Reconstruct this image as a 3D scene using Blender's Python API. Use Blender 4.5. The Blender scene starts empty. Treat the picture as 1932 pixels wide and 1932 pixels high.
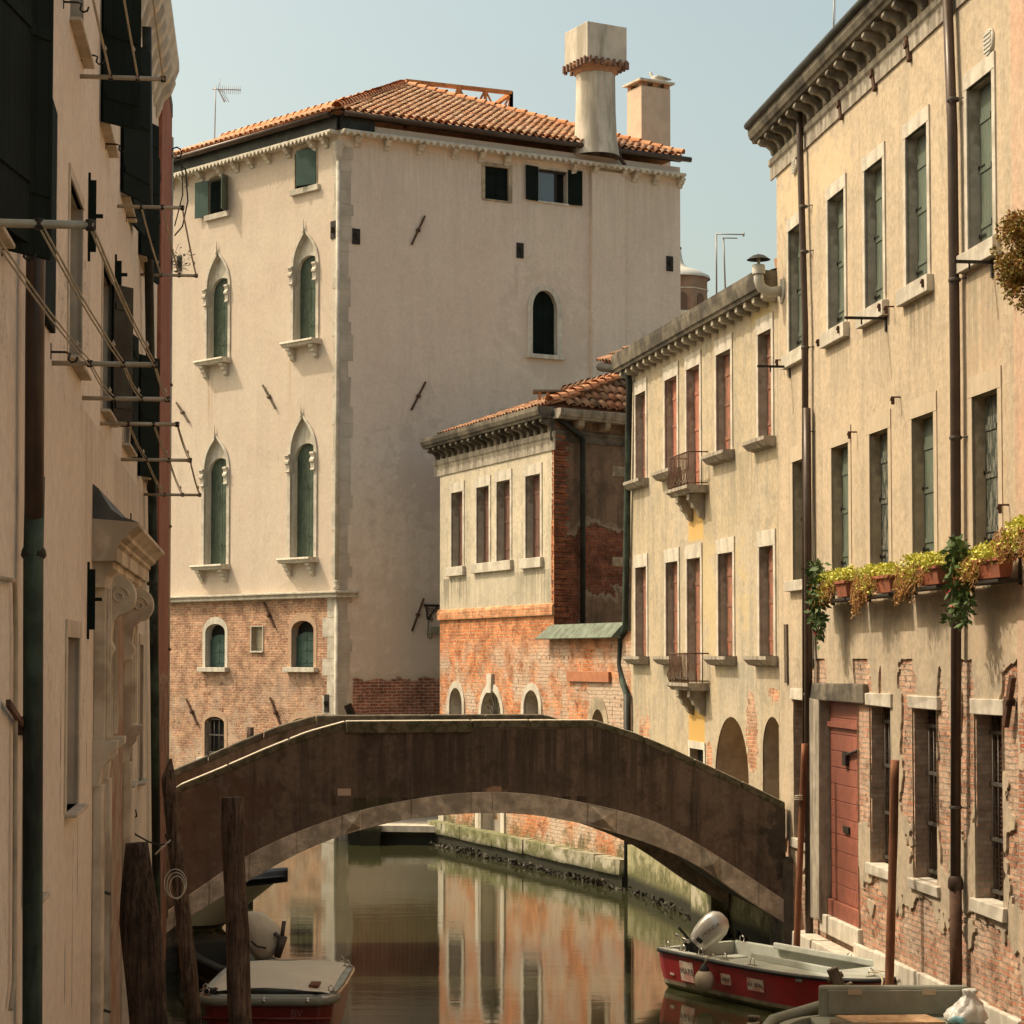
import bpy, math, random
from mathutils import Vector, Matrix
from mathutils.geometry import tessellate_polygon
from mathutils import noise as mnoise
random.seed(7)
R = math.radians
SC = bpy.context.scene
COL = SC.collection

# ------------------------------------------------------------------ camera, sky, sun, exposure
CAM_Z, FOC, HORIZ, CX = 4.9, 3900.0, 1240.0, 966.0
PITCH = R(2.5)
PY = HORIZ - FOC * math.tan(PITCH)
cam_d = bpy.data.cameras.new('camera'); cam = bpy.data.objects.new('camera', cam_d); COL.objects.link(cam)
cam.location = (0, 0, CAM_Z); cam.rotation_euler = (R(90) + PITCH, 0, 0)
cam_d.sensor_width = 36; cam_d.lens = 36 * FOC / 1932.0
cam_d.shift_y = (PY - 966.0) / 1932.0
cam_d.clip_start = 0.5; cam_d.clip_end = 5000
SC.camera = cam

SUN_DIR = Vector((-0.601, 0.137, 0.84)).normalized()
world = bpy.data.worlds.new('World'); SC.world = world; world.use_nodes = True
wn = world.node_tree.nodes; wl = world.node_tree.links
for n in list(wn): wn.remove(n)
sky = wn.new('ShaderNodeTexSky'); sky.sky_type = 'NISHITA'; sky.sun_disc = False
sky.sun_elevation = math.asin(SUN_DIR.z)
sky.sun_rotation = math.atan2(SUN_DIR.x, SUN_DIR.y)
sky.air_density = 1.0; sky.dust_density = 5.5; sky.ozone_density = 1.0
tint = wn.new('ShaderNodeMix'); tint.data_type = 'RGBA'; tint.blend_type = 'MULTIPLY'; tint.inputs[0].default_value = 1.0
tint.inputs[7].default_value = (1.15, 1.08, 0.80, 1)
bgn = wn.new('ShaderNodeBackground'); bgn.inputs[1].default_value = 0.15
wo = wn.new('ShaderNodeOutputWorld')
wl.new(sky.outputs[0], tint.inputs[6]); wl.new(tint.outputs[2], bgn.inputs[0]); wl.new(bgn.outputs[0], wo.inputs[0])

sd = bpy.data.lights.new('sun', 'SUN'); sd.energy = 2.4; sd.angle = R(0.5); sd.color = (1.0, 0.88, 0.72)
sun = bpy.data.objects.new('sun', sd); COL.objects.link(sun)
sun.rotation_euler = SUN_DIR.to_track_quat('Z', 'Y').to_euler()
SC.view_settings.view_transform = 'Standard'; SC.view_settings.look = 'None'
SC.view_settings.gamma = 1.0; SC.view_settings.exposure = 0.56
SC.view_settings.use_curve_mapping = False
SC.render.engine = 'CYCLES'
SC.cycles.max_bounces = 8; SC.cycles.diffuse_bounces = 4

# ------------------------------------------------------------------ geometry helpers
class MB:
    """collects simple shapes; build() links them as one mesh object"""
    def __init__(s): s.v = []; s.f = []; s.sm = []; s.r = []
    def add(s, vs, fs, smooth=False, rnd=0.5):
        b = len(s.v); s.v += [tuple(p) for p in vs]
        for f in fs: s.f.append([b + i for i in f]); s.sm.append(smooth); s.r.append(rnd)
        return s
    def box(s, x0, x1, y0, y1, z0, z1, M=None, rnd=0.5):
        vs = [Vector((x, y, z)) for z in (z0, z1) for y in (y0, y1) for x in (x0, x1)]
        if M is not None: vs = [M @ p for p in vs]
        return s.add(vs, [(0,2,3,1),(4,5,7,6),(0,1,5,4),(2,6,7,3),(0,4,6,2),(1,3,7,5)], rnd=rnd)
    def wonky(s, x0, x1, y0, y1, z0, z1, j, rnd=0.5):
        vs = [Vector((x + random.uniform(-j, j), y + random.uniform(-j, j), z + random.uniform(-j, j))) for z in (z0, z1) for y in (y0, y1) for x in (x0, x1)]
        return s.add(vs, [(0,2,3,1),(4,5,7,6),(0,1,5,4),(2,6,7,3),(0,4,6,2),(1,3,7,5)], rnd=rnd)
    def tube(s, pts, r, n=10, caps=True, smooth=True, rnd=0.5):
        pts = [Vector(p) for p in pts]; rs = r if isinstance(r, (list, tuple)) else [r] * len(pts)
        t0 = (pts[1] - pts[0]).normalized(); a = t0.orthogonal().normalized(); rings = []
        for i, p in enumerate(pts):
            t = (pts[min(i+1, len(pts)-1)] - pts[max(i-1, 0)]).normalized()
            a = (a - t * a.dot(t)); a = a.normalized() if a.length > 1e-6 else t.orthogonal().normalized()
            b = t.cross(a)
            rings.append([p + (a * math.cos(2*math.pi*k/n) + b * math.sin(2*math.pi*k/n)) * rs[i] for k in range(n)])
        vs = [q for rg in rings for q in rg]; fs = []
        for i in range(len(pts)-1):
            for k in range(n):
                fs.append((i*n+k, i*n+(k+1)%n, (i+1)*n+(k+1)%n, (i+1)*n+k))
        s.add(vs, fs, smooth, rnd)
        if caps: s.add(rings[0], [tuple(range(n-1, -1, -1))], False, rnd); s.add(rings[-1], [tuple(range(n))], False, rnd)
        return s
    def lathe(s, prof, c=(0,0,0), n=20, smooth=True):
        c = Vector(c); vs = []; fs = []
        for r, z in prof:
            for k in range(n):
                a = 2*math.pi*k/n; vs.append(c + Vector((r*math.cos(a), r*math.sin(a), z)))
        for i in range(len(prof)-1):
            for k in range(n): fs.append((i*n+k, i*n+(k+1)%n, (i+1)*n+(k+1)%n, (i+1)*n+k))
        s.add(vs, fs, smooth)
        return s
    def profx(s, prof, x0, x1, m0=0.0, m1=0.0):
        """profile [(y,z)...] swept along x; m0/m1: extra length per metre of outward (-y) reach (mitres)"""
        n = len(prof)
        vs = [(x0 + m0*y, y, z) for y, z in prof] + [(x1 - m1*y, y, z) for y, z in prof]
        fs = [(i, (i+1)%n, n+(i+1)%n, n+i) for i in range(n)]
        s.add(vs, fs)
        for off, rev in ((0, False), (n, True)):
            tr = tessellate_polygon([[Vector((y, z, 0)) for y, z in prof]])
            s.add(vs[off:off+n], [t if not rev else t[::-1] for t in tr])
        return s
    def prism(s, poly, y0, y1):
        """polygon [(x,z)...] in the facade plane extruded in y"""
        n = len(poly); vs = [(x, y0, z) for x, z in poly] + [(x, y1, z) for x, z in poly]
        s.add(vs, [(i, (i+1)%n, n+(i+1)%n, n+i) for i in range(n)])
        tr = tessellate_polygon([[Vector((x, z, 0)) for x, z in poly]])
        s.add(vs[:n], tr); s.add(vs[n:], [t[::-1] for t in tr])
        return s
    def ring(s, outer, inner, y0, y1, close=False):
        """band between two polylines of equal count; front at y0, sides back to y1"""
        n = len(outer)
        A = [(x, y0, z) for x, z in outer]; B = [(x, y0, z) for x, z in inner]
        C = [(x, y1, z) for x, z in outer]; D = [(x, y1, z) for x, z in inner]
        m = n if close else n-1
        s.add(A+B, [(i, (i+1)%n, n+(i+1)%n, n+i) for i in range(m)])
        s.add(A+C, [(i, (i+1)%n, n+(i+1)%n, n+i) for i in range(m)])
        s.add(B+D, [(i, (i+1)%n, n+(i+1)%n, n+i) for i in range(m)])
        if not close:
            for i in (0, n-1): s.add([A[i], B[i], D[i], C[i]], [(0,1,2,3)])
        return s
    def sheet(s, outer, holes=(), y=0.0):
        loops = [[Vector((x, z, 0)) for x, z in outer]] + [[Vector((x, z, 0)) for x, z in h] for h in holes]
        vs = [(p.x, y, p.y) for l in loops for p in l]
        return s.add(vs, tessellate_polygon(loops))
    def mesh(s, name):
        me = bpy.data.meshes.new(name); me.from_pydata(s.v, [], s.f)
        me.polygons.foreach_set('use_smooth', s.sm)
        at = me.attributes.new('rnd', 'FLOAT', 'FACE'); at.data.foreach_set('value', s.r)
        me.validate(); me.update()
        return me

WM = {}
def wmat(o): return Matrix.Identity(4) if o is None else WM.get(o.name, Matrix.Identity(4))
def link(o, parent, M):
    COL.objects.link(o)
    WM[o.name] = M
    if parent is not None:
        o.parent = parent; o.matrix_basis = wmat(parent).inverted() @ M
    else: o.matrix_basis = M
    return o
def part(name, mb, mat, parent, M=None, bevel=0, fixn=True):
    me = mb.mesh(name); me.materials.append(mat)
    o = bpy.data.objects.new(name, me)
    link(o, parent, M if M is not None else wmat(parent))
    if fixn:
        import bmesh
        bm = bmesh.new(); bm.from_mesh(me); bmesh.ops.remove_doubles(bm, verts=bm.verts, dist=1e-5)
        bmesh.ops.recalc_face_normals(bm, faces=bm.faces); bm.to_mesh(me); bm.free()
    if bevel:
        b = o.modifiers.new('bevel', 'BEVEL'); b.width = bevel; b.segments = 2; b.limit_method = 'ANGLE'; b.angle_limit = R(40)
    return o
def thing(name, label, cat, M=None, group=None):
    o = bpy.data.objects.new(name, None); o.empty_display_size = 0.3
    link(o, None, M if M is not None else Matrix.Identity(4))
    o['label'] = label; o['category'] = cat
    if group: o['group'] = group
    return o
def tag(o, label, cat, group=None):
    o['label'] = label; o['category'] = cat
    if group: o['group'] = group
    return o
def T(x, y, z): return Matrix.Translation((x, y, z))

class Face:
    """a facade plane: local x runs to the right along the wall, y goes into the building, z up"""
    def __init__(s, ox, oy, dx, dy):
        l = math.hypot(dx, dy); s.o = Vector((ox, oy, 0)); s.d = Vector((dx/l, dy/l, 0)); s.n = Vector((-dy/l, dx/l, 0))
        s.M = Matrix(((s.d.x, s.n.x, 0, ox), (s.d.y, s.n.y, 0, oy), (0, 0, 1, 0), (0, 0, 0, 1)))
    def at(s, u, v, off=0.0):
        """local (x, z) of the wall point seen at u, v; off = metres out from the wall"""
        dr = ray(u, v); p = s.o - s.n * off
        t = p.dot(s.n) / dr.dot(s.n)
        w = dr * t
        return (w - s.o).dot(s.d), w.z + CAM_Z
def ray(u, v):
    x = (u - CX) / FOC; y = (PY - v) / FOC; c, sn = math.cos(PITCH), math.sin(PITCH)
    return Vector((x, c - y*sn, sn + y*c))
def world_at(u, v, Y):
    d = ray(u, v); return d * (Y / d.y) + Vector((0, 0, CAM_Z))
K = dict(B5=(1391,0,.28), B6=(1468.3,463.7,.28), B7=(1468.3,927.4,.28), Ca=(1159.2,463.7,.24), Cb=(1159.2,927.4,.28),
         Da=(772.8,695.5,.24), Db=(772.8,1081.9,.24), P5=(309.1,115.9,.28), P6=(850.1,0,.28), P7=(309.1,695.5,.28), P8=(309.1,1081.9,.28),
         L1=(0,0,.28), L2=(0,463.7,.28), L3=(0,927.4,.28), L4=(0,1391,.36), Z=(1159.2,1391,.4), N=(0,0,1.0),
         W=(656.9,1507,.38), U=(1205.6,1700.2,.256), V=(1391,1777.4,.28), Q=(309.1,1584,.2), S=(772.8,1081.9,.08))
def q(c, x, y): k = K[c]; return k[0] + k[2]*x, k[1] + k[2]*y

# ------------------------------------------------------------------ material helpers
class G:
    def __init__(s, name):
        s.m = bpy.data.materials.new(name); s.m.use_nodes = True; s.t = s.m.node_tree
        for n in list(s.t.nodes): s.t.nodes.remove(n)
        s.out = s.n('ShaderNodeOutputMaterial'); s.p = s.n('ShaderNodeBsdfPrincipled')
        s.t.links.new(s.p.outputs[0], s.out.inputs[0]); s.tc = s.n('ShaderNodeTexCoord')
        s.co = s.tc.outputs['Object']
        sp = s.n('ShaderNodeSeparateXYZ'); s.l(s.co, sp.inputs[0]); s.x, s.y, s.z = sp.outputs
    def n(s, t): return s.t.nodes.new(t)
    def l(s, a, b):
        if hasattr(a, 'is_linked') or isinstance(a, bpy.types.NodeSocket): s.t.links.new(a, b)
        else:
            try: b.default_value = a
            except Exception: b.default_value = (a, a, a) if not isinstance(a, (tuple, list)) else tuple(a)[:len(b.default_value)]
    def c(s, col): return (col[0], col[1], col[2], 1.0)
    def math(s, op, a, b=0.0, cl=False):
        m = s.n('ShaderNodeMath'); m.operation = op; m.use_clamp = cl; s.l(a, m.inputs[0]); s.l(b, m.inputs[1]); return m.outputs[0]
    def vec(s, x, y, z=0.0):
        m = s.n('ShaderNodeCombineXYZ'); s.l(x, m.inputs[0]); s.l(y, m.inputs[1]); s.l(z, m.inputs[2]); return m.outputs[0]
    def scl(s, v, k):
        m = s.n('ShaderNodeVectorMath'); m.operation = 'MULTIPLY'; s.l(v, m.inputs[0]); m.inputs[1].default_value = k; return m.outputs[0]
    def noise(s, v, sc, det=4, ro=0.55, dist=0.0):
        m = s.n('ShaderNodeTexNoise'); s.l(v, m.inputs['Vector']); m.inputs['Scale'].default_value = sc; m.inputs['Detail'].default_value = det
        m.inputs['Roughness'].default_value = ro; m.inputs['Distortion'].default_value = dist; return m.outputs[0]
    def rng(s, f, a, b, c=0.0, d=1.0, smooth=True):
        m = s.n('ShaderNodeMapRange'); m.interpolation_type = 'SMOOTHSTEP' if smooth else 'LINEAR'
        s.l(f, m.inputs[0]); m.inputs[1].default_value = a; m.inputs[2].default_value = b; m.inputs[3].default_value = c; m.inputs[4].default_value = d
        return m.outputs[0]
    def mix(s, f, a, b, mode='MIX'):
        m = s.n('ShaderNodeMix'); m.data_type = 'RGBA'; m.blend_type = mode; s.l(f, m.inputs[0])
        s.l(s.c(a) if isinstance(a, tuple) else a, m.inputs[6]); s.l(s.c(b) if isinstance(b, tuple) else b, m.inputs[7]); return m.outputs[2]
    def mul(s, col, f):
        v = s.n('ShaderNodeVectorMath'); v.operation = 'SCALE'; s.l(s.c(col)[:3] if isinstance(col, tuple) else col, v.inputs[0]); s.l(f, v.inputs[3]); return v.outputs[0]
    def bump(s, h, st=0.5, dist=0.02):
        b = s.n('ShaderNodeBump'); b.inputs['Strength'].default_value = st; b.inputs['Distance'].default_value = dist; s.l(h, b.inputs['Height']); s.l(b.outputs[0], s.p.inputs['Normal'])
    def fin(s, col, rough=0.85, metal=0.0, spec=0.3):
        s.l(s.c(col) if isinstance(col, tuple) else col, s.p.inputs['Base Color']); s.l(rough, s.p.inputs['Roughness']); s.p.inputs['Metallic'].default_value = metal
        s.p.inputs['Specular IOR Level'].default_value = spec; return s.m
    def ell(s, cx, cz, rx, rz, k=1.0):
        a = s.math('DIVIDE', s.math('SUBTRACT', s.x, cx), rx); b = s.math('DIVIDE', s.math('SUBTRACT', s.z, cz), rz)
        d = s.math('SQRT', s.math('ADD', s.math('MULTIPLY', a, a), s.math('MULTIPLY', b, b)))
        return s.math('MULTIPLY', s.math('SUBTRACT', 1.0, d), k)

def plain(name, col, var=0.25, rough=0.7, metal=0.0, bump=0.3, sc=6.0, spec=0.3, stain=None, samt=0.5, streak=False):
    g = G(name); n = g.noise(g.co, sc, 6, .6); n2 = g.noise(g.scl(g.co, (2.5, 2.5, .35)) if streak else g.co, sc*.35, 4, .6)
    c = g.mul(col, g.rng(n, .32, .68, 1-var, 1+var, False))
    if stain: c = g.mix(g.math('MULTIPLY', g.rng(n2, .43, .62), samt), c, stain)
    if bump: g.bump(n, bump, .01)
    return g.fin(c, rough, metal, spec)

def wall_mat(name, base, var, dark, brick=(), bcol=((.36,.12,.06),(.46,.20,.11),(.42,.36,.28)), salt=0.0, salt_z=None, streak=.45,
             bs=(.25,.068), bump=.6, stains=(), algae=None, seed=0.0, k=1.2, speck=0.12, msoft=.05, under=(.50,.42,.30), mottle=1.0, cracks=.10):
    """weathered render over brick. brick: list of ('e',cx,cz,rx,rz) or ('b',z,s) (below z) or ('r',x0,x1,z0,z1)"""
    g = G(name)
    off = g.n('ShaderNodeVectorMath'); off.operation = 'ADD'; g.l(g.co, off.inputs[0]); off.inputs[1].default_value = (seed*3.1, seed*1.7, seed*2.3)
    co = off.outputs[0]
    n1 = g.noise(co, .55, 6, .6); n2 = g.noise(g.scl(co, (2.6, 2.6, .22)), 1.3, 6, .65); n3 = g.noise(co, 11, 5, .65); n4 = g.noise(co, 2.6, 8, .62, .3)
    n5 = g.noise(g.scl(co, (1.0, 1.0, 1.0)), 40, 2, .6)
    c = g.mix(g.rng(n1, .36, .64), base, var)
    c = g.mix(g.math('MULTIPLY', g.rng(n2, .47, .66), streak), c, dark)
    c = g.mix(g.math('MULTIPLY', g.rng(n4, .50, .63), .35*mottle), c, dark)
    c = g.mix(g.math('MULTIPLY', g.rng(n4, .48, .30), .25*mottle), c, tuple(min(1, b*1.12) for b in base))
    c = g.mul(c, g.rng(n3, .36, .64, 1-speck, 1+speck, False))
    c = g.mul(c, g.rng(n5, .3, .7, 1-speck*.5, 1+speck*.5, False))
    h = g.math('ADD', g.math('MULTIPLY', n3, .12), g.math('MULTIPLY', n4, .55))
    if cracks:
        cn = g.noise(g.scl(co, (1.5, 1.5, .62)), 1.3, 7, .64, .9); ln = g.rng(g.math('ABSOLUTE', g.math('SUBTRACT', cn, .5)), 0, .009, 1, 0)
        ar = g.math('MULTIPLY', ln, g.rng(g.noise(co, .42, 3, .5), .49, .58)); c = g.mix(g.math('MULTIPLY', ar, cracks), c, tuple(a*.35 for a in dark)); h = g.math('SUBTRACT', h, g.math('MULTIPLY', ar, 1.2*cracks))
    for st in stains:
        kind, a0, a1, a2, a3, scol, amt = st
        if kind == 'e': f = g.math('ADD', g.ell(a0, a1, a2, a3), g.math('MULTIPLY', g.math('SUBTRACT', n4, .5), 4.0)); mk = g.rng(f, 0, .45)
        elif kind == 'r':   # patch with straight edges
            f = g.math('MINIMUM', g.math('MINIMUM', g.math('SUBTRACT', g.x, a0), g.math('SUBTRACT', a1, g.x)), g.math('MINIMUM', g.math('SUBTRACT', g.z, a2), g.math('SUBTRACT', a3, g.z)))
            mk = g.rng(g.math('ADD', f, g.math('MULTIPLY', g.math('SUBTRACT', n4, .5), .06)), 0, .02)
        else:               # 's': run-off streaks x0,x1 hanging from z top by length
            f = g.math('MULTIPLY', g.rng(g.math('MINIMUM', g.math('SUBTRACT', g.x, a0), g.math('SUBTRACT', a1, g.x)), -.05, .12), g.math('MULTIPLY', g.rng(g.z, a2 + .02, a2), g.rng(g.z, a2 - a3, a2)))
            mk = g.math('MULTIPLY', f, g.rng(g.noise(g.scl(co, (9, 9, .5)), 1.2, 5, .6), .35, .62))
        c = g.mix(g.math('MULTIPLY', mk, amt), c, scol)
    if brick:
        wv = g.vec(g.math('ADD', g.math('ADD', g.x, g.y), g.math('MULTIPLY', g.math('SUBTRACT', n4, .5), .05)), g.math('ADD', g.z, g.math('MULTIPLY', g.math('SUBTRACT', g.noise(co, 3.5, 3, .5), .5), .05)))
        bt = g.n('ShaderNodeTexBrick'); g.l(wv, bt.inputs['Vector']); bt.inputs['Scale'].default_value = 1.0
        bt.inputs['Color1'].default_value = g.c(bcol[0]); bt.inputs['Color2'].default_value = g.c(bcol[1]); bt.inputs['Mortar'].default_value = g.c(bcol[2])
        bt.inputs['Mortar Size'].default_value = .011; bt.inputs['Mortar Smooth'].default_value = .35; bt.inputs['Bias'].default_value = -.1
        bt.inputs['Brick Width'].default_value = bs[0]; bt.inputs['Row Height'].default_value = bs[1]
        bc = g.mul(bt.outputs[0], g.rng(n4, .38, .62, .68, 1.3, False)); bc = g.mul(bc, g.rng(n3, .36, .64, .78, 1.22, False))
        sm = g.rng(g.noise(co, .9, 9, .72), .56 - .16*salt, .72 - .14*salt)
        if salt_z: sm = g.math('MULTIPLY', sm, g.rng(g.z, salt_z[0], salt_z[1]))
        bc = g.mix(g.math('MULTIPLY', sm, min(1.0, salt)), bc, g.mul((.56,.43,.32), g.rng(bt.outputs[1], 0, 1, 1.0, .72, False)))
        pits = g.rng(g.noise(co, 7, 4, .7), .60, .66)
        bc = g.mix(g.math('MULTIPLY', pits, .55), bc, (.10,.055,.035))
        f = None
        for b in brick:
            if b[0] == 'e': e = g.ell(*b[1:5])
            elif b[0] == 'b': e = g.math('DIVIDE', g.math('SUBTRACT', b[1], g.z), b[2])
            else: e = g.math('MINIMUM', g.math('MINIMUM', g.math('SUBTRACT', g.x, b[1]), g.math('SUBTRACT', b[2], g.x)), g.math('MINIMUM', g.math('SUBTRACT', g.z, b[3]), g.math('SUBTRACT', b[4], g.z)))
            f = e if f is None else g.math('MAXIMUM', f, e)
        if k: f = g.math('ADD', f, g.math('MULTIPLY', g.math('SUBTRACT', g.noise(co, 1.9, 9, .68, .5), .5), k*4.2))
        mk = g.rng(f, 0, msoft); edge = g.rng(f, -.22, 0)
        c = g.mix(g.math('MULTIPLY', g.math('SUBTRACT', edge, mk), .55), c, under)
        c = g.mix(mk, c, bc)
        hb = g.math('ADD', g.math('MULTIPLY', g.math('SUBTRACT', 1.0, bt.outputs[1]), .7), g.math('MULTIPLY', g.noise(co, 9, 6, .7), 1.1))
        hb = g.math('SUBTRACT', hb, g.math('MULTIPLY', pits, .8))
        h = g.math('ADD', g.math('MULTIPLY', g.math('SUBTRACT', 1.0, mk), g.math('ADD', h, 2.2)), g.math('MULTIPLY', mk, hb))
    if algae:
        am = g.math('MULTIPLY', g.rng(g.math('ADD', g.z, g.math('MULTIPLY', g.math('SUBTRACT', n4, .5), -2.2)), algae, algae - .5), .85)
        c = g.mix(am, c, g.mix(g.rng(n3, .4, .6), (.075,.078,.026), (.16,.145,.075)))
        c = g.mix(g.rng(g.math('ADD', g.z, g.math('MULTIPLY', g.math('SUBTRACT', n3, .5), -.3)), .42, .22), c, (.028,.026,.016))
    g.bump(h, bump, .022)
    return g.fin(c, .9, 0, .2)

def shutter_mat(name, col, peel=0.0, pcol=(.16,.10,.06), rough=.6, board=.11, spec=.3):
    g = G(name); n = g.noise(g.scl(g.co, (6, 6, 1)), 6, 6, .7); n1 = g.noise(g.co, 2, 4, .5)
    c = g.mul(col, g.rng(n1, .3, .7, .75, 1.3, False))
    if peel:
        pm = g.rng(n, .56 - peel*.14, .60 - peel*.12); c = g.mix(pm, c, pcol)
    ln = g.math('ABSOLUTE', g.math('SUBTRACT', g.math('FRACT', g.math('DIVIDE', g.x, board)), .5)); gr = g.rng(ln, .455, .49)
    c = g.mix(g.math('MULTIPLY', gr, .7), c, tuple(a*.3 for a in col))
    g.bump(g.math('SUBTRACT', g.math('MULTIPLY', n, -.5 if peel else .15), gr), .5, .008)
    return g.fin(c, rough, 0, spec)

def tile_mat(name, a, b, c3):
    g = G(name); at = g.n('ShaderNodeAttribute'); at.attribute_name = 'rnd'; r = at.outputs['Fac']
    n = g.noise(g.co, 5, 5, .65); n2 = g.noise(g.co, .8, 4, .6)
    c = g.mix(g.rng(r, .0, .7), a, b); c = g.mix(g.rng(r, .8, .95), c, c3)
    c = g.mix(g.math('MULTIPLY', g.rng(n2, .5, .7), .4), c, c3)
    c = g.mul(c, g.rng(n, .25, .75, .72, 1.25, False)); g.bump(n, .3, .01)
    return g.fin(c, .85, 0, .2)

def wood_mat(name, col, dk, sc=1.0, rough=.8):
    g = G(name); n = g.noise(g.scl(g.co, (9*sc, 9*sc, .7*sc)), 2.5, 6, .65, .5); n1 = g.noise(g.co, 2.2, 5, .6)
    c = g.mix(g.rng(n, .30, .62), dk, col); c = g.mul(c, g.rng(n1, .35, .65, .65, 1.35, False))
    g.bump(n, .7, .02); return g.fin(c, rough, 0, .25)

CLR = dict
def pile_mat(name, col, dk):
    g = G(name); n = g.noise(g.scl(g.co, (14, 14, .9)), 2.2, 7, .7, .4); n1 = g.noise(g.co, 3.0, 6, .65); n2 = g.noise(g.scl(g.co, (22, 22, .5)), 1.2, 4, .6)
    c = g.mix(g.rng(n, .34, .62), dk, col); c = g.mul(c, g.rng(n1, .36, .64, .6, 1.45, False))
    ck = g.rng(g.math('ABSOLUTE', g.math('SUBTRACT', n2, .5)), 0, .02, 1, 0); c = g.mix(g.math('MULTIPLY', ck, .8), c, (.008,.006,.005))
    pale = g.rng(g.noise(g.scl(g.co, (5, 5, 1.2)), 2.0, 6, .7), .60, .66); c = g.mix(g.math('MULTIPLY', pale, .5), c, (.26,.19,.13))
    c = g.mix(g.rng(g.math('ADD', g.z, g.math('MULTIPLY', g.math('SUBTRACT', n1, .5), 1.5)), 1.5, .8), c, (.022,.024,.012))
    g.bump(g.math('SUBTRACT', n, g.math('MULTIPLY', ck, 1.2)), .9, .025); return g.fin(c, .85, 0, .25)
M_ = {}
M_['stone'] = plain('istrian_stone', (.60,.54,.44), .12, .8, stain=(.36,.31,.24), samt=.55, streak=True)
M_['stone_grey'] = plain('grey_stone', (.36,.31,.24), .2, .85, stain=(.16,.13,.10), samt=.75, streak=True, bump=.5)
M_['stone_dirty_shade'] = plain('dirty_shaded_stone', (.155,.13,.095), .3, .9, stain=(.05,.042,.032), samt=.9, bump=.6, sc=5)  # dirt tone, kept dark to paint shade into cornices and between corbels
M_['stone_white'] = plain('pale_limestone', (.55,.49,.40), .12, .8, stain=(.33,.285,.22), samt=.6, bump=.5)
M_['plaster_jamb'] = plain('rendered_jamb', (.44,.35,.24), .15, .9, stain=(.20,.16,.11), samt=.7, bump=.4)
M_['grey_jamb'] = plain('worn_grey_jamb', (.43,.385,.31), .15, .9, stain=(.19,.155,.11), samt=.8, bump=.5)
M_['green'] = shutter_mat('green_shutter_paint', (.040,.075,.058))
M_['green_grey'] = shutter_mat('faded_green_shutter_paint', (.105,.130,.095), .1, (.17,.16,.12))
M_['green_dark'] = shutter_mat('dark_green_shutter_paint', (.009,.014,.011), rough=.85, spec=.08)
M_['green_worn'] = shutter_mat('worn_green_shutter_paint', (.035,.045,.035), .6, (.20,.19,.15))
M_['red_peel'] = shutter_mat('peeling_red_shutter_paint', (.40,.14,.085), .75, (.17,.11,.075))
M_['red_sh'] = shutter_mat('red_shutter_paint', (.44,.17,.11), .25, (.2,.09,.06))
M_['brown_sh'] = shutter_mat('brown_shutter_paint', (.17,.085,.06), .25, (.09,.05,.04))
M_['red_door'] = shutter_mat('red_door_paint', (.42,.14,.09), .3, (.24,.09,.06), board=50)
M_['iron'] = plain('dark_iron', (.035,.028,.022), .3, .6, .3)
M_['iron_bar'] = plain('window_bar_iron', (.10,.085,.07), .3, .6, .4)
M_['rust'] = plain('rusty_iron', (.12,.06,.035), .4, .8, .1, stain=(.05,.03,.02))
M_['pipe_brown'] = plain('brown_painted_pipe', (.075,.048,.034), .15, .35, .2, bump=.1, stain=(.045,.03,.022))
M_['pipe_black'] = plain('blackened_pipe', (.022,.020,.016), .3, .55, .2, stain=(.05,.06,.045))
M_['copper'] = plain('green_copper', (.045,.066,.046), .5, .7, .1, stain=(.016,.018,.013), samt=1.0, streak=True, sc=4.5)
M_['copper_roof'] = plain('verdigris_sheet', (.16,.19,.145), .25, .5, .3, stain=(.09,.09,.065), samt=.7, streak=True)
M_['lead'] = plain('grey_lead', (.10,.10,.095), .25, .6, .2, stain=(.05,.05,.05))
M_['galv'] = plain('galvanised_tube', (.40,.34,.25), .15, .5, .3, bump=.1, stain=(.24,.18,.12))
M_['rope'] = plain('pale_rope', (.42,.36,.26), .2, .9)
M_['rope_white'] = plain('white_hose', (.55,.51,.42), .15, .6)
M_['glass'] = plain('window_glass', (.10,.12,.14), .05, .08, 0, 0, spec=.8)
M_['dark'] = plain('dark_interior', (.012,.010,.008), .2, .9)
M_['white_pvc'] = plain('white_plastic', (.50,.46,.38), .08, .4, 0, .05)
M_['terracotta'] = plain('terracotta_pot', (.34,.11,.055), .2, .8, stain=(.22,.09,.05))
M_['wood_new'] = wood_mat('orange_timber', (.50,.22,.08), (.34,.13,.05))
M_['wood_old'] = pile_mat('weathered_pile_wood', (.15,.10,.068), (.060,.040,.028))
M_['wood_red'] = wood_mat('oiled_reddish_wood', (.21,.085,.04), (.13,.05,.025))
M_['wood_grey'] = wood_mat('grey_weathered_wood', (.16,.12,.08), (.07,.05,.035))
M_['tan_surround'] = plain('tan_painted_surround', (.50,.40,.285), .08, .9, stain=(.42,.33,.22), samt=.5, streak=True)
M_['plank'] = wood_mat('light_plywood', (.46,.29,.16), (.36,.21,.11), .6)
M_['tile_new'] = tile_mat('orange_roof_tile', (.62,.25,.11), (.70,.38,.20), (.42,.24,.13))
M_['tile_pink'] = tile_mat('faded_roof_tile', (.72,.36,.19), (.78,.50,.32), (.55,.33,.19))
M_['tile_old'] = tile_mat('old_brown_roof_tile', (.33,.15,.085), (.42,.24,.14), (.14,.09,.055))
g = G('rough_brick_jamb'); bt = g.n('ShaderNodeTexBrick'); g.l(g.vec(g.math('ADD', g.x, g.y), g.z), bt.inputs['Vector']); bt.inputs['Scale'].default_value = 1
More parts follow.
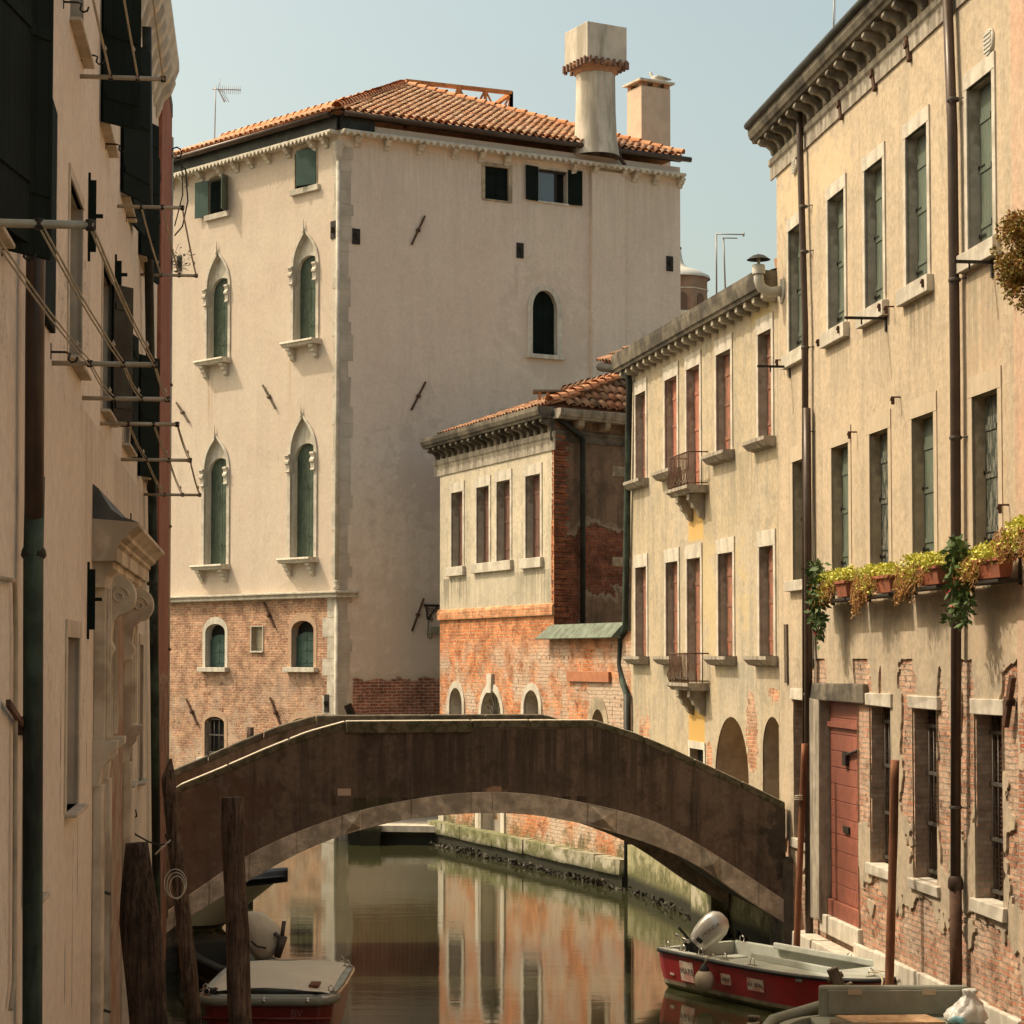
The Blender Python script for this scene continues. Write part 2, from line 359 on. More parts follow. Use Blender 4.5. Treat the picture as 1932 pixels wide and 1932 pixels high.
bt.inputs['Color1'].default_value = (.42,.27,.19,1); bt.inputs['Color2'].default_value = (.50,.36,.27,1); bt.inputs['Mortar'].default_value = (.36,.29,.22,1); bt.inputs['Mortar Size'].default_value = .012; bt.inputs['Brick Width'].default_value = .25; bt.inputs['Row Height'].default_value = .07
nn_ = g.noise(g.co, 5, 7, .7); g.bump(g.math('ADD', g.math('MULTIPLY', g.math('SUBTRACT', 1.0, bt.outputs[1]), .6), nn_), .9, .03)
M_['brick_jamb'] = g.fin(g.mul(bt.outputs[0], g.rng(nn_, .3, .7, .6, 1.3, False)), .9)
M_['grey_corbel'] = plain('limewashed_corbel', (.42,.37,.28), .15, .9, stain=(.2,.17,.13), samt=.6)
M_['passage_wall'] = plain('passage_plaster', (.46,.33,.24), .12, .9, stain=(.25,.18,.13), samt=.6)
M_['warm_passage'] = plain('passage_side_plaster', (.50,.38,.26), .12, .9, stain=(.3,.22,.15), samt=.6)
M_['cream_panel'] = plain('cream_panel', (.52,.44,.30), .06, .9)
M_['ring_stone'] = plain('worn_arch_stone', (.60,.50,.38), .3, .9, stain=(.34,.28,.20), samt=.8, sc=9, bump=.9)
M_['plate'] = plain('small_pale_plate', (.62,.45,.33), .08, .8)
M_['coping'] = M_['stone_dirty_shade']
M_['green_gothic'] = shutter_mat('moss_green_shutter_paint', (.050,.072,.046), .15, (.11,.13,.09))

# ------------------------------------------------------------------ building helpers
def curve(kind, x0, x1, z0, zs, zt, n=14):
    """opening outline from bottom left, up, over and down to bottom right"""
    xm, hw = (x0+x1)/2, (x1-x0)/2
    if kind == 'rect': return [(x0,z0),(x0,zt),(x1,zt),(x1,z0)]
    pts = [(x0, z0)]
    for i in range(2*n+1):
        t = i/n
        if kind == 'seg': a = math.pi*(1 - i/(2*n)); pts.append((xm + hw*math.cos(a), zs + (zt-zs)*math.sin(a)))
        else:
            k = t if t <= 1 else 2-t; OG = ((0,1),(.2,.97),(.4,.87),(.55,.73),(.7,.52),(.8,.34),(.9,.14),(.96,.05),(1,0)); f = 0
            for (a, b), (c, d) in zip(OG[:-1], OG[1:]):
                if a <= k <= c: f = b+(d-b)*(k-a)/(c-a)
            pts.append((xm + (-hw if t <= 1 else hw)*f, zs + (zt-zs)*k))
    pts.append((x1, z0)); return pts
def shift(p, dx, dz): return [(x-dx, z-dz) for x, z in p]
def grow(x0, x1, zt, e): return x0-e, x1+e, zt+e

def window(root, F, x0, x1, z0, zt, zs=None, kind='rect', ikind=None, fw=.1, fl=.14, depth=.18, proud=.02, frame='stone', jamb='plaster_jamb',
           sh='green', leaves=2, sill=(.08,.1,.08), cap=None, rev0=0.0, label=None, sh_top=0.0, name='window', tip=None, hinges=0, sillmat=None, brick_arch=None):
    """one window: surround (the part) with reveal, shutter leaves and sill as sub-parts; returns the hole for the wall"""
    zs = zt if zs is None else zs; ikind = ikind or kind
    inner = curve(ikind, x0, x1, z0, zs, zt)
    hole = inner if not (fw > 0 and kind != 'rect') else inner
    M = F.M @ T(x0, 0, z0)
    w = x1-x0; h = zt-z0
    i2 = shift(inner, x0, z0)
    mb = MB()
    if kind == 'rect':
        mb.box(-fw, 0, -proud, .03, 0, h); mb.box(w, w+fw, -proud, .03, 0, h); mb.box(-fw, w+fw, -proud-.004, .03, h, h+fl)
        if fl == 0 and fw == 0: mb = MB().ring(i2, i2, -.001, .02)
    else:
        o2 = curve(kind, -fw, w+fw, 0, zs-z0, (tip if tip else zt-z0+fl))
        mb.ring(o2, i2, -proud, .03)
    o = part(name, mb, M_[frame], root, M)
    if label: o['label'] = label
    rv = MB().ring(i2, i2, 0, depth+.03)
    rv = MB(); n = len(i2)
    A = [(x, rev0, z) for x, z in i2]; B = [(x, depth+.06, z) for x, z in i2]
    rv.add(A+B, [(i, i+1, n+i+1, n+i) for i in range(n-1)] + [(n-1, 0, n, 2*n-1)])
    part('reveal', rv, M_[jamb], o, M)
    # leaves
    lz = h - sh_top
    if leaves:
        lw = w/leaves
        for k in range(leaves):
            xs = [k*lw+.006, (k+1)*lw-.006]
            poly = []
            if ikind == 'rect': poly = [(xs[0], .01), (xs[0], lz-.01), (xs[1], lz-.01), (xs[1], .01)]
            else:
                top = []
                for i in range(9):
                    xx = xs[0] + (xs[1]-xs[0])*i/8
                    hz = zcurve(i2, xx)
                    if cap: hz = min(hz, (zs-z0-.1) + (cap-zs)*math.sqrt(max(0, 1-((xx-w/2)/(w/2))**2)))
                    top.append((xx, hz - .01 - sh_top))
                poly = [(xs[0], .01)] + top + [(xs[1], .01)]
            mb = MB().prism(poly, depth, depth+.04)
            for zz in (.16*lz, .5*lz, .8*lz): mb.box(xs[0]+.02, xs[1]-.02, depth-.012, depth, zz-.035, zz+.035)
            part('shutter', mb, M_[sh], o, M, fixn=False)
            if hinges:
                hb = MB(); sx = xs[0] if k == 0 else xs[1]-.2
                for zz in (.10*lz, .52*lz):
                    part('hinge', MB().box(sx, sx+.2, depth-.020, depth-.010, zz-.009, zz+.009).box((xs[0] if k == 0 else xs[1]-.015), (xs[0]+.015 if k == 0 else xs[1]), depth-.026, depth-.012, zz-.025, zz+.025), M_['iron'], o, M)
        if cap:   # carved stone tympanum above the leaves
            a2 = curve('seg', 0, w, zs-z0-.12, zs-z0-.1, cap-z0-.1); part('tympanum', MB().ring([p if 0 < i < len(i2)-1 else (p[0], zs-z0-.12) for i, p in enumerate(i2)], a2, depth-.10, depth+.05), M_[jamb], o, M)
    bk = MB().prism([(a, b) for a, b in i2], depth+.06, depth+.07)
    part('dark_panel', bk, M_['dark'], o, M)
    if sill:
        so, shh, sp = sill
        part('sill', MB().box(-so, w+so, -sp, depth, -shh, 0), M_[sillmat or frame], o, M, bevel=.008)
    return hole
def zcurve(poly, x):
    best = None
    for (a, b), (c, d) in zip(poly[1:-2], poly[2:-1]):
        if min(a, c)-1e-6 <= x <= max(a, c)+1e-6 and abs(c-a) > 1e-9:
            z = b + (d-b)*(x-a)/(c-a); best = z if best is None else max(best, z)
    if best is None: best = max(p[1] for p in poly)
    return best

def tiles(name, P0, e, w, n, W, H, inside, mat, root, pitch=.2, row=.34, r=.088, L=.44, M=None, jit=.012, base=True):
    mb = MB(); e, w, n = e.normalized(), w.normalized(), n.normalized()
    nc = int(W/pitch)+2; nr = int(H/row)+2
    for i in range(-1, nc):
        for j in range(nr):
            cx, cy = i*pitch + pitch/2, j*row
            if not inside(cx, cy + L*.45): continue
            rnd = random.random(); dx = random.uniform(-jit, jit); dn = random.uniform(-jit*.5, jit); sk = random.uniform(-.04, .04)
            vs = []
            for k in range(7):
                a = math.pi*k/6
                for (yy, rr, up) in ((cy, r, .055+dn), (cy+L, r*.8, .018)):
                    vs.append(P0 + e*(cx+dx+sk*(yy-cy)-rr*math.cos(a)) + w*yy + n*(rr*math.sin(a)*.85 + up))
            fs = [(2*k, 2*k+2, 2*k+3, 2*k+1) for k in range(6)]
            # lip: inner arc so the tile reads as thick at its mouth
            b = len(vs)
            for k in range(7):
                a = math.pi*k/6; vs.append(P0 + e*(cx+dx-(r-.016)*math.cos(a)) + w*(cy+.002) + n*((r-.016)*math.sin(a)*.85 + .055+dn))
            fs += [(2*k, b+k, b+k+1, 2*k+2) for k in range(6)]
            mb.add(vs, fs, True, rnd)
            # pan tile between covers
            rr = r*.92; vs = []
            for k in range(5):
                a = math.pi*k/4
                for (yy, up) in ((cy+.08, .05), (cy+L+.05, .025)):
                    vs.append(P0 + e*(cx+pitch/2-rr*math.cos(a)) + w*yy + n*(-rr*math.sin(a)*.55 + up))
            mb.add(vs, [(2*k, 2*k+1, 2*k+3, 2*k+2) for k in range(4)], True, min(1, rnd*.6+.35))
    o = part(name, mb, mat, root, M or wmat(root), fixn=False)
    return o
def world_part(name, mb, mat, root, **k): return part(name, mb, mat, root, Matrix.Identity(4), **k)

def ridge(P, Q, r=.12, step=.36):
    mb = MB(); d = (Q-P); L = d.length; d.normalize(); side = d.cross(Vector((0,0,1))).normalized(); up = side.cross(d)
    t = 0
    while t < L-.1:
        vs = []; dn = random.uniform(-.01, .015)
        for k in range(8):
            a = math.pi*k/7
            for tt, rr, u_ in ((t, r, .03+dn), (min(L, t+step+.08), r*.82, 0)):
                vs.append(P + d*tt - side*rr*math.cos(a) + up*(rr*math.sin(a)+u_))
        mb.add(vs, [(2*k, 2*k+2, 2*k+3, 2*k+1) for k in range(7)], True, random.random()*.5); t += step
    return mb

def leafcloud(mb, c, rad, n, size, rnd=(0,1), droop=0.0, aspect=2.2):
    c = Vector(c)
    for _ in range(n):
        while True:
            p = Vector((random.uniform(-1,1), random.uniform(-1,1), random.uniform(-1,1)))
            if p.length <= 1: break
        k = .55 + .45*random.random(); p = p.normalized()*k if p.length > .01 else p
        pos = c + Vector((p.x*rad[0], p.y*rad[1], p.z*rad[2]))
        d = (p + Vector((random.uniform(-.8,.8), random.uniform(-.8,.8), random.uniform(-.8,.8)-droop))).normalized()
        s = d.orthogonal().normalized(); s.rotate(Matrix.Rotation(random.uniform(0, 6.3), 3, d))
        sz = size*random.uniform(.45, 1.8); w_ = sz/aspect
        mb.add([pos, pos+d*sz*.5+s*w_*.5, pos+d*sz, pos+d*sz*.5-s*w_*.5], [(0,1,2,3)], False, random.uniform(*rnd))

def leaf_mat(name, a, b, c3):
    g = G(name); at = g.n('ShaderNodeAttribute'); at.attribute_name = 'rnd'; r = at.outputs['Fac']
    c = g.mix(g.rng(r, 0, .6), a, b); c = g.mix(g.rng(r, .75, 1), c, c3)
    g.p.inputs['Subsurface Weight'].default_value = 0
    return g.fin(c, .6, 0, .3)

def anchor_bar(root, F, a, b, off=.05, r=.03, name='wall_anchor', mat='rust'):
    (x0, z0), (x1, z1) = F.at(*a, off), F.at(*b, off)
    mb = MB(); M = F.M @ T((x0+x1)/2, 0, (z0+z1)/2); dx, dz = (x0-x1)/2, (z0-z1)/2
    d = Vector((dx, 0, dz)); L = d.length; ang = math.atan2(d.x, d.z)
    Rm = Matrix.Rotation(ang, 4, 'Y')
    mb.box(-r, r, -off-r*.6, -off+r*.6, -L, L, Rm); mb.box(-.05, .05, -off-.05, 0, -.04, .04, Rm)
    return part(name, mb, M_[mat], root, M, bevel=.006)
def plate(root, F, c, p0, p1, tilt=0.0, name='anchor_plate', mat='iron'):
    (x0, z0), (x1, z1) = F.at(*q(c, *p0)), F.at(*q(c, *p1)); w, h = abs(x1-x0)/2, abs(z1-z0)/2
    M = F.M @ T((x0+x1)/2, 0, (z0+z1)/2) @ Matrix.Rotation(tilt, 4, 'Y')
    mb = MB().box(-w, w, -.03, .005, -h, h).box(-.04, .04, -.07, -.03, -.06, .06).tube([(0,-.07,-.1),(0,-.1,.02),(0,-.07,.12)], .018, 6)
    return part(name, mb, M_[mat], root, M)
def fl(f, s, x0): return [(x, z) for x, z in s]

# ------------------------------------------------------------------ facades
FP = Face(-4.682, 55.5, .9913, -1)        # palace, lit face (origin at its corner, x negative to the left)
FR = Face(-4.682, 55.5, 1.855, 1)         # palace, shaded face
FD = Face(20.76-.4144*54.7, 54.7, .4144, -1)
FDR = Face(20.76-.4144*47.8, 47.8, .777, .629)
FC = Face(11.17-.1964*44, 44, .1964, -1)
FB = Face(8.675-.1238*34.3, 34.3, .1238, -1)
FL = Face(-1.4-.1238*28.6, 28.6, -.1238, 1)
FBR = Face(-5.45, 32.4, .9924, .1229)
def X(F, c, x, y): return F.at(*q(c, x, y))[0]
def Zv(F, c, x, y): return F.at(*q(c, x, y))[1]

# ================================================================== setting: water, ground
g = G('canal_water_surface')
co = g.co
a = g.noise(g.scl(co, (.6, 1.6, 1)), 1.8, 3, .5, .3); b = g.noise(g.scl(co, (2.0, 7.0, 1)), 4.0, 3, .6, .6); c2 = g.noise(g.scl(co, (.15, .4, 1)), 1, 3, .5)
h = g.math('ADD', g.math('MULTIPLY', a, .40), g.math('MULTIPLY', b, .06)); h = g.math('MULTIPLY', h, g.rng(c2, .3, .7, .55, 1.3))
g.bump(h, .095, .07)
M_['water'] = g.fin(g.mix(g.rng(c2, .35, .65), (.040,.040,.018), (.032,.033,.015)), .025, 0, .8)
g.p.inputs['IOR'].default_value = 1.33
w = part('water', MB().add([(-260,-60,0),(260,-60,0),(260,400,0),(-260,400,0)], [(0,1,2,3)]), M_['water'], None); w['kind'] = 'structure'
M_['earth'] = plain('paved_ground', (.28,.24,.19), .2, .9, sc=1)
def ground(name, poly, z0=-1.2, z1=.85):
    n = len(poly); mb = MB(); mb.add([(x,y,z1) for x,y in poly] + [(x,y,z0) for x,y in poly], [(i,(i+1)%n,n+(i+1)%n,n+i) for i in range(n)])
    mb.add([(x,y,z1) for x,y in poly], tessellate_polygon([[Vector((x,y,0)) for x,y in poly]]))
    o = part(name, mb, M_['earth'], None); o['kind'] = 'structure'; return o
ground('ground', [(-1.75-.0,0),(-5.6,32.9),(-6.0,34.2),(-60,60),(-240,60),(-240,-50),(1-1.75,-50)])
ground('ground', [(8.9,0),(4.75,34.2),(2.75,44.2),(-1.7,54.9),(-1.2,58),(5.5,62),(8,75),(-30,110),(-60,390),(250,390),(250,-50),(8.9,-50)])

# ================================================================== PALACE
pal = thing('palace', 'tall cream plastered palace with pointed gothic windows behind the bridge', 'building', T(*FP.o))
PH = 19.10                                  # cornice height
EZ = 19.66                                   # eave
xL, xR = -14.0, 10.98
m_pl = wall_mat('cream_render_over_brick', (.60,.495,.39), (.575,.462,.36), (.48,.39,.30), brick=(('b', 6.52, .5),), salt=.8, salt_z=(5.4, 2.6),
                bcol=((.36,.16,.09),(.47,.26,.15),(.46,.36,.26)), streak=.3, k=0.0, bump=.7, seed=1.3, mottle=.45, speck=.05, cracks=.15,
                stains=(('s', -5.9, -5.65, 13.0, 2.2, (.36,.20,.10), .8), ('s', -5.1, -5.0, 8.9, .8, (.36,.20,.10), .5), ('s', -2.2, -2.0, 13.3, 2.6, (.42,.27,.15), .55)))
x_a, z_a = FR.at(665, 1280); x_b, z_b = FR.at(830, 1352)
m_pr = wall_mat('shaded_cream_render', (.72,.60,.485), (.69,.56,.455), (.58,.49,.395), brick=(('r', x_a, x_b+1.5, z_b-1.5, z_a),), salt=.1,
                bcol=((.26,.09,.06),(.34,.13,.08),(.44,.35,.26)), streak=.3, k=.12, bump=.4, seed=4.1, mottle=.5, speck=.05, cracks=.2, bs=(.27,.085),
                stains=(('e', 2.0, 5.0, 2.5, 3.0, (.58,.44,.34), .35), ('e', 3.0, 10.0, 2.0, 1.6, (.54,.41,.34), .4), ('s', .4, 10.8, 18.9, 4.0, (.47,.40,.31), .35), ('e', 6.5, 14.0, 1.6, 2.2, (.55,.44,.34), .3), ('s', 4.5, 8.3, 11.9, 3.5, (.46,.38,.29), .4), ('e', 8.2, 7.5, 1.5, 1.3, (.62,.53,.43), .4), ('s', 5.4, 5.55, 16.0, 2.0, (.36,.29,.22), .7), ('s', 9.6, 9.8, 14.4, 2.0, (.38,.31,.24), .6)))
holesL, holesR = [], []
# gothic windows
def gothic(c, fo0, fo1, in0, in1, ytip, yspr, ybot, cb=None, sx=(0, 0), sbot=None):
    cb = cb or c
    u0, v0 = q(c, in0, yspr); x0, zs = FP.at(u0, v0); x1, _ = FP.at(*q(c, in1, yspr))
    xo0 = FP.at(*q(c, fo0, yspr))[0]; xo1 = FP.at(*q(c, fo1, yspr))[0]
    xm = (x0+x1)/2; zt = FP.at(*q(c, (in0+in1)/2, ytip))[1]; z0 = FP.at(*q(cb, (fo0+fo1)/2, ybot))[1]
    fw = ((x0-xo0)+(xo1-x1))/2
    w_ = x1-x0
    x0, x1 = x0-.02, x1+.01; fw *= .72
    zt2 = zs+(zt-zs)*.92
    hole = window(pal, FP, x0, x1, z0, zt2, zs=zs, kind='ogee', ikind='ogee', fw=fw, tip=zt-z0, depth=.23, proud=.035, frame='stone_white', jamb='stone',
                  sh='green_gothic', leaves=2, sill=None, name='gothic_window', cap=zs+(x1-x0)*.42)
    holesL.append(hole)
    M = FP.M @ T(x0, 0, z0); win = pal.children[-1]
    for xx in (-fw*.5, w_-.04+fw*.5):
        part('capital', MB().profx([(.1,.05),(-.11,.05),(-.12,.0),(-.09,-.03),(-.07,-.09),(-.09,-.12),(-.12,-.16),(-.12,-.22),(-.07,-.24),(-.07,-.40),(-.09,-.42),(-.09,-.45),(-.05,-.46),(.1,-.46)], xx-fw*.5-.03, xx+fw*.5+.02), M_['stone_white'], win, M @ T(0,0,zs-z0), bevel=.008)
    fin = MB().lathe([(.001, .30), (.012, .18), (.022, .06), (.03, 0), (.05, -.10)], ((w_-.04)/2, -.05, zt-z0), 8)
    part('finial', fin, M_['stone_white'], win, M)
    # bracketed sill
    a, b = FP.at(*q(cb, *sx[0]))[0], FP.at(*q(cb, *sx[1]))[0]
    sb = MB().profx([(0,-.0),(-.34,0),(-.36,-.05),(-.30,-.08),(-.27,-.14),(0,-.15)], a-x0+.30, b-x0)
    part('sill', sb, M_['stone'], win, M)
    for xx in (a-x0+.42, b-x0-.28):
        cb_ = MB().prism([(0,0),(0,0)], 0, 0) if False else MB()
        prof = [(0,-.15),(-.24,-.15),(-.24,-.22),(-.17,-.26),(-.17,-.33),(-.10,-.38),(-.09,-.46),(0,-.52)]
        cb_.profx(prof, xx, xx+.16); part('corbel', cb_, M_['stone'], win, M)
    return win
gothic('P5', 858, 1056, 880, 1028, 1125, 1395, 1885, sx=((800,1890),(1062,1890)))
gothic('P5', 278, 456, 298, 436, 1270, 1545, 2010, sx=((222,2010),(455,2010)))
gothic('P7', 835, 1043, 860, 1015, 300, 590, 1275, sx=((778,1285),(1040,1275)))
gothic('P7', 256, 452, 280, 427, 440, 690, 1322, sx=((197,1330),(448,1322)))
# attic windows of the lit face
def px_rect(F, c, x0, x1, yt, yb, xa=None):
    """left/right edges at x0,x1; top and bottom read at x = xa"""
    xa = x0 if xa is None else xa; ym = (yt+yb)/2
    return F.at(*q(c, x0, ym))[0], F.at(*q(c, x1, ym))[0], F.at(*q(c, xa, yb))[1], F.at(*q(c, xa, yt))[1]
def leaf(win, F, xh, xf, of, z0, z1, mat, th=.035, o0=.02):
    """an open shutter leaf in plan from (xh, o0 out) to (xf, of out)"""
    d = Vector((xf-xh, -(of-o0), 0)); L = d.length; ang = math.atan2(d.y, d.x)
    M = F.M @ T(xh, -o0, z0) @ Matrix.Rotation(ang, 4, 'Z')
    mb = MB().box(0, L, -th/2, th/2, 0, z1-z0)
    for zz in (.15, .5, .85): mb.box(.02, L-.02, -th/2-.012, -th/2, (z1-z0)*zz-.035, (z1-z0)*zz+.035)
    return part('shutter', mb, M_[mat], win, M, bevel=.004)
x0, x1, z0, z1 = px_rect(FP, 'P5', 887, 1030, 620, 868, 887)
holesL.append(window(pal, FP, x0, x1, z0, z1+.06, zs=z1-.08, kind='seg', fw=.05, fl=.05, depth=.28, leaves=0, sill=(.15,.16,.1), frame='plaster_jamb', jamb='stone', sillmat='stone_white'))
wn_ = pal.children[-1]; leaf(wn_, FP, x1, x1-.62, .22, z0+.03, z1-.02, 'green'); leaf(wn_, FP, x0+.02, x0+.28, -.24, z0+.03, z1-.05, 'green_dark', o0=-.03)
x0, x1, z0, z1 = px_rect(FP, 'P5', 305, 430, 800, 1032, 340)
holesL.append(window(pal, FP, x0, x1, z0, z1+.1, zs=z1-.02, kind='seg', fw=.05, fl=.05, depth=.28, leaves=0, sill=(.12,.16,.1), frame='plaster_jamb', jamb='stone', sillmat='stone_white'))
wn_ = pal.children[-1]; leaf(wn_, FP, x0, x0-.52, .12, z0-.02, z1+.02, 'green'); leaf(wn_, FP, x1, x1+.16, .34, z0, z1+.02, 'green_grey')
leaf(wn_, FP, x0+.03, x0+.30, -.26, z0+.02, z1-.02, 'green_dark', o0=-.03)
# ground windows with brick arches
def seg_win(c, in0, in1, yt, ys, yb, sillpx=None, bars=False, arch='brick', sillw=.2):
    x0, z0 = FP.at(*q(c, in0, yb)); x1 = FP.at(*q(c, in1, yb))[0]; zs = FP.at(*q(c, in0, ys))[1]; zt = FP.at(*q(c, (in0+in1)/2, yt))[1]
    holesL.append(window(pal, FP, x0, x1, z0, zt, zs=zs, kind='seg', fw=.13, fl=.2, proud=.012, depth=.17, frame='stone' if arch == 'stone' else 'brick_arch', jamb='stone' if arch=='stone' else 'brick_arch',
                         sh='green', leaves=0 if bars else 2, sill=(sillw,.13,.16), sillmat='stone', sh_top=.3 if not bars else 0))
    win = pal.children[-1]; M = FP.M @ T(x0, 0, z0)
    if bars:
        w_ = x1-x0
        for k in range(4): part('bar', MB().tube([(w_*(k+.5)/4, .08, 0), (w_*(k+.5)/4, .08, zt-z0-.06)], .014, 6), M_['iron_bar'], win, M)
        for zz in (.15, .65, 1.1): part('bar', MB().box(0, w_, .065, .095, zz-.02, zz+.02), M_['iron_bar'], win, M)
    return win
g = G('brick_arch_mat'); n_ = g.noise(g.co, 7, 5, .6); br = g.math('FRACT', g.math('MULTIPLY', g.x, 13.0)); c_ = g.mix(g.rng(n_, .4, .6), (.52,.33,.20), (.44,.28,.19)); c_ = g.mix(g.rng(g.math('ABSOLUTE', g.math('SUBTRACT', br, .5)), .38, .46), c_, (.36,.29,.22)); g.bump(n_, .6, .02); M_['brick_arch'] = g.fin(c_, .9)
seg_win('P8', 280, 412, 340, 400, 632, arch='stone')
seg_win('P8', 860, 1010, 318, 385, 632, arch='brick')
seg_win('P8', 275, 408, 965, 1010, 1238, bars=True)
seg_win('P8', 858, 1015, 975, 1020, 1238, bars=True)
# blind niche
x0, x1, z0, z1 = px_rect(FP, 'P8', 592, 668, 360, 522, 592)
holesL.append(window(pal, FP, x0, x1, z0, z1, fw=.03, fl=.03, depth=.16, leaves=1, sh='cream_panel' if 'cream_panel' in M_ else 'stone', sill=(.04,.05,.05), frame='stone', name='blind_niche'))
# walls
part('wall', MB().sheet([(xL,-1.5),(0,-1.5),(0,EZ-.25),(xL,EZ-.25)], holesL), m_pl, pal, FP.M)
# shaded face windows
def small(c, a, b, yt, yb, **k):
    x0, x1, z0, z1 = px_rect(FR, c, a, b, yt, yb)
    holesR.append(window(pal, FR, x0, x1, z0, z1, **k)); return pal.children[-1], x0, x1, z0, z1
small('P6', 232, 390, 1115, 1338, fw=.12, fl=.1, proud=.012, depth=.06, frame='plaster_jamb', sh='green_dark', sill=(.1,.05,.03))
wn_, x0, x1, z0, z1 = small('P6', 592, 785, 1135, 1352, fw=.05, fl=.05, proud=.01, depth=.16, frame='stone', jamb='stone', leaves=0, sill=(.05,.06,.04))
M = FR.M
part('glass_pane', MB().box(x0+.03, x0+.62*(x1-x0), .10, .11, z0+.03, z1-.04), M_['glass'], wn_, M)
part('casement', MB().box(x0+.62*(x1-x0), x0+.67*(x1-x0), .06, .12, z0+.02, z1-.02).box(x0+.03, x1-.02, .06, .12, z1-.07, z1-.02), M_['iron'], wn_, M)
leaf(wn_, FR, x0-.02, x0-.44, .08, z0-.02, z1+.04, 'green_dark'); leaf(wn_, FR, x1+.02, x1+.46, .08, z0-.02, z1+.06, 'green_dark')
u0, v0 = 1004, 668; x0, z0 = FR.at(1004, 668); x1 = FR.at(1050, 668)[0]; zt = FR.at(1027, 548)[1]; zs = zt-.55
holesR.append(window(pal, FR, x0, x1, z0, zt, zs=zs, kind='seg', fw=.16, fl=.14, proud=.04, depth=.14, frame='stone', jamb='stone', sh='green_dark', sill=(.22,.12,.14), name='arched_window'))
part('wall', MB().sheet([(0,-1.5),(xR,-1.5),(xR,EZ-.25),(0,EZ-.25)], holesR), m_pr, pal, FR.M)
A_ = FP.M @ Vector((xL,0,0)); B_ = FR.M @ Vector((xR,0,0)); A2 = A_ + FP.n*9 + FR.n*2; B2 = B_ + Vector((-.474*11, .88*11, 0))
zz = EZ-.25
part('wall', MB().add([A_, A2, B2, B_, A_+Vector((0,0,zz)), A2+Vector((0,0,zz)), B2+Vector((0,0,zz)), B_+Vector((0,0,zz))], [(0,1,5,4),(1,2,6,5),(2,3,7,6),(4,5,6,7)]), M_['plaster_jamb'], pal, Matrix.Identity(4))
# chimney breast on shaded face
xa, xb = X(FR,'P6',940,1150), X(FR,'P6',1158,1160)
part('chimney_breast', MB().box(xa, xb, -.13, .02, -1, EZ-.7), m_pr, pal, FR.M)
# string course
zst = Zv(FP,'P7',1150,1495)
prof = [(0,.0),(-.06,0),(-.16,.02),(-.17,.05),(-.10,.08),(-.10,.11),(-.20,.14),(-.20,.18),(0,.2)]
part('string_course', MB().profx([(y, z-.2) for y, z in prof], xL, .0, 0, .75), M_['stone'], pal, FP.M @ T(0,0,zst))
part('string_course', MB().profx([(y, z-.2) for y, z in prof], 0, .55, .75, 0), M_['stone'], pal, FR.M @ T(0,0,zst))
# quoins: corner shaft + toothed stones
mb = MB(); zc = -1.0
while zc < PH-.5:
    hh = random.uniform(.28,.5); mb.box(0.0, random.choice((.28,.36,.42,.34)), -.012, .05, zc, zc+hh-.012, rnd=random.random()); zc += hh
part('quoin', mb, plain('pale_grey_quoin', (.50,.43,.34), .15, .9, stain=(.36,.31,.25), samt=.7, sc=2), pal, FR.M)
mb = MB(); zc = -1.0; tog = 0
while zc < PH-.5:
    hh = random.uniform(.45,.6) if zc < zst-.5 else random.uniform(.4,.9); tog ^= 1
    w_ = (.62 if tog else .42) if zc < zst-.5 else (.2 if tog else .26)
    mb.box(-w_, -.0, -.012, .05, zc, zc+hh-.01); zc += hh
part('quoin', mb, M_['stone_white'], pal, FP.M)
cm = FP.M @ T(0,0,0)
part('corner_shaft', MB().tube([(-.02,-.02,zst+.1),(-.02,-.02,PH-.6)], .055, 10).tube([(-.02,-.02,-1),(-.02,-.02,zst-.25)], .055, 10)
     .lathe([(.06,0),(.1,.03),(.1,.1),(.065,.14),(.1,.2),(.06,.26)], (-.02,-.02,zst+.02), 12).lathe([(.06,0),(.09,.1),(.13,.2),(.12,.3),(.17,.42),(.17,.5)], (-.02,-.02,PH-.75), 12), M_['stone_white'], pal, cm)
# zigzag cornice with brackets
def zig(F, x0, x1, mats, step, spacing, first, m0, m1):
    mb = MB().profx([(0,-.05),(-.28,-.03),(-.34,0),(-.34,.05),(-.30,.07),(0,.07)], x0, x1, m0, m1)
    n = int((x1-x0)/step)
    for i in range(n):
        xx = x0 + (i+.5)*step
        mb.add([(xx-step*.46,-.345,.02),(xx+step*.46,-.345,.02),(xx,-.345,-.10),(xx-step*.46,-.30,.02),(xx+step*.46,-.30,.02),(xx,-.30,-.10)], [(0,1,2),(3,5,4),(0,2,5,3),(1,4,5,2),(0,3,4,1)])
    part('zigzag_cornice', mb, M_['stone'], pal, F.M @ T(0,0,PH))
    for xx in spacing:
        part('cornice_bracket', MB().profx([(0,-.05),(-.24,-.05),(-.25,-.11),(-.18,-.16),(-.15,-.22),(-.08,-.25),(-.06,-.31),(0,-.34)], xx-.08, xx+.08), M_['stone'], pal, F.M @ T(0,0,PH), bevel=.01)
zig(FP, xL, 0, None, .17, [X(FP,'P5',x_,620) for x_ in (-60,60,152,265,395,500,600,712,852,1020,1100)], 0, 0, 0)
zig(FR, 0, xR, None, .2, [X(FR,'P5',x_,560) for x_ in (1300,1497,1722)] + [X(FR,'P6',x_,1100) for x_ in (20,200,372,825,960,1155,1235,1370,1540)], 0, 0, 0)
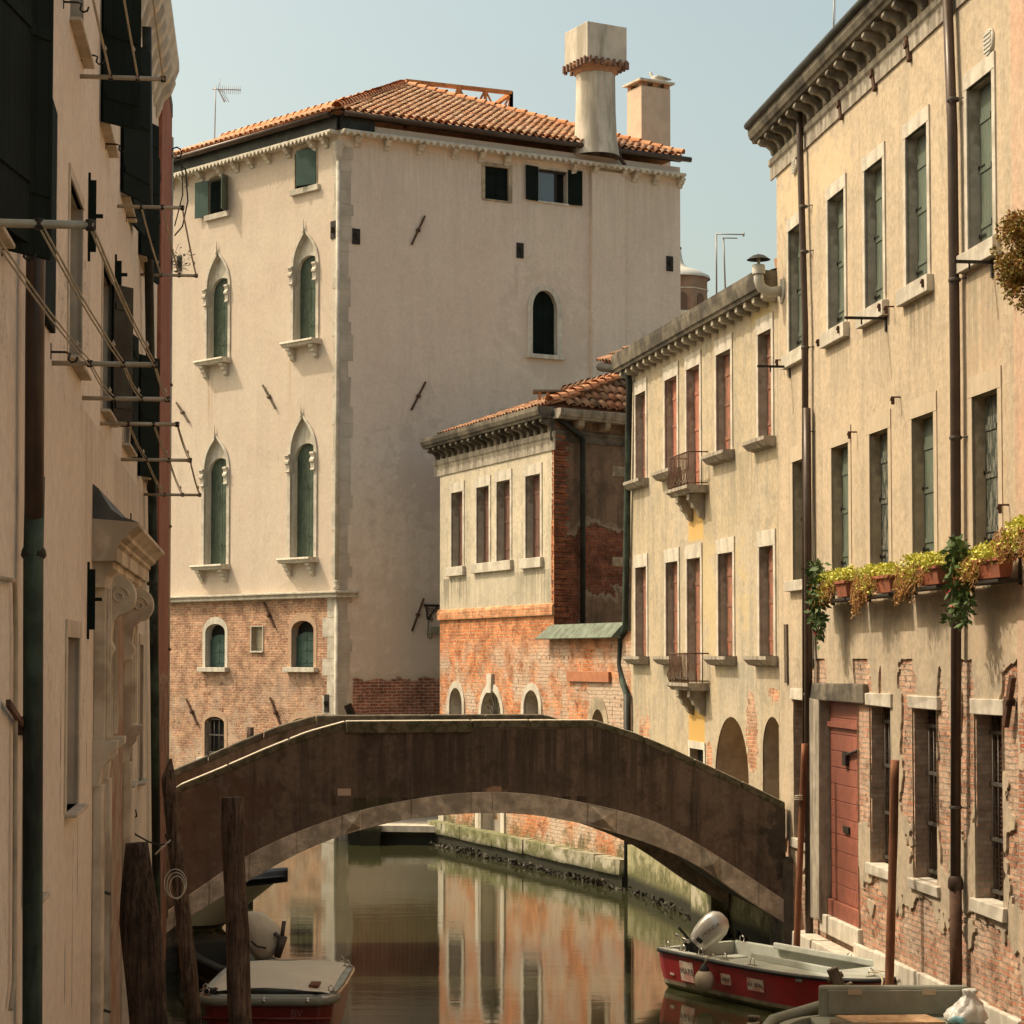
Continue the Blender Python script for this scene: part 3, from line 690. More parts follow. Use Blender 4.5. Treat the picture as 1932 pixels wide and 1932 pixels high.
# wooden band under the gutter (lit side) and rendered band (shaded side)
part('soffit', MB().box(xL, .0, -.27, .02, EZ-.10, EZ-.07), M_['pipe_black'], pal, FP.M); part('soffit', MB().box(0, xR, -.27, .02, EZ-.10, EZ-.07), M_['pipe_black'], pal, FR.M)
part('eave_board', MB().box(xL, .0, -.10, .0, PH+.1, EZ-.12), M_['pipe_black'], pal, FP.M)
part('eave_board', MB().box(0, 1.0, -.12, .0, PH+.1, EZ-.12), M_['pipe_black'], pal, FR.M)
part('gutter', MB().tube([(xL,-.27,EZ-.06),(-.1,-.27,EZ-.06)], .08, 10), M_['pipe_brown'], pal, FP.M)
part('gutter', MB().tube([(.02,-.27,EZ-.06),(5,-.27,EZ-.08),(xR+.2,-.27,EZ-.06)], .08, 10), M_['pipe_brown'], pal, FR.M)
part('downpipe', MB().tube([(xb-.25,-.27,EZ-.1),(xb-.22,-.25,EZ-.3),(xb,-.2,EZ-.5),(xb+.1,-.2,EZ-.58)], .055, 8), M_['pipe_brown'], pal, FR.M)
# roof
ap = world_at(762, 164, 64.35); cL = FP.M @ Vector((0,0,0)); oh = .27
def off_pt(x, y, z): return Vector((x, y, z))
bis = (FP.n + FR.n).normalized(); cor = FP.o - bis*(oh/ bis.dot(FP.n)); cor.z = EZ
farL = FP.M @ Vector((xL, -oh, EZ)); rgt = FR.M @ Vector((xR-.08, -oh, EZ)); ridL = ap - FP.d*9.5
def plane_tiles(name, A, B, poly, mat, pitch, row, r):
    e = (B-A).normalized(); nn = e.cross(poly[-1]-A).normalized(); nn = nn if nn.z > 0 else -nn; w_ = nn.cross(e).normalized()
    w_ = w_ if w_.z > 0 else -w_
    P2 = [((p-A).dot(e), (p-A).dot(w_)) for p in poly]
    def inside(x, y):
        c = False; n = len(P2)
        for i in range(n):
            (x1, y1), (x2, y2) = P2[i], P2[(i+1) % n]
            if (y1 > y) != (y2 > y) and x < (x2-x1)*(y-y1)/(y2-y1)+x1: c = not c
        return c
    W = (B-A).length; H = max(p[1] for p in P2)
    o = tiles(name, A, e, w_, nn, W, H, inside, mat, pal_root[0], pitch, row, r, M=Matrix.Identity(4))
    part('roof_deck', MB().add([p - nn*.03 for p in poly], [tuple(range(len(poly)))]), M_['tile_under'], pal_root[0], Matrix.Identity(4))
    return o
M_['tile_under'] = plain('dark_tile_bed', (.22,.10,.055), .2, .9)
pal_root = [pal]
plane_tiles('roof', cor, rgt, [cor, rgt, ap], M_['tile_pink'], .23, .36, .098)
plane_tiles('roof', farL, cor, [farL, cor, ap, ridL], M_['tile_pink'], .23, .36, .098)
part('roof', MB().add([rgt, B2+Vector((0,0,EZ)), A2+Vector((0,0,EZ)), ridL, ap], [(0,1,4),(1,2,3,4)]), M_['tile_new'], pal, Matrix.Identity(4))
world_part('ridge_tiles', ridge(cor + Vector((0,0,.06)), ap + Vector((0,0,.08)), .14), M_['tile_new'], pal, fixn=False)
world_part('ridge_tiles', ridge(rgt + Vector((0,0,.06)), ap + Vector((0,0,.08)), .13), M_['tile_new'], pal, fixn=False)
world_part('ridge_tiles', ridge(ap + Vector((0,0,.08)), ridL + Vector((0,0,.08)), .13), M_['tile_new'], pal, fixn=False)
# big flared chimney
cxw = world_at(1124, 262, 59.3); Mc = Matrix.Translation((cxw.x, cxw.y, 0)) @ Matrix.Rotation(math.atan2(FR.d.y, FR.d.x), 4, 'Z')
m_ch = plain('stained_chimney_render', (.60,.53,.43), .12, .9, stain=(.30,.26,.20), samt=.8, streak=True, sc=2.2, bump=.4)
def zat(v, Y): d = ray(CX, v); return CAM_Z + d.z/d.y*Y
zb, zn, zk, ztp = EZ-.3, zat(143, 59.3), zat(124, 59.3), zat(57, 59.3)
chm = part('chimney', MB().lathe([(.70,zb),(.62,zb+.5),(.58,zb+1.4),(.57,zn-.1),(.56,zn)], n=28), m_ch, pal, Mc)
part('chimney_collar', MB().lathe([(.56,zn-.02),(.66,zn+.05),(.66,zn+.14),(.78,zn+.2),(.78,zn+.26)], n=8), M_['tile_old'], chm, Mc)
mb = MB()
for k in range(7):
    for sx in (-1, 1):
        t = -.6 + k*.2; mb.box(t-.035, t+.035, sx*.70-.05, sx*.70+.05, zn+.12, zk+.04); mb.box(sx*.70-.05, sx*.70+.05, t-.035, t+.035, zn+.12, zk+.04)
part('chimney_bracket', mb, plain('sooty_brick_teeth', (.20,.12,.085), .25, .9), chm, Mc)
part('chimney_hood', MB().box(-.66, .66, -.66, .66, zk, ztp).box(-.69, .69, -.69, .69, zk-.02, zk+.05), m_ch, chm, Mc, bevel=.02)
# square chimney
c2 = world_at(1224, 262, 62.5); Mc2 = Matrix.Translation((c2.x, c2.y, 0)) @ Matrix.Rotation(math.atan2(FR.d.y, FR.d.x), 4, 'Z')
zt2 = zat(171, 62.5)
ch2 = part('chimney', MB().box(-.52, .52, -.42, .42, EZ-1.5, zt2), M_['plaster_jamb'] if False else plain('pale_chimney_render', (.60,.47,.35), .08, .9, stain=(.46,.36,.27), samt=.4), pal, Mc2, bevel=.015)
mb = MB()
for sx in (-1, 0, 1):
    for sy in (-1, 1): mb.box(sx*.4-.1, sx*.4+.1, sy*.32-.09, sy*.32+.09, zt2, zt2+.16)
part('chimney_brick', mb, M_['tile_old'], ch2, Mc2)
part('chimney_cap', MB().box(-.62, .62, -.52, .52, zt2+.14, zt2+.2), M_['stone'], ch2, Mc2)
GULLP = Mc2 @ Vector((.3, -.1, zt2+.2))
# roof terrace railing (altana)
p0, p1 = world_at(765, 152, 66.0), world_at(965, 174, 67.4); p2 = p1 + Vector((-1.2, 3.2, 0)); p0.z = p1.z = p2.z = zat(153, 66.0); hgt = .95
al = thing('roof_terrace', 'orange timber railing of a roof terrace above the palace ridge', 'terrace railing', T(p0.x, p0.y, p0.z-hgt))
def bar(a, b, w_=.05): return MB().tube([a, b], w_, 4, smooth=False)
for A, B, nb in ((p0, p1, 4), (p1, p2, 3)):
    part('rail', bar(A, B, .085), M_['wood_new'], al, Matrix.Identity(4)); low = Vector((0,0,-hgt))
    part('rail', bar(A+low*.9, B+low*.9, .05), M_['wood_new'], al, Matrix.Identity(4))
    for i in range(nb+1):
        P = A.lerp(B, i/nb); part('post', bar(P+Vector((0,0,.02)), P+low*1.6, .08), M_['wood_new'], al, Matrix.Identity(4))
        if i < nb:
            Q = A.lerp(B, (i+1)/nb); mid = P.lerp(Q, .5)
            part('brace', bar(P, mid+low*.9, .045), M_['wood_new'], al, Matrix.Identity(4)); part('brace', bar(mid+low*.9, Q, .045), M_['wood_new'], al, Matrix.Identity(4))
# iron anchors
for F, c, a_, b_ in ((FR,'P5',(1760,1040),(1670,1235)), (FR,'P7',(1765,88),(1668,280)), (FR,'P7',(1752,1548),(1672,1770)),
                     (FP,'P7',(665,110),(752,270)), (FP,'P7',(83,228),(168,362)), (FP,'P7',(670,1575),(745,1745)), (FP,'P8',(150,845),(225,1020)), (FP,'P8',(715,835),(790,1040))):
    anchor_bar(pal, F, q(c,*a_), q(c,*b_), r=.028, mat='wood_grey' if (F is FP and c=='P7' and a_[1]<300) else 'rust')
for F, c, a_, b_, t_ in ((FR,'P5',(1268,1125),(1320,1235),0), (FR,'P6',(443,1635),(490,1742),0), (FR,'P6',(1453,1725),(1497,1830),0), (FP,'P5',(1128,1080),(1162,1190),0),
                         (FP,'P5',(92,1312),(120,1412),0), (FP,'P8',(1085,815),(1115,935),0), (FR,'P8',(1230,880),(1280,985),-.4)):
    plate(pal, F, c, a_, b_, t_)
# scroll-work lamp bracket and junction box near the low house
M = FR.M; xa, za = FR.at(*q('S',340,770)); xb, zb = FR.at(*q('S',720,740)); zl = FR.at(*q('S',400,1080))[1]
mb = MB().box(xa-.02, xb+.4, -.06, -.02, za-.01, za+.05).tube([(xa+.05,-.04,za),(xa+.08,-.04,zl),(xa+.16,-.04,zl)], .022, 6).tube([(xa+.1,-.04,zl),(xb-.1,-.04,za)], .022, 6)
for k in range(5):
    cx_ = xa+.1+.13*k; rr = .05; zc_ = za-.1-.02*(k%2)
    mb.tube([(cx_+rr*math.cos(t*.7), -.04, zc_+rr*math.sin(t*.7)) for t in range(9)], .011, 5)
for k in range(3): mb.tube([(xa+.12+.04*math.cos(t*.7)+.05*k, -.04, za-.25-.1*k*(.6) + .04*math.sin(t*.7)) for t in range(9)], .011, 5)
part('lamp_bracket', mb, M_['iron'], pal, M)
bx0, bz1 = FR.at(*q('S',450,1250)); bx1, bz0 = FR.at(*q('S',690,1440))
part('junction_box', MB().box(bx0, bx1, -.1, 0, bz0, bz1), plain('grey_green_box', (.26,.25,.18), .1, .7), pal, M, bevel=.02)
part('cable', MB().tube([(xa+.12,-.03,zl),(xa+.1,-.03,zl-.5),(xa+.2,-.03,bz0-.12),(bx0+.1,-.03,bz0-.02)], .012, 5), M_['iron'], pal, M)

# ================================================================== BRICK AND CREAM CANAL HOUSE (left of the red-shuttered one)
dh = thing('low_canal_house', 'two-storey house with cream upper floor over orange brick by the palace', 'building', T(*FD.o))
DL = 11.62; DC = 7.46
xc = FD.at(1045, 900)[0]
zp = FD.at(*q('Db', 240, 290))[1]; ztop = 10.70
m_d = wall_mat('cream_render_on_orange_brick', (.56,.475,.35), (.50,.43,.32), (.28,.25,.185), brick=(('b', zp-.05, .6),('e', xc-.05, zp+.8, .12, 1.6),('e', xc+.02, 8.2, .07, 2.0)), bcol=((.47,.155,.06),(.56,.235,.10),(.50,.32,.20)), salt=.95, salt_z=(zp-.6, zp-1.3), bs=(.27,.085), streak=.4, k=.10, bump=1.2, seed=2.2, algae=.95,
               stains=(('s', .3, xc-.2, zp+.80, 1.6, (.26,.23,.17), .8), ('s', .25, 1.6, zp+.8, 1.2, (.15,.13,.1), .7), ('s', 2.2, 5.2, zp+.8, 1.0, (.62,.54,.42), .6), ('e', xc-.5, zp+3.6, .3, 1.6, (.64,.54,.38), .5), ('e', 4.5, zp-2.3, 2.5, 1.0, (.50,.40,.34), .5), ('r', xc+.2, xc+3.2, 3.9, 5.3, (.56,.36,.18), .75)))
m_dr = wall_mat('dark_bare_side_wall', (.27,.175,.115), (.20,.135,.09), (.09,.07,.05), brick=(('e', .2, 6.4, .7, 1.4),('e', 1.5, 7.2, 1.3, .8)), bcol=((.24,.075,.04),(.30,.11,.06),(.14,.10,.07)), streak=.7, k=.35, bump=.8, seed=6.0, mottle=1.6, salt=.15)
hd = []
def dwin(a, b, yt, yb):
    x0, x1, z0, z1 = px_rect(FD, 'Da', a, b, yt, yb)
    hd.append(window(dh, FD, x0, x1, z0, z1, fw=.11, fl=.26, depth=.19, frame='stone_white', jamb='grey_jamb', sh='brown_sh', sill=None)); return x0, x1, z0, z1
A = dwin(332, 420, 980, 1562); B = dwin(530, 627, 938, 1535); C_ = dwin(688, 793, 892, 1517); D_ = dwin(915, 1030, 848, 1495)
for (xa, xb, z) in ((A[0], A[1], A[2]), (B[0], C_[1], (B[2]+C_[2])/2), (D_[0], D_[1], D_[2])):
    part('sill', MB().box(xa-.2, xb+.2, -.1, .05, z-.24, z), M_['stone_white'], dh, FD.M, bevel=.01)
def darch(a, b, yt, ytf, foot, key=False, fill='stone_grey', fw=.16, zf=None):
    x0 = X(FD,'Db',a,1100); x1 = X(FD,'Db',b,1100); zt = Zv(FD,'Db',(a+b)/2,yt); r_ = (x1-x0)/2
    hd.append(window(dh, FD, x0, x1, foot, zt, zs=zt-r_*.95, kind='seg', fw=fw, fl=fw*1.1, depth=.32, proud=.03, frame='stone_white', jamb='stone_white', sh='grey_panel', leaves=1, sill=None if key else (.1,.12,.06), name='arched_window'))
    if key: part('keystone', MB().prism([((x1-x0)/2-.12, zt-foot-.05),((x1-x0)/2-.17, zt-foot+.42),((x1-x0)/2+.17, zt-foot+.42),((x1-x0)/2+.12, zt-foot-.05)], -.08, 0), M_['stone_white'], dh.children[-1], FD.M @ T(x0,0,foot))
    win = dh.children[-1]; w_ = x1-x0
    return win, x0, w_, zt-foot
M_['grey_panel'] = plain('bricked_in_panel', (.36,.28,.20), .2, .9, stain=(.30,.12,.06), samt=.7)
darch(318, 418, 900, 860, 2.3)
w_, x0_, ww, hh = darch(566, 724, 922, 865, .5, key=True); w2, x2_, ww2, hh2 = darch(903, 1022, 918, 870, 2.3)
for win, xx, w3, h3 in ((w_, x0_, ww, hh), (w2, x2_, ww2, hh2)):
    mb = MB()
    for k in range(9):
        a_ = math.pi*(k+.5)/9; mb.tube([(w3/2, .12, h3-w3*.55), (w3/2+math.cos(a_)*w3*.5, .12, h3-w3*.55+math.sin(a_)*w3*.5)], .013, 5)
    part('fan_grille', mb, M_['iron_bar'], win, FD.M @ T(xx, 0, hh*0 + (.5 if win is w_ else 2.3)))
# pointed niche in the lower wall
x0, x1 = X(FD,'Db',1430,1130), X(FD,'Db',1535,1130); zt = Zv(FD,'Db',1480,1068)
hd.append(window(dh, FD, x0, x1, 2.6, zt, zs=zt-.5, kind='seg', fw=.2, fl=.3, proud=.015, depth=.3, frame='plaster_jamb', jamb='plaster_jamb', sh='brown_sh', leaves=1, sill=None, name='niche'))
zcop = Zv(FD,'Db',1140,505)
part('wall', MB().sheet([(0,-1.5),(DL+.2,-1.5),(DL+.2,zcop+.1),(xc,zcop+.1),(xc,ztop),(0,ztop)], hd), m_d, dh, FD.M)
part('wall', MB().sheet([(0,zcop-1),(4.0,zcop-1),(4.0,ztop),(0,ztop)]), m_dr, dh, FDR.M)
# hidden sides
w0 = FD.M @ Vector((0,0,0)); w1 = w0 + FD.n*5.5; w2_ = FDR.M @ Vector((4.0,0,0)); w3_ = FD.M @ Vector((DL,0,0))
part('wall', MB().add([w0, w1, w2_, w0+Vector((0,0,ztop)), w1+Vector((0,0,ztop)), w2_+Vector((0,0,ztop))], [(0,1,4,3),(1,2,5,4)]), M_['plaster_jamb'], dh, Matrix.Identity(4))
# ledge
zl = Zv(FD,'Db',240,368)
m_ledge = wall_mat('orange_brick_band', (.50,.26,.13), (.44,.22,.11), (.22,.16,.09), brick=(('b', 99, 1),), bcol=((.50,.19,.08),(.56,.28,.14),(.46,.30,.18)), k=0, bump=.6, seed=3)
part('brick_ledge', MB().profx([(0,0),(-.065,0),(-.065,.20),(-.03,.26),(0,.28)], -.06, xc+.02), m_ledge, dh, FD.M @ T(0,0,zl))
# waterside stone plinth and mud
m_base = wall_mat('slimy_stone_plinth', (.40,.36,.27), (.34,.30,.22), (.16,.15,.08), streak=.5, algae=.75, seed=8, bump=.8, stains=(('e',3,.6,6,.3,(.16,.17,.06),.7),))
mb = MB(); xx = -.1
while xx < DL: l_ = random.uniform(.9,1.6); mb.wonky(xx, min(DL, xx+l_-.02), -.30, .05, .30, .62, .015); xx += l_
part('stone_plinth', mb, m_base, dh, FD.M)
part('muddy_footing', MB().box(-.05, DL, -.24, .02, -.8, .3), m_base, dh, FD.M)
for xa, xb, nm in ((830, 839, 'q'), (900, 905.5, 'q'), (947, 953, 'q')):
    a_, b_ = FD.at(xa, 1560)[0], FD.at(xb, 1560)[0]
    part('stone_pilaster', MB().box(max(-.02,a_), b_+.03, -.05, .02, .6, 2.3), M_['stone'], dh, FD.M)
# rubble / mussels along the foot
mb = MB()
for k in range(420):
    x_ = random.uniform(0, DL+8.5); r_ = random.uniform(.03,.09); fx = x_; F_ = FD if x_ < DL else FC; fx = x_ if x_ < DL else x_-DL
    p_ = F_.M @ Vector((fx, -random.uniform(.26,.42) if F_ is FD else -random.uniform(.02,.22), random.uniform(-.03,.10)))
    mb.add([p_+Vector((random.uniform(-r_,r_), random.uniform(-r_,r_), random.uniform(-r_,r_))) for _ in range(6)], [(0,1,2),(2,3,4),(4,5,0),(1,3,5),(0,2,4),(1,5,3)])
o = part('mussel_crust', mb, plain('mussel_crust', (.05,.042,.028), .5, .8, stain=(.13,.11,.08), samt=.6, sc=20), None, Matrix.Identity(4)); o['kind'] = 'stuff'; o['label'] = 'dark mussels and weed along the waterline of the brick wall'
# cornice with corbels
def cornice(root, F, x0, x1, z0, z1, out, sp, mat, bmat, m0=0, m1=0, bw=.11, first=.2, bdrop=.28, rounded=True, frieze=None):
    H_ = z1-z0
    part('cornice', MB().profx([(0, z0+bdrop),(-out*.80, z0+bdrop),(-out*.84, z0+bdrop+H_*.10),(-out*.92, z0+bdrop+H_*.14),(-out, z1-H_*.18),(-out, z1),(0, z1)], x0, x1, m0, m1), M_[mat], root, F.M)
    x_ = x0+first
    while x_ < x1-.05:
        if rounded: pf = [(0,z0+bdrop),(-out*.74,z0+bdrop),(-out*.78,z0+bdrop*.72),(-out*.66,z0+bdrop*.55),(-out*.42,z0+bdrop*.50),(-out*.26,z0+bdrop*.28),(-out*.20,z0),(0,z0-.04)]
        else: pf = [(0,z0+bdrop),(-out*.7,z0+bdrop),(-out*.7,z0+bdrop*.45),(-out*.55,z0+bdrop*.2),(0,z0+bdrop*.1)]
        part('corbel', MB().profx(pf, x_-bw/2, x_+bw/2), M_[bmat], root, F.M, bevel=.008); x_ += sp
    if frieze: part('frieze', MB().profx([(0,z0-frieze),(-.03,z0-frieze),(-.03,z0-frieze*.4),(-.06,z0-frieze*.3),(-.06,z0-.02),(0,z0)], x0, x1), M_['stone_grey' if frieze > .3 else 'stone_dirty_shade'], root, F.M)
cornice(dh, FD, -.35, xc+.1, ztop-.55, ztop, .45, .42, 'stone_dirty_shade', 'stone_dirty_shade', first=.3, bw=.13, frieze=.45)
cornice(dh, FDR, -.1, 4.0, ztop-.5, ztop-.05, .40, .82, 'stone_grey', 'plaster_jamb', first=.75, bw=.17, bdrop=.22, rounded=False, frieze=.28)
# roof: eave over the long face and hip on the right
pal_root[0] = dh
e0 = FD.M @ Vector((.15,-.12,ztop+.02)); e1 = FD.M @ Vector((xc+.1,-.15,ztop+.02)); e2 = FDR.M @ Vector((4.0,-.25,ztop+.02))
apx = world_at(1190, 682, 50.0); apl = e0 + FD.n*4.0 + Vector((0,0,1.15)) + FD.d*1.0
def on_plane(a, b, c, p):
    n_ = (b-a).cross(c-a); return Vector((p.x, p.y, a.z - (n_.x*(p.x-a.x)+n_.y*(p.y-a.y))/n_.z))
hipt = e1 + (FD.n*3.2 + FDR.n*1.9).normalized()*4.6 + Vector((0,0,1.3)); rl = Vector((e0.x, e0.y, 0)) + FD.n*3.6; rl.z = hipt.z
plane_tiles('roof', e0, e1, [e0, e1, hipt, rl], M_['tile_old'], .2, .32, .088)
plane_tiles('roof', e1, e2, [e1, e2, Vector((e2.x, e2.y, hipt.z)) + FDR.n*3.4, hipt], M_['tile_old'], .26, .34, .11)
world_part('ridge_tiles', ridge(e1+Vector((0,0,.08)), hipt+Vector((0,0,.1)), .12), M_['tile_new'], dh, fixn=False)
world_part('ridge_tiles', ridge(hipt+Vector((0,0,.1)), rl+Vector((0,0,.1)), .12), M_['tile_old'], dh, fixn=False)
# little chimney
pc = world_at(1037, 735, 51.5); Mc = Matrix.Translation((pc.x, pc.y, 0)); zc = zat(752, 51.5)
cc = part('chimney', MB().box(-.30,.30,-.2,.2, zc-1.2, zc-.08), m_ledge, dh, Mc)
mb = MB()
for sx in (-.25,-.05,.2):
    mb.box(sx-.04,sx+.04,-.19,-.11,zc-.08,zc+.14); mb.box(sx-.04,sx+.04,.11,.19,zc-.08,zc+.14)
part('chimney_post', mb, M_['tile_old'], cc, Mc); part('chimney_cap', MB().box(-.42,.42,-.28,.28,zc+.14,zc+.19), M_['stone_dirty_shade'], cc, Mc)
# pipes
xa = X(FDR,'Da',1368,900)
pt = lambda x, y, o_=.12: (FDR.at(*q('Da', x, y), o_)[0], -o_, FDR.at(*q('Da', x, y), o_)[1])
part('downpipe', MB().tube([pt(1120,345), pt(1180,400), pt(1355,535), pt(1362,560), pt(1362,1900)[:2]+(zcop+.1,)], .065, 10), M_['pipe_black'], dh, FDR.M)
# copper cap on the lower wall
z_t = zcop+.28
part('copper_cap', MB().add([(xc-.5,-.27,zcop-.02),(DL-.45,-.27,zcop-.02),(DL-.35,.0,zcop+.30),(xc-.2,.0,zcop+.30),(xc-.5,-.26,zcop-.04),(DL-.45,-.26,zcop-.04),(DL-.35,.05,zcop-.04),(xc-.2,.05,zcop-.04)], [(0,1,2,3),(4,7,6,5),(0,4,5,1),(1,5,6,2),(0,3,7,4)]), M_['copper_roof'], dh, FD.M)
a_, za = FD.at(*q('Db',1255,770)); b_, zb_ = FD.at(*q('Db',1585,830))
part('beam', MB().box(a_, b_, -.07, .02, za-.22, za), plain('painted_lintel_beam', (.40,.16,.08), .15, .8), dh, FD.M)
mb = MB(); F_ = FD; m_q = wall_mat('corner_bricks', (.3,.1,.05), (.3,.1,.05), (.1,.05,.03), brick=(('b',99,1),), bcol=((.30,.085,.04),(.36,.13,.06),(.16,.10,.07)), k=0, bump=1.0, seed=5)
zc = zp-.3; t_ = 0
while zc < ztop-.7:
    t_ ^= 1; mb.wonky(.0, .46 if t_ else .36, -.03, .04, zc, zc+.10, .012); zc += .125
part('corner_bricks', mb, m_q, dh, FDR.M)
# bricked-up side window
xa, za = FDR.at(*q('Da',1590,765)); xb2 = xa+1.2
part('stone_lintel', MB().box(xa, xb2, -.015, .02, za-.24, za), M_['plaster_jamb'], dh, FDR.M)
za2 = FDR.at(*q('Da',1590,1480))[1]; part('stone_lintel', MB().box(xa, xb2, -.015, .02, za2-.22, za2), M_['plaster_jamb'], dh, FDR.M)

# small quay in front of the palace
qy = MB(); 
for k in range(7):
    qy.wonky(-3.75+ k*.33*0 , -1.95, 54.2+k*.0, 55.0, .1, .2, .01) if False else None
pq = [(-3.9,54.6),(-1.95,54.3),(-1.6,58.0),(-4.4,55.6)]
o = ground('quay', pq, -1, .34); o.data.materials[0] = m_base
qt = MB(); qt.add([(-3.5,54.35,.34),(-1.92,54.1,.34),(-1.55,58,.34),(-4.2,56.0,.34),(-3.5,54.35,.50),(-1.92,54.1,.50),(-1.55,58,.50),(-4.2,56.0,.50)], [(4,5,6,7),(0,4,5,1) if False else (0,1,5,4),(1,2,6,5),(3,0,4,7)])
o = part('quay_paving', qt, M_['stone'], None, Matrix.Identity(4)); o['kind'] = 'structure'
for (x_, y_, s_) in ((-3.95,54.5,.24),(-3.7,54.25,.2)):
    o = tag(part('stone_block', MB().wonky(-s_*1.3,s_*1.3,-s_,s_,-.3,s_*1.8,.05), M_['stone_dirty_shade'] if False else m_base, None, T(x_,y_,.12)), 'loose mossy stone block at the %s edge of the little quay' % ('far left' if s_ > .22 else 'front left'), 'stone')

# ================================================================== OCHRE HOUSE WITH RED SHUTTERS
ch = thing('ochre_house', 'ochre rendered house with peeling red shutters and two small balconies', 'building', T(*FC.o))
CLn = 9.86; cz = 11.24
m_c = wall_mat('ochre_render', (.465,.385,.28), (.45,.36,.24), (.30,.265,.20), brick=(('e', X(FC,'Cb',1080,1370), Zv(FC,'Cb',1080,1370), .30, .13),('e', X(FC,'Cb',190,1600), Zv(FC,'Cb',190,1600), .5, .35),('e', X(FC,'Cb',930,1600), Zv(FC,'Cb',930,1600), .22, .7),('e', X(FC,'Cb',640,1800), Zv(FC,'Cb',640,1800), .2, .3),('b', 2.45, .6)),
               bcol=((.46,.20,.11),(.54,.28,.16),(.44,.33,.22)), streak=.6, k=1.3, bump=.6, seed=9.1, mottle=1.5, algae=1.0, under=(.50,.42,.31), salt=.5,
               stains=(('s', .2, 1.2, 8.5, 1.7, (.26,.22,.15), .8), ('s', 4.6, 6.0, 8.5, 1.6, (.27,.23,.16), .8), ('s', 7.0, 8.6, 8.5, 1.7, (.27,.23,.16), .75), ('s', .2, 1.3, 4.8, 1.8, (.22,.19,.13), .75), ('s', 2.2, 5.8, 4.8, 1.5, (.26,.23,.17), .7), ('s', 6.6, 9.0, 4.8, 1.2, (.28,.26,.21), .7),
                       ('r', X(FC,'Cb',498,250), X(FC,'Cb',600,250), 7.1, 7.95, (.60,.38,.13), .9), ('r', X(FC,'Cb',500,1600), X(FC,'Cb',610,1600), 2.4, 3.9, (.56,.34,.10), .95), ('e', 9.3, 10.9, 1.2, .5, (.54,.40,.17), .7), ('e', 6.5, 6.0, 2, 1.2, (.60,.46,.24), .5)))
hc = []
sill_pos = []
for row, (c, wins) in enumerate((('Ca', ((172,250,1175,1860),(402,497,1058,None),(573,675,968,None),(807,920,855,1640),(1137,1240,695,1535))), ('Cb', ((147,220,520,1115),(352,432,478,1110),(495,585,460,None),(705,803,420,1106),(983,1078,365,1103))))):
    zt = (10.43, 6.78)[row]; z0 = (8.6, 4.92)[row]; zdoor = (8.12, 4.44)[row]
    for k, (a, b, yt, yb) in enumerate(wins):
        ym = (yt + 500); x0, x1 = X(FC, c, a, ym), X(FC, c, b, ym); zz0 = zdoor if k == 2 else z0
        hc.append(window(ch, FC, x0, x1, zz0, zt, fw=.11, fl=.27, depth=.145, frame='stone_white', jamb='grey_jamb', sh='red_sh' if (row == 0 and k in (1,2)) else 'red_peel', sill=None, hinges=0,
                         name='balcony_door' if k == 2 else 'window'))
        w_ = ch.children[-1]
        if k != 2:
            M = FC.M @ T(x0, 0, zz0); part('sill', MB().profx([(.1,0),(-.22,0),(-.22,-.06),(-.13,-.15),(0,-.18),(.1,-.18)], -.28, x1-x0+.2), M_['stone_grey'], w_, M)
x0, x1 = FC.at(1303,1420)[0], FC.at(1328.6,1420)[0]; zt = FC.at(1303,1411)[1]
hc.append(window(ch, FC, x0, x1, zt-.55, zt, fw=.1, fl=.14, depth=.15, frame='stone', sh='dark', leaves=1, sill=None))
for a, b, yt in ((680, 905, 1520), (1000, 1135, 1520)):
    x0, x1 = X(FC,'Cb',a,1900), X(FC,'Cb',b,1900); zt = Zv(FC,'Cb',(a+b)/2+15,yt)
    hc.append(window(ch, FC, x0, x1, 1.5, zt, zs=zt-(x1-x0)*.55, kind='seg', fw=.0, fl=.0, proud=0, depth=1.4, frame='plaster_jamb', jamb='warm_passage' if 'warm_passage' in M_ else 'plaster_jamb', leaves=1, sh='passage_wall' if 'passage_wall' in M_ else 'grey_jamb', sill=None, name='arcade_arch'))
part('wall', MB().sheet([(0,-1.5),(CLn,-1.5),(CLn,cz-.05),(0,cz-.05)], hc), m_c, ch, FC.M)
part('wall', MB().add([(0,0,-1.5),(0,9,-1.5),(CLn,9,-1.5),(CLn,0,-1.5),(0,0,cz-.05),(0,9,cz-.05),(CLn,9,cz-.05),(CLn,0,cz-.05)], [(0,1,5,4),(1,2,6,5),(2,3,7,6)]), M_['plaster_jamb'], ch, FC.M)
cornice(ch, FC, -.25, CLn+.02, cz-.42, cz+.12, .36, .486, 'stone_dirty_shade', 'grey_corbel' if 'grey_corbel' in M_ else 'stone_grey', first=.35, bw=.13, bdrop=.17, rounded=False, frieze=.0)
pal_root[0] = ch
r0, r1 = FC.M @ Vector((-.1,-.1,cz+.14)), FC.M @ Vector((CLn,-.1,cz+.14)); rr0, rr1 = FC.M @ Vector((.3,4.2,cz+1.3)), FC.M @ Vector((CLn,4.2,cz+1.3))
part('roof', MB().add([r0, r1, rr1, rr0, FC.M @ Vector((0,9,cz)), FC.M @ Vector((CLn,9,cz))], [(0,1,2,3),(3,2,5,4),(0,3,4)]), M_['tile_old'], ch, Matrix.Identity(4))
e0, e1 = FC.M @ Vector((-.35,.2,cz-.1)), FC.M @ Vector((-.35,3.0,cz-.1)); 
plane_tiles('roof', e1, e0, [e1, e0, FC.M @ Vector((.9,.6,cz+.5)), FC.M @ Vector((.9,3.0,cz+.5))], M_['tile_old'], .22, .34, .095)
RA, RB = world_at(1132, 686, 48.2), world_at(1200, 694, 45.6); RC, RD = world_at(1228, 640, 48.0), world_at(1212, 634, 50.0)
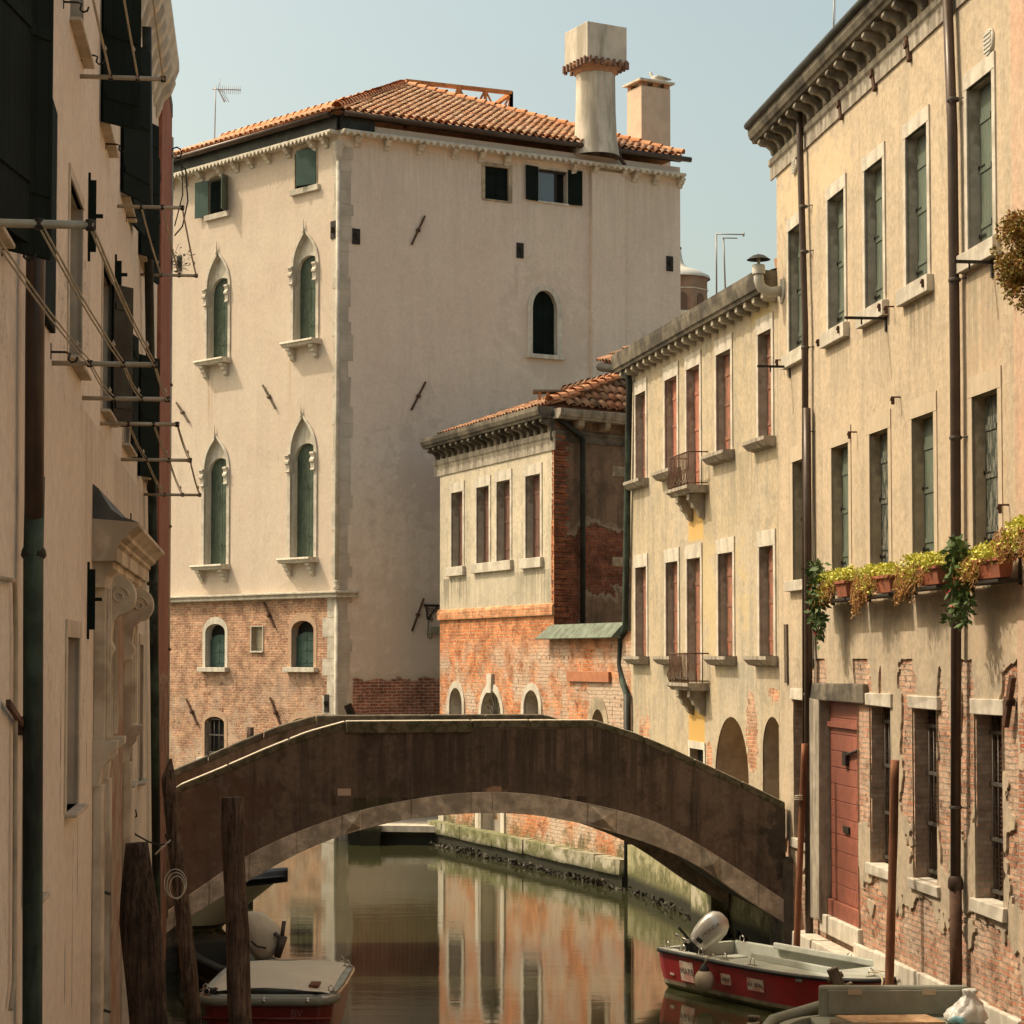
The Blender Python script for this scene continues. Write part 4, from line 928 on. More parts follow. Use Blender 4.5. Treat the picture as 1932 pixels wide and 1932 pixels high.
plane_tiles('side_roof', RA, RB, [RA, RB, RC, RD], M_['tile_old'], .24, .34, .10)
part('gutter', MB().tube([RA-Vector((0,0,.08)), RB-Vector((0,0,.08))], .10, 8), M_['pipe_black'], ch, Matrix.Identity(4))
part('corner_stone', MB().wonky(CLn-.22, CLn+.0, .05, .3, cz+.12, cz+.34, .03), M_['tile_old'], ch, FC.M)
# balconies
def balcony(zs_, zr_, row):
    xf = FC.at(1263.4, 1240, .36)[0]; xn = FC.at(1337, 1240)[0]
    bl = part('balcony', MB().profx([(.1,0),(-.42,0),(-.42,-.06),(-.34,-.10),(-.32,-.14),(.1,-.14)], xf-.05, xn+.05), M_['stone_grey'], ch, FC.M @ T(0,0,zs_))
    for xx in (xf+.25, xn-.38):
        part('corbel', MB().profx([(0,-.14),(-.30,-.14),(-.31,-.26),(-.24,-.32),(-.22,-.40),(-.14,-.46),(-.10,-.56),(0,-.62)], xx, xx+.17), M_['stone_grey'], bl, FC.M @ T(0,0,zs_), bevel=.01)
    h_ = zr_-zs_; mb = MB()
    mb.tube([(xn,-.0,h_),(xn,-.36,h_),(xf,-.36,h_),(xf,0,h_)], .014, 6); mb.tube([(xn,-.0,.04),(xn,-.36,.04),(xf,-.36,.04),(xf,0,.04)], .012, 6)
    xx = xf
    while xx < xn+.01:
        mb.tube([(xx,-.36,0),(xx,-.40,h_*.22),(xx,-.40,h_*.35),(xx,-.365,h_*.5),(xx,-.36,h_)], .011, 5); xx += .095
    for xx in (xf, xn):
        for yy in (.12,.24): mb.tube([(xx,-yy,0),(xx,-yy,h_)], .009, 5)
    part('railing', mb, M_['rust'], bl, FC.M @ T(0,0,zs_))
balcony(8.10, 8.72, 0); balcony(4.42, 4.97, 1)
# downpipe at the left end
def P_(F, c, x, y, o_): a_, b_ = F.at(*q(c, x, y), o_); return Vector((a_, -o_, b_))
part('downpipe', MB().tube([P_(FC,'Ca',85,960,.2), P_(FC,'Ca',118,1065,.1), Vector((-.05,-.1,6.2)), Vector((-.06,-.1,5.55)), Vector((-.45,-.1,5.3)), Vector((-.55,-.1,4.75)), Vector((-.3,-.1,4.35)), Vector((.06,-.1,4.1)), Vector((.06,-.1,1.2))], .07, 10), M_['copper'], ch, FC.M)
part('downpipe', MB().tube([Vector((.06,-.1,4.12)), Vector((.06,-.1,-.3))], .078, 10), M_['pipe_black'], ch, FC.M)
anchor_bar(ch, FC, q('Cb',1165,895), q('Cb',1170,1290), r=.07, mat='wood_grey', name='timber_cleat', off=.04)
part('canal_footing', MB().box(-.1, CLn-.0, -.12, .02, -1, .95), m_base if False else wall_mat('algae_footing', (.34,.31,.19), (.30,.27,.15), (.14,.14,.06), streak=.7, algae=.9, seed=11, bump=.8), ch, FC.M)

# ================================================================== TALL TAN HOUSE WITH GREEN SHUTTERS
bh = thing('tan_house', 'tall tan rendered house with green shutters and decayed brick ground floor on the right', 'building', T(*FB.o))
BL = 10.86; bz = 13.25
gx = lambda c, x, y=900: X(FB, c, x, y)
gz = lambda c, x, y: Zv(FB, c, x, y)
def BE(x, y, rx, rz): return ('e', gx('B7',x,y), gz('B7',x,y), rx, rz)
m_b = wall_mat('tan_render_over_decayed_brick', (.515,.405,.28), (.475,.375,.265), (.33,.275,.20),
   bcol=((.52,.24,.14),(.60,.38,.26),(.54,.44,.33)), salt=.95, streak=.45, k=.62, bump=.9, seed=12.4, mottle=1.0, under=(.50,.41,.29), msoft=.03,
   stains=(('s', gx('B6',340), gx('B6',500), 9.55, 1.3, (.30,.25,.18), .6), ('s', gx('B6',585), gx('B6',760), 9.55, 1.3, (.30,.25,.18), .6), ('s', gx('B6',865), gx('B6',1070), 9.55, 1.5, (.24,.20,.14), .75), ('s', gx('B6',1270), gx('B6',1500), 9.55, 1.9, (.26,.22,.15), .8),
           ('s', 1.2, 6.5, 5.6, 1.4, (.30,.27,.21), .5), ('s', 7.0, 10.5, 5.6, 1.5, (.30,.27,.21), .5), ('e', 9.6, 7.0, 1.2, 3.0, (.52,.36,.24), .35), ('e', 2, 12.4, 3, .6, (.66,.50,.31), .5)))
hb = []
def bx(u): return FB.at(u, 800)[0]
for k, (u0, u1) in enumerate(((1491,1531),(1566,1596.8),(1636,1670.4),(1714.4,1755),(1832,1879.6))):
    x0, x1 = bx(u0), bx(u1)
    if k == 0: x1 = x0+.875
    hb.append(window(bh, FB, x0, x1, 9.82, 11.84, fw=.105, fl=.20, depth=.145, frame='stone_white', jamb='grey_jamb', sh='green_grey', sill=(.2,.22,.1), hinges=1, sillmat='stone_white'))
for k, (u0, u1) in enumerate(((1495.5,1533),(1569,1601),(1641,1676),(1721,1762),(1835,1883.5))):
    x0, x1 = bx(u0), bx(u1)
    if k == 0: x1 = x0+.875
    hb.append(window(bh, FB, x0, x1, 6.13, 8.05, fw=.13, fl=.25, depth=.155, proud=.012, frame='tan_surround', jamb='plaster_jamb', sh=('green_worn' if k in (2,4) else 'green_grey'), sill=(.22,.17,.1), hinges=1, sillmat='stone_white') if 'tan_surround' in M_ else None)
BGR = []
for k, (u0, u1) in enumerate(((1493.5,1531),(1636,1675),(1716,1761),(1832,1884))):
    x0, x1 = bx(u0), bx(u1)
    if k == 0: x1 = x0+.9
    hb.append(window(bh, FB, x0, x1, 2.0, 4.22, fw=.0, fl=.0, depth=.30, proud=.0, rev0=.03, frame='plaster_jamb', jamb='brick_jamb', sh='dark', leaves=0, sill=None))
    w_ = bh.children[-1]; M = FB.M @ T(x0,0,2.0); ww = x1-x0
    part('lintel', MB().wonky(-.1, ww+.12, -.03, .1, 2.22, 2.40, .012), M_['stone_white'], w_, M, bevel=.01)
    part('sill', MB().wonky(-.10, ww+.12, -.05, .2, -.15, 0, .015), M_['stone_white'] if k != 1 else M_['stone'], w_, M, bevel=.01)
    for j in range(5): part('bar', MB().tube([(ww*(j+.5)/5,.20,-.0),(ww*(j+.5)/5,.20,2.2)], .013, 6), M_['iron_bar'], w_, M)
    for zz in (.1,.72,1.38,2.0): part('bar', MB().box(0, ww, .185, .215, zz-.022, zz+.022), M_['iron_bar'], w_, M)
    gr = MB(); ny = 40
    for j in range(ny): gr.box(.0, ww, .255, .262, j*2.2/ny, j*2.2/ny+.012)
    for j in range(14): gr.box(j*ww/14, j*ww/14+.01, .262, .268, 0, 2.2)
    part('mesh_screen', gr, M_['rust'], w_, M)
# red door
x0, x1 = bx(1552), bx(1613)
hb.append(window(bh, FB, x0, x1, 1.0, 4.25, fw=.0, fl=.0, rev0=.03, depth=.14, frame='plaster_jamb', jamb='stone_grey', leaves=0, sill=None, name='doorway'))
w_ = bh.children[-1]; M = FB.M @ T(x0,0,1.0); ww = x1-x0
dm = MB(); nz = 13
for j in range(nz): dm.box(.02, ww-.01, .08 if j else .02, .12, j*3.24/nz+.004+(.0 if j else -.0), (j+1)*3.24/nz-.004)
dr = part('door', dm, M_['red_door'], w_, M, bevel=.006, fixn=False)
dd = part('door_bolt', MB().tube([(ww*.55,.04,2.45),(ww*.95,.04,2.55)], .025, 6).box(ww*.5,ww*.6,.02,.08,2.3,2.5), M_['iron'], w_, M)
part('mail_slot', MB().box(ww*.45,ww*.62,.05,.08,1.3,1.4), M_['iron'], w_, M); part('door_rail', MB().box(.02,ww-.02,.03,.08,2.85,2.93), M_['red_door'], w_, M)
part('stone_lintel', MB().wonky(bx(1536)-x0, bx(1632)-x0, -.08, .1, 3.27, 3.50, .035), M_['stone_dirty_shade'], w_, M, bevel=.02)
part('stone_jamb', MB().wonky(bx(1537)-x0, .0, -.10, .12, -.1, 3.28, .02), M_['stone_grey'], w_, M, bevel=.02)
part('threshold', MB().wonky(-.15, ww+.1, -.05, .14, -.28, 0, .015), M_['stone'], w_, M, bevel=.02)
part('step', MB().wonky(-.9, ww+.15, -.30, .0, -.75, -.36, .015), M_['stone'], w_, M, bevel=.02)
ZS = 4.88; RD_ = .03
lowh = [h for h in hb if h and max(p[1] for p in h) < ZS]; uph = [h for h in hb if h and max(p[1] for p in h) >= ZS]
part('wall', MB().sheet([(0,ZS),(BL,ZS),(BL,bz+.3),(0,bz+.3)], uph), m_b, bh, FB.M)
m_bk = wall_mat('decayed_brickwork', (.5,.4,.3), (.5,.4,.3), (.3,.25,.2), brick=(('b', 99, 1),), bcol=((.46,.20,.115),(.60,.38,.26),(.40,.32,.235)), salt=.8, k=0, bump=1.3, seed=17, cracks=0, bs=(.24,.075))
part('brick_wall', MB().sheet([(0,-1.5),(BL,-1.5),(BL,ZS),(0,ZS)], lowh, RD_), m_bk, bh, FB.M)
def bq(x, y): return gx('B7', x, y), gz('B7', x, y)
EX = [(*bq(x, y), rx, rz) for x, y, rx, rz in ((240,1330,.22,.35),(560,1270,.20,.34),(868,1255,.36,.62),(905,1350,.26,.35),(270,1750,.75,1.5),(555,1700,.50,1.6),(690,1560,.10,.9),(880,1700,.42,1.5),(1090,1600,.14,.8),(1120,2050,.30,1.4),(1270,1750,.34,1.3),(1620,1640,.62,1.0),(1650,2100,.6,1.8),(1550,1360,.12,.2))]
def exposed(x, z):
    f = max(1-math.hypot((x-cx_)/rx, (z-cz_)/rz) for cx_, cz_, rx, rz in EX)
    f = max(f, (1.72-z)/1.1)
    v = Vector((x*1.5+7, z*1.5, 3.3)); f += .42*mnoise.fractal(v, .75, 2.1, 6) - .06
    f += .10*mnoise.noise(Vector((x*9, z*9, 1)))
    f = min(f, (ZS-.02-z)/.15 + .35*mnoise.noise(Vector((x*3, z*3, 5))) + .25) if z > ZS-.35 else f
    for h in lowh:
        x0_, x1_, z0_, z1_ = h[0][0], h[2][0], h[0][1], h[1][1]
        f = max(f, min(min(x-x0_, x1_-x), min(z-z0_, z1_-z))*8 + .05)
    return f
def plaster_sheet(name, x0, x1, z0, z1, st, fn, mat, root, F, y0, y1):
    nx_, nz_ = int((x1-x0)/st), int((z1-z0)/st); sx, sz = (x1-x0)/nx_, (z1-z0)/nz_
    G_ = [[fn(x0+i*sx, z0+j*sz) for j in range(nz_+1)] for i in range(nx_+1)]
    mb = MB(); vid = {}; V = []; Fc = []; sk = []
    def key(k, x, z):
        if k not in vid: vid[k] = len(V); V.append((x, y0 + .004*mnoise.noise(Vector((x*4, z*4, 0))), z))
        return vid[k]
    for i in range(nx_):
        for j in range(nz_):
            cs = ((i,j),(i+1,j),(i+1,j+1),(i,j+1)); vals = [G_[a][b] for a, b in cs]
            if all(v > 0 for v in vals): continue
            loop = []; cr = []
            for k in range(4):
                (a, b), (c_, d_) = cs[k], cs[(k+1) % 4]; va, vb = vals[k], vals[(k+1) % 4]
                if va <= 0: loop.append(key((a, b), x0+a*sx, z0+b*sz))
                if (va <= 0) != (vb <= 0):
                    t = va/(va-vb); e_ = ((min((a,b),(c_,d_)), max((a,b),(c_,d_))))
                    idx = key(e_, x0+(a+(c_-a)*t)*sx, z0+(b+(d_-b)*t)*sz); loop.append(idx); cr.append(idx)
            if len(loop) >= 3: Fc.append(loop)
            if len(cr) == 2: sk.append(cr)
    mb.add(V, Fc); b = len(V); V2 = [(x, y1, z) for x, y, z in V]
    used = sorted({i for s_ in sk for i in s_}); m_ = {i: n for n, i in enumerate(used)}; n = len(used)
    mb.add([V[i] for i in used] + [V2[i] for i in used], [(m_[p], m_[q_], n+m_[q_], n+m_[p]) for p, q_ in sk])
    return part(name, mb, mat, root, F.M, fixn=False)
m_bp = wall_mat('tan_render_layer', (.48,.38,.27), (.435,.35,.25), (.30,.255,.19), streak=.5, bump=.7, seed=12.4, mottle=1.3, cracks=.2)
plaster_sheet('render_layer', 0, BL, .55, ZS, .034, exposed, m_bp, bh, FB, 0.0, RD_+.004)
part('wall', MB().add([(0,0,-1.5),(0,9,-1.5),(BL,9,-1.5),(0,0,bz+.3),(0,9,bz+.3),(BL,9,bz+.3),(BL,0,bz+.3)], [(0,1,4,3),(1,2,5,4)]), M_['plaster_jamb'], bh, FB.M)
# pale stone footing
mb = MB(); zc = -.6
for row in range(3):
    xx = bx(1611)+random.uniform(0,.2); 
    while xx < BL: l_ = random.uniform(.45,1.1); mb.wonky(xx, min(BL,xx+l_+.0), -.05-(3-row)*.012, .02, zc, zc+.47, .012); xx += l_
    zc += .47
part('stone_footing', mb, M_['stone'], bh, FB.M, bevel=.02)
# cornice
M_['corbel_dark'] = plain('weathered_corbel', (.27,.235,.18), .3, .9, stain=(.09,.075,.055), samt=.85, sc=6, bump=.6)
cornice(bh, FB, -.32, BL, bz+.05, 13.80, .41, .46, 'stone_dirty_shade', 'corbel_dark', first=.35, bw=.12, bdrop=.26, frieze=.36)
part('gutter', MB().tube([(-.32,-.41,13.86),(BL,-.41,13.86)], .07, 8), M_['pipe_black'], bh, FB.M)
part('roof', MB().add([(-.4,-.3,13.85),(BL,-.3,13.85),(BL,4.5,15.3),(-.4,4.5,15.3),(-.4,9,13.85),(BL,9,13.85)], [(0,1,2,3),(3,2,5,4),(0,3,4)]), M_['tile_old'], bh, FB.M)
def dpipe(root, F, pts, r, mat, cl=()):
    o = part('downpipe', MB().tube([Vector((F.at(*p, .11)[0], -.11, F.at(*p, .11)[1])) for p in pts], r, 12), M_[mat], root, F.M)
    for u, v in cl:
        a_, b_ = F.at(u, v, .11); part('pipe_clip', MB().lathe([(r+.012,-.02),(r+.018,0),(r+.012,.02)], (a_,-.11,b_), 12).tube([(a_,-.11,b_),(a_+.14,0,b_)], .01, 5), M_['iron_bar'], o, F.M)
    return o
dpipe(bh, FB, [(1508,205),(1509,260),(1519,620),(1520,1420)], .052, 'pipe_brown', [(1516,390),(1518,475),(1519,656),(1521,815)])
dpipe(bh, FB, [(1522,770),(1524,1010),(1527,1775)], .062, 'pipe_brown', [(1524,1310)])
part('pipe_socket', MB().lathe([(.068,0),(.085,.03),(.085,.12),(.068,.16)], (FB.at(1525,1590,.11)[0],-.11,FB.at(1525,1590,.11)[1]), 12), M_['pipe_brown'], bh, FB.M)
dpipe(bh, FB, [(1787,-20),(1797,250),(1802,700),(1804,1100),(1803,1670)], .064, 'pipe_brown', [(1798,188),(1801,528),(1803,826),(1803,1523)])
dpipe(bh, FB, [(1803,1668),(1804,1905)], .075, 'rust')
part('pipe_socket', MB().lathe([(.075,0),(.095,.03),(.095,.13),(.07,.18)], (FB.at(1803,1680,.11)[0],-.11,FB.at(1803,1680,.11)[1]), 12), M_['pipe_brown'], bh, FB.M)
# iron anchors at the frieze, vents, hooks
for (a, b) in (((683,610),(702,800)), ((903,395),(928,608)), ((1137,195),(1160,410))): anchor_bar(bh, FB, q('B5',*a), q('B5',*b), r=.045, off=.03)
anchor_bar(bh, FB, q('B7',1580,1245), q('B7',1530,1580), r=.05, off=.06)
for c, x, y, s_ in (('B5',392,1122,.14), ('B5',1703,285,.17)):
    a_, b_ = FB.at(*q(c,x,y)); mb = MB().tube([(0,.0,0),(0,-.035,0)], [s_, s_*.9], 20)
    for k in range(5): mb.box(-s_*.7, s_*.7, -.045, -.03, -s_*.6+k*s_*.3-.012, -s_*.6+k*s_*.3+.012)
    part('air_vent', mb, M_['white_pvc'], bh, FB.M @ T(a_,0,b_))
a_, b_ = FB.at(1462, 440); vb = FB.at(1480, 440)
mb = MB().tube([(.35,.0,10.95),(.35,-.03,10.95)], .2, 16).tube([(.35,0,10.95),(.35,-.22,10.93),(.35,-.36,11.0),(.35,-.40,11.12),(.35,-.40,11.3)], .085, 12)
mb.lathe([(.11,11.22),(.11,11.36),(.09,11.38)], (.35,-.40,0), 12).tube([(.35,-.40,11.36),(.35,-.40,11.5)], .03, 6)
fp_ = part('flue_pipe', mb, M_['white_pvc'], bh, FB.M); part('flue_cap', MB().lathe([(.20,11.46),(.10,11.53),(.0,11.56)], (.35,-.40,0), 14), M_['pipe_black'], fp_, FB.M)
for c, x, y in (('B6',35,770),('B6',315,635),('B6',455,545),('B6',735,395),('B6',1030,230),('B6',825,1020),('B6',530,1255),('B7',1555,90),('B6',780,410)):
    a_, b_ = FB.at(*q(c,x,y)); part('shutter_hook', MB().tube([(0,.0,0),(0,-.13,0),(0,-.14,-.05)], .012, 6).box(-.015,.015,-.13,-.09,-.1,0), M_['rust'], bh, FB.M @ T(a_,0,b_))
# loose cable
mb = MB(); pts = [FB.at(*q('B7',x,y),.03) for x, y in ((232,60),(235,400),(232,800),(250,1150),(262,1600),(258,2000))]
part('cable', mb.tube([(a,-.03,b) for a, b in pts], .012, 5), M_['white_pvc'], bh, FB.M)

# salmon house beyond the right edge
sh_ = thing('salmon_house', 'salmon pink plastered house front at the right edge past the tan house', 'building', FB.M @ T(BL,0,0))
m_s = wall_mat('salmon_render', (.53,.395,.28), (.53,.33,.23), (.36,.27,.19), brick=(('e', 1.2, 3.0, 1.4, 1.6),('b',1.4,1)), salt=.5, seed=15, k=.7)
part('wall', MB().sheet([(0,-1.5),(15,-1.5),(15,13.0),(0,13.0)]), m_s, sh_, FB.M @ T(BL,-.02,0))
part('wall', MB().add([(0,0,13.0),(15,0,13.0),(15,9,13.0),(0,9,13.0),(15,0,-1),(15,9,-1)], [(0,1,2,3),(1,4,5,2)]), M_['plaster_jamb'], sh_, FB.M @ T(BL,0,0))

# ================================================================== LEFT HOUSE (near, in shade)
lh = thing('shaded_house', 'near cream house in shade on the left with dark green shutters and clothes rods', 'building', T(*FL.o))
lx = lambda Y: (Y-28.6)*1.00764
m_l = wall_mat('pinkish_cream_render', (.72,.625,.50), (.69,.59,.47), (.60,.505,.40), streak=.25, bump=.2, seed=21, cracks=.9, mottle=.6, speck=.08,
               brick=(('b', .75, .4),), bcol=((.30,.12,.08),(.36,.18,.12),(.34,.27,.2)), k=.3,
               stains=(('s', lx(16.3), lx(19), 6.9, 2.5, (.46,.35,.26), .7), ('s', lx(12), lx(13.4), 9, 8, (.45,.35,.26), .5), ('s', lx(20), lx(27), 6.9, 2.2, (.46,.35,.26), .6), ('e', lx(16.4), 3.3, .025, 0.5, (.15,.11,.08), .95), ('e', lx(16.0), 2.9, .025, 0.7, (.15,.11,.08), .95), ('e', lx(15.4), 2.6, .025, 0.4, (.15,.11,.08), .95), ('e', lx(17.2), 4.0, .025, 0.35, (.15,.11,.08), .95), ('e', lx(14.9), 4.3, .025, 0.6, (.15,.11,.08), .95), ('e', lx(26.2), 4.6, .025, 0.4, (.15,.11,.08), .95), ('e', lx(24.2), 3.2, .025, 0.5, (.15,.11,.08), .95), ('e', lx(13.5), 2.3, .025, 0.3, (.15,.11,.08), .95)))
hl = []
M_['l_trim'] = plain('pinkish_trim', (.57,.48,.36), .1, .85, stain=(.40,.33,.24), samt=.6)
def lwin(Y0, Y1, z0, z1, sh='green_dark', name='window', leaves=0, depth=.24, fw=.0):
    hl.append(window(lh, FL, lx(Y0), lx(Y1), z0, z1, fw=fw, fl=fw, proud=.012, depth=depth, frame='l_trim', jamb='l_trim', leaves=leaves, sh=sh, sill=(.06,.03,.09), sillmat='l_trim', name=name)); return lh.children[-1]
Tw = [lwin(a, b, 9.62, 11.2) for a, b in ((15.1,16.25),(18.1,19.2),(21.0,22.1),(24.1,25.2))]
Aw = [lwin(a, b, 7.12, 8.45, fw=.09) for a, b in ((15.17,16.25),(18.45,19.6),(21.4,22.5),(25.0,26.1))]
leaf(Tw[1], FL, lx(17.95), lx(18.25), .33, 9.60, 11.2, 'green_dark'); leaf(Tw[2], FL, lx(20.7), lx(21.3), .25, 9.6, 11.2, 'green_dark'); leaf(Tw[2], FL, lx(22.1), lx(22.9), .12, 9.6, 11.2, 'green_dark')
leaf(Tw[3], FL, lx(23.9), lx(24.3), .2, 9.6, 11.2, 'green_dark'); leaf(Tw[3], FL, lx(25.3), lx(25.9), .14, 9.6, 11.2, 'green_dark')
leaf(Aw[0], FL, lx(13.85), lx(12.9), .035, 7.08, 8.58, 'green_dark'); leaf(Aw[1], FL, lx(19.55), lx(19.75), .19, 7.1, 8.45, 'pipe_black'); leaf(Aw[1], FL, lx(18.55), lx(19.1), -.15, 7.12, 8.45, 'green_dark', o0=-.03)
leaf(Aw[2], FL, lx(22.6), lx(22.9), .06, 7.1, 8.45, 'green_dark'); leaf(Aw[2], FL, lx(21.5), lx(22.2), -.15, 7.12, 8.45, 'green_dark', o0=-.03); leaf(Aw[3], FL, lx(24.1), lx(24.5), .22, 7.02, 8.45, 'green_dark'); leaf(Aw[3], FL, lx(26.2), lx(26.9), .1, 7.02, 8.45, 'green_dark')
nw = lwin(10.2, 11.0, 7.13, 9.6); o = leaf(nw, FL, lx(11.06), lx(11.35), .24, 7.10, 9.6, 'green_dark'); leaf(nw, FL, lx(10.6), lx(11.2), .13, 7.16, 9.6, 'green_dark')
for a, b, z0, z1 in ((15.3,16.3,3.75,5.05),(22.75,23.4,3.5,5.05),(24.8,25.6,3.4,5.05),(12.6,13.25,3.4,4.9)): lwin(a, b, z0, z1, leaves=1, sh='grey_panel', depth=.2, fw=.13)
part('wall', MB().sheet([(lx(3),-1.5),(0,-1.5),(0,12.9),(lx(3),12.9)], hl), m_l, lh, FL.M)
part('wall', MB().add([(lx(3),0,-1.5),(lx(3),8,-1.5),(0,8,-1.5),(0,0,-1.5),(lx(3),0,12.9),(lx(3),8,12.9),(0,8,12.9),(0,0,12.9)], [(0,1,5,4),(1,2,6,5),(2,3,7,6)]), M_['plaster_jamb'], lh, FL.M)
part('roof', MB().add([(lx(3),-.2,13.25),(0,-.2,13.25),(0,4,14.2),(lx(3),4,14.2),(lx(3),8,13.1),(0,8,13.1)], [(0,1,2,3),(3,2,5,4),(1,5,2)]), M_['tile_old'], lh, FL.M)
part('cornice', MB().profx([(0,12.55),(-.05,12.55),(-.07,12.8),(-.22,12.95),(-.28,13.1),(-.28,13.22),(0,13.22)], lx(3), .0), M_['stone'], lh, FL.M)
xx = lx(15)
while xx < -.1:
    part('corbel', MB().profx([(0,12.9),(-.22,12.9),(-.26,12.75),(-.20,12.6),(-.1,12.5),(-.04,12.3),(0,12.25)], xx-.1, xx+.1), M_['stone'], lh, FL.M, bevel=.02); xx += .62
pz = lambda u, v, o_=.1: Vector((FL.at(u, v, o_)[0], -o_, FL.at(u, v, o_)[1]))
part('downpipe', MB().tube([pz(72,-10), pz(72,180)], .058, 14), M_['pipe_brown'], lh, FL.M); part('downpipe', MB().tube([pz(71,178), pz(66,600), pz(64,1040)], .056, 14), M_['pipe_brown'], lh, FL.M)
part('downpipe', MB().tube([pz(66,900), pz(63,1046), pz(61,1932), pz(60,2300)], .058, 14), M_['copper'], lh, FL.M)
part('pipe_socket', MB().lathe([(.06,0),(.075,.02),(.07,.05),(.06,.07)], (FL.at(63.5,1055,.1)[0],-.1,FL.at(63.5,1055,.1)[1]), 14), M_['pipe_black'], lh, FL.M)
part('downpipe', MB().tube([pz(277,50), pz(280,450), pz(284,700), pz(287,930)], .055, 12), M_['pipe_black'], lh, FL.M); part('downpipe', MB().tube([pz(287,900), pz(292,1300), pz(297,1932)], .057, 12), M_['copper'], lh, FL.M)
part('pipe_socket', MB().lathe([(.06,0),(.08,.02),(.07,.05)], (FL.at(288,1105,.1)[0],-.1,FL.at(288,1105,.1)[1]), 14), M_['pipe_black'], lh, FL.M)
# narrow iron-framed flaps
for u, v0, v1 in ((167,340,478),(217,492,545),(165,1074,1188)):
    a, zt_ = FL.at(u, v0); zb_ = FL.at(u, v1)[1]
    part('iron_flap', MB().prism([(0,0),(0,1)],0,0) if False else MB().box(-.02,.0,-.02,0,zb_-zt_-.08,.06).box(-.01,.01,-.065,-.015,zb_-zt_,0).box(-.015,.015,-.12,-.06,(zb_-zt_)/2-.015,(zb_-zt_)/2+.015), M_['green_dark'], lh, FL.M @ T(a,0,zt_))
for c, x, y in (('L2',340,715),('L1',545,370),('L1',710,970),('L1',850,1465),('L1',10,1665),('L2',770,1070),('L1',425,12)):
    a, b = FL.at(*q(c,x,y)); part('shutter_hook', MB().tube([(0,0,0),(0,-.1,0),(0,-.13,-.01),(0,-.12,-.05),(0,-.14,-.07),(0,-.17,-.06),(0,-.18,-.03)], .008, 6).tube([(0,0,-.05),(0,0,.06)], .008, 5), M_['iron'], lh, FL.M @ T(a,0,b))
# conduit, rusty strap, small stubs
part('conduit', MB().tube([pz(-20,1087,.03),pz(28,1096,.03),pz(30,1200,.03),pz(27,1850,.03),pz(20,1905,.03)], .014, 8), M_['plaster_jamb'], lh, FL.M)
anchor_bar(lh, FL, q('L3',55,1425), q('L3',245,1715), off=.04, r=.022)
for u, v in ((178,1680),(178,1903)): a, b = FL.at(u, v); part('stub', MB().tube([(0,0,0),(0,-.1,-.02),(0,-.14,-.035)], .014, 6), M_['pipe_black'], lh, FL.M @ T(a,0,b))

# water portal on the left house
wp = thing('water_portal', 'carved stone canal doorway with moulded cornice and scroll brackets on the shaded house', 'portal', FL.M @ T(lx(17.6),0,0)); MP = FL.M
xa, xb = lx(17.55), lx(22.6); zt_ = 5.98
M_['carved'] = plain('warm_carved_stone', (.58,.50,.38), .14, .85, stain=(.32,.25,.17), samt=.8, bump=.5, sc=4)
part('cornice', MB().profx([(0,5.72),(-.21,5.72),(-.21,5.84),(-.24,5.86),(-.24,5.89),(-.29,5.92),(-.30,5.95),(-.36,6.0),(-.39,6.02),(-.39,6.05),(0,6.08)], xa, xb, .0, .0), M_['carved'], wp, MP)
part('lead_hood', MB().profx([(0,6.05),(-.38,6.055),(-.33,6.075),(-.24,6.10),(-.16,6.16),(-.10,6.25),(-.05,6.34),(0,6.38)], xa+.03, xb-.05), M_['lead'], wp, MP)
part('frieze', MB().profx([(0,5.72),(-.17,5.72),(-.17,5.66),(-.12,5.6),(-.10,5.5),(0,5.5)], xa+.1, xb-.1), M_['carved'], wp, MP)
for xc_ in (lx(18.6), lx(21.8)):
    sp_ = [(0,5.66),(-.14,5.66)]
    cy, cz_ = -.175, 5.45
    for k in range(15):
        a = R(110) - R(200)*k/14; sp_.append((cy - .135*math.cos(a)*1.0 if False else cy - .14*math.sin(R(20)+R(160)*k/14), cz_ + .17*math.cos(R(20)+R(160)*k/14)))
    sp_ += [(-.12,5.22),(-.10,5.05),(-.13,4.98),(-.09,4.88),(0,4.85)]
    cn = part('scroll_console', MB().profx(sp_, xc_-.14, xc_+.14), M_['carved'], wp, MP, bevel=.012)
    for sx in (-.145, .145): part('volute', MB().tube([(xc_+sx, cy+.0-.085*math.cos(t*.55)*(1-t*.055), cz_+.09*math.sin(t*.55)*(1-t*.055)) for t in range(16)], .012, 5), M_['carved'], cn, MP)
for xc_, w_ in ((lx(18.0), .3), (lx(18.9), .16), (lx(22.0), .2)):
    part('pilaster', MB().box(xc_-w_/2, xc_+w_/2, -.10, .0, 4.15, 5.55).box(xc_-w_*.32, xc_+w_*.32, -.125, -.09, 4.2, 5.5).box(xc_-w_*.15, xc_+w_*.15, -.14, -.1, 4.2, 5.5), M_['carved'], wp, MP, bevel=.01)
    part('capital', MB().profx([(0,3.78),(-.06,3.80),(-.08,3.95),(-.14,4.02),(-.14,4.06),(-.19,4.10),(-.21,4.12),(-.21,4.18),(0,4.18)], xc_-w_*.7, xc_+w_*.7), M_['carved'], wp, MP, bevel=.01)
    part('jamb', MB().box(xc_-w_/2, xc_+w_/2, -.09, .0, -.4, 3.8), M_['carved'], wp, MP, bevel=.015)
part('door_panel', MB().box(lx(19.0), lx(21.6), -.02, .02, .3, 5.4), M_['grey_panel'], wp, MP)
part('iron_spike', MB().tube([(lx(18.3),-.28,6.07),(lx(18.3),-.28,6.18)], .007, 5), M_['iron'], wp, MP)

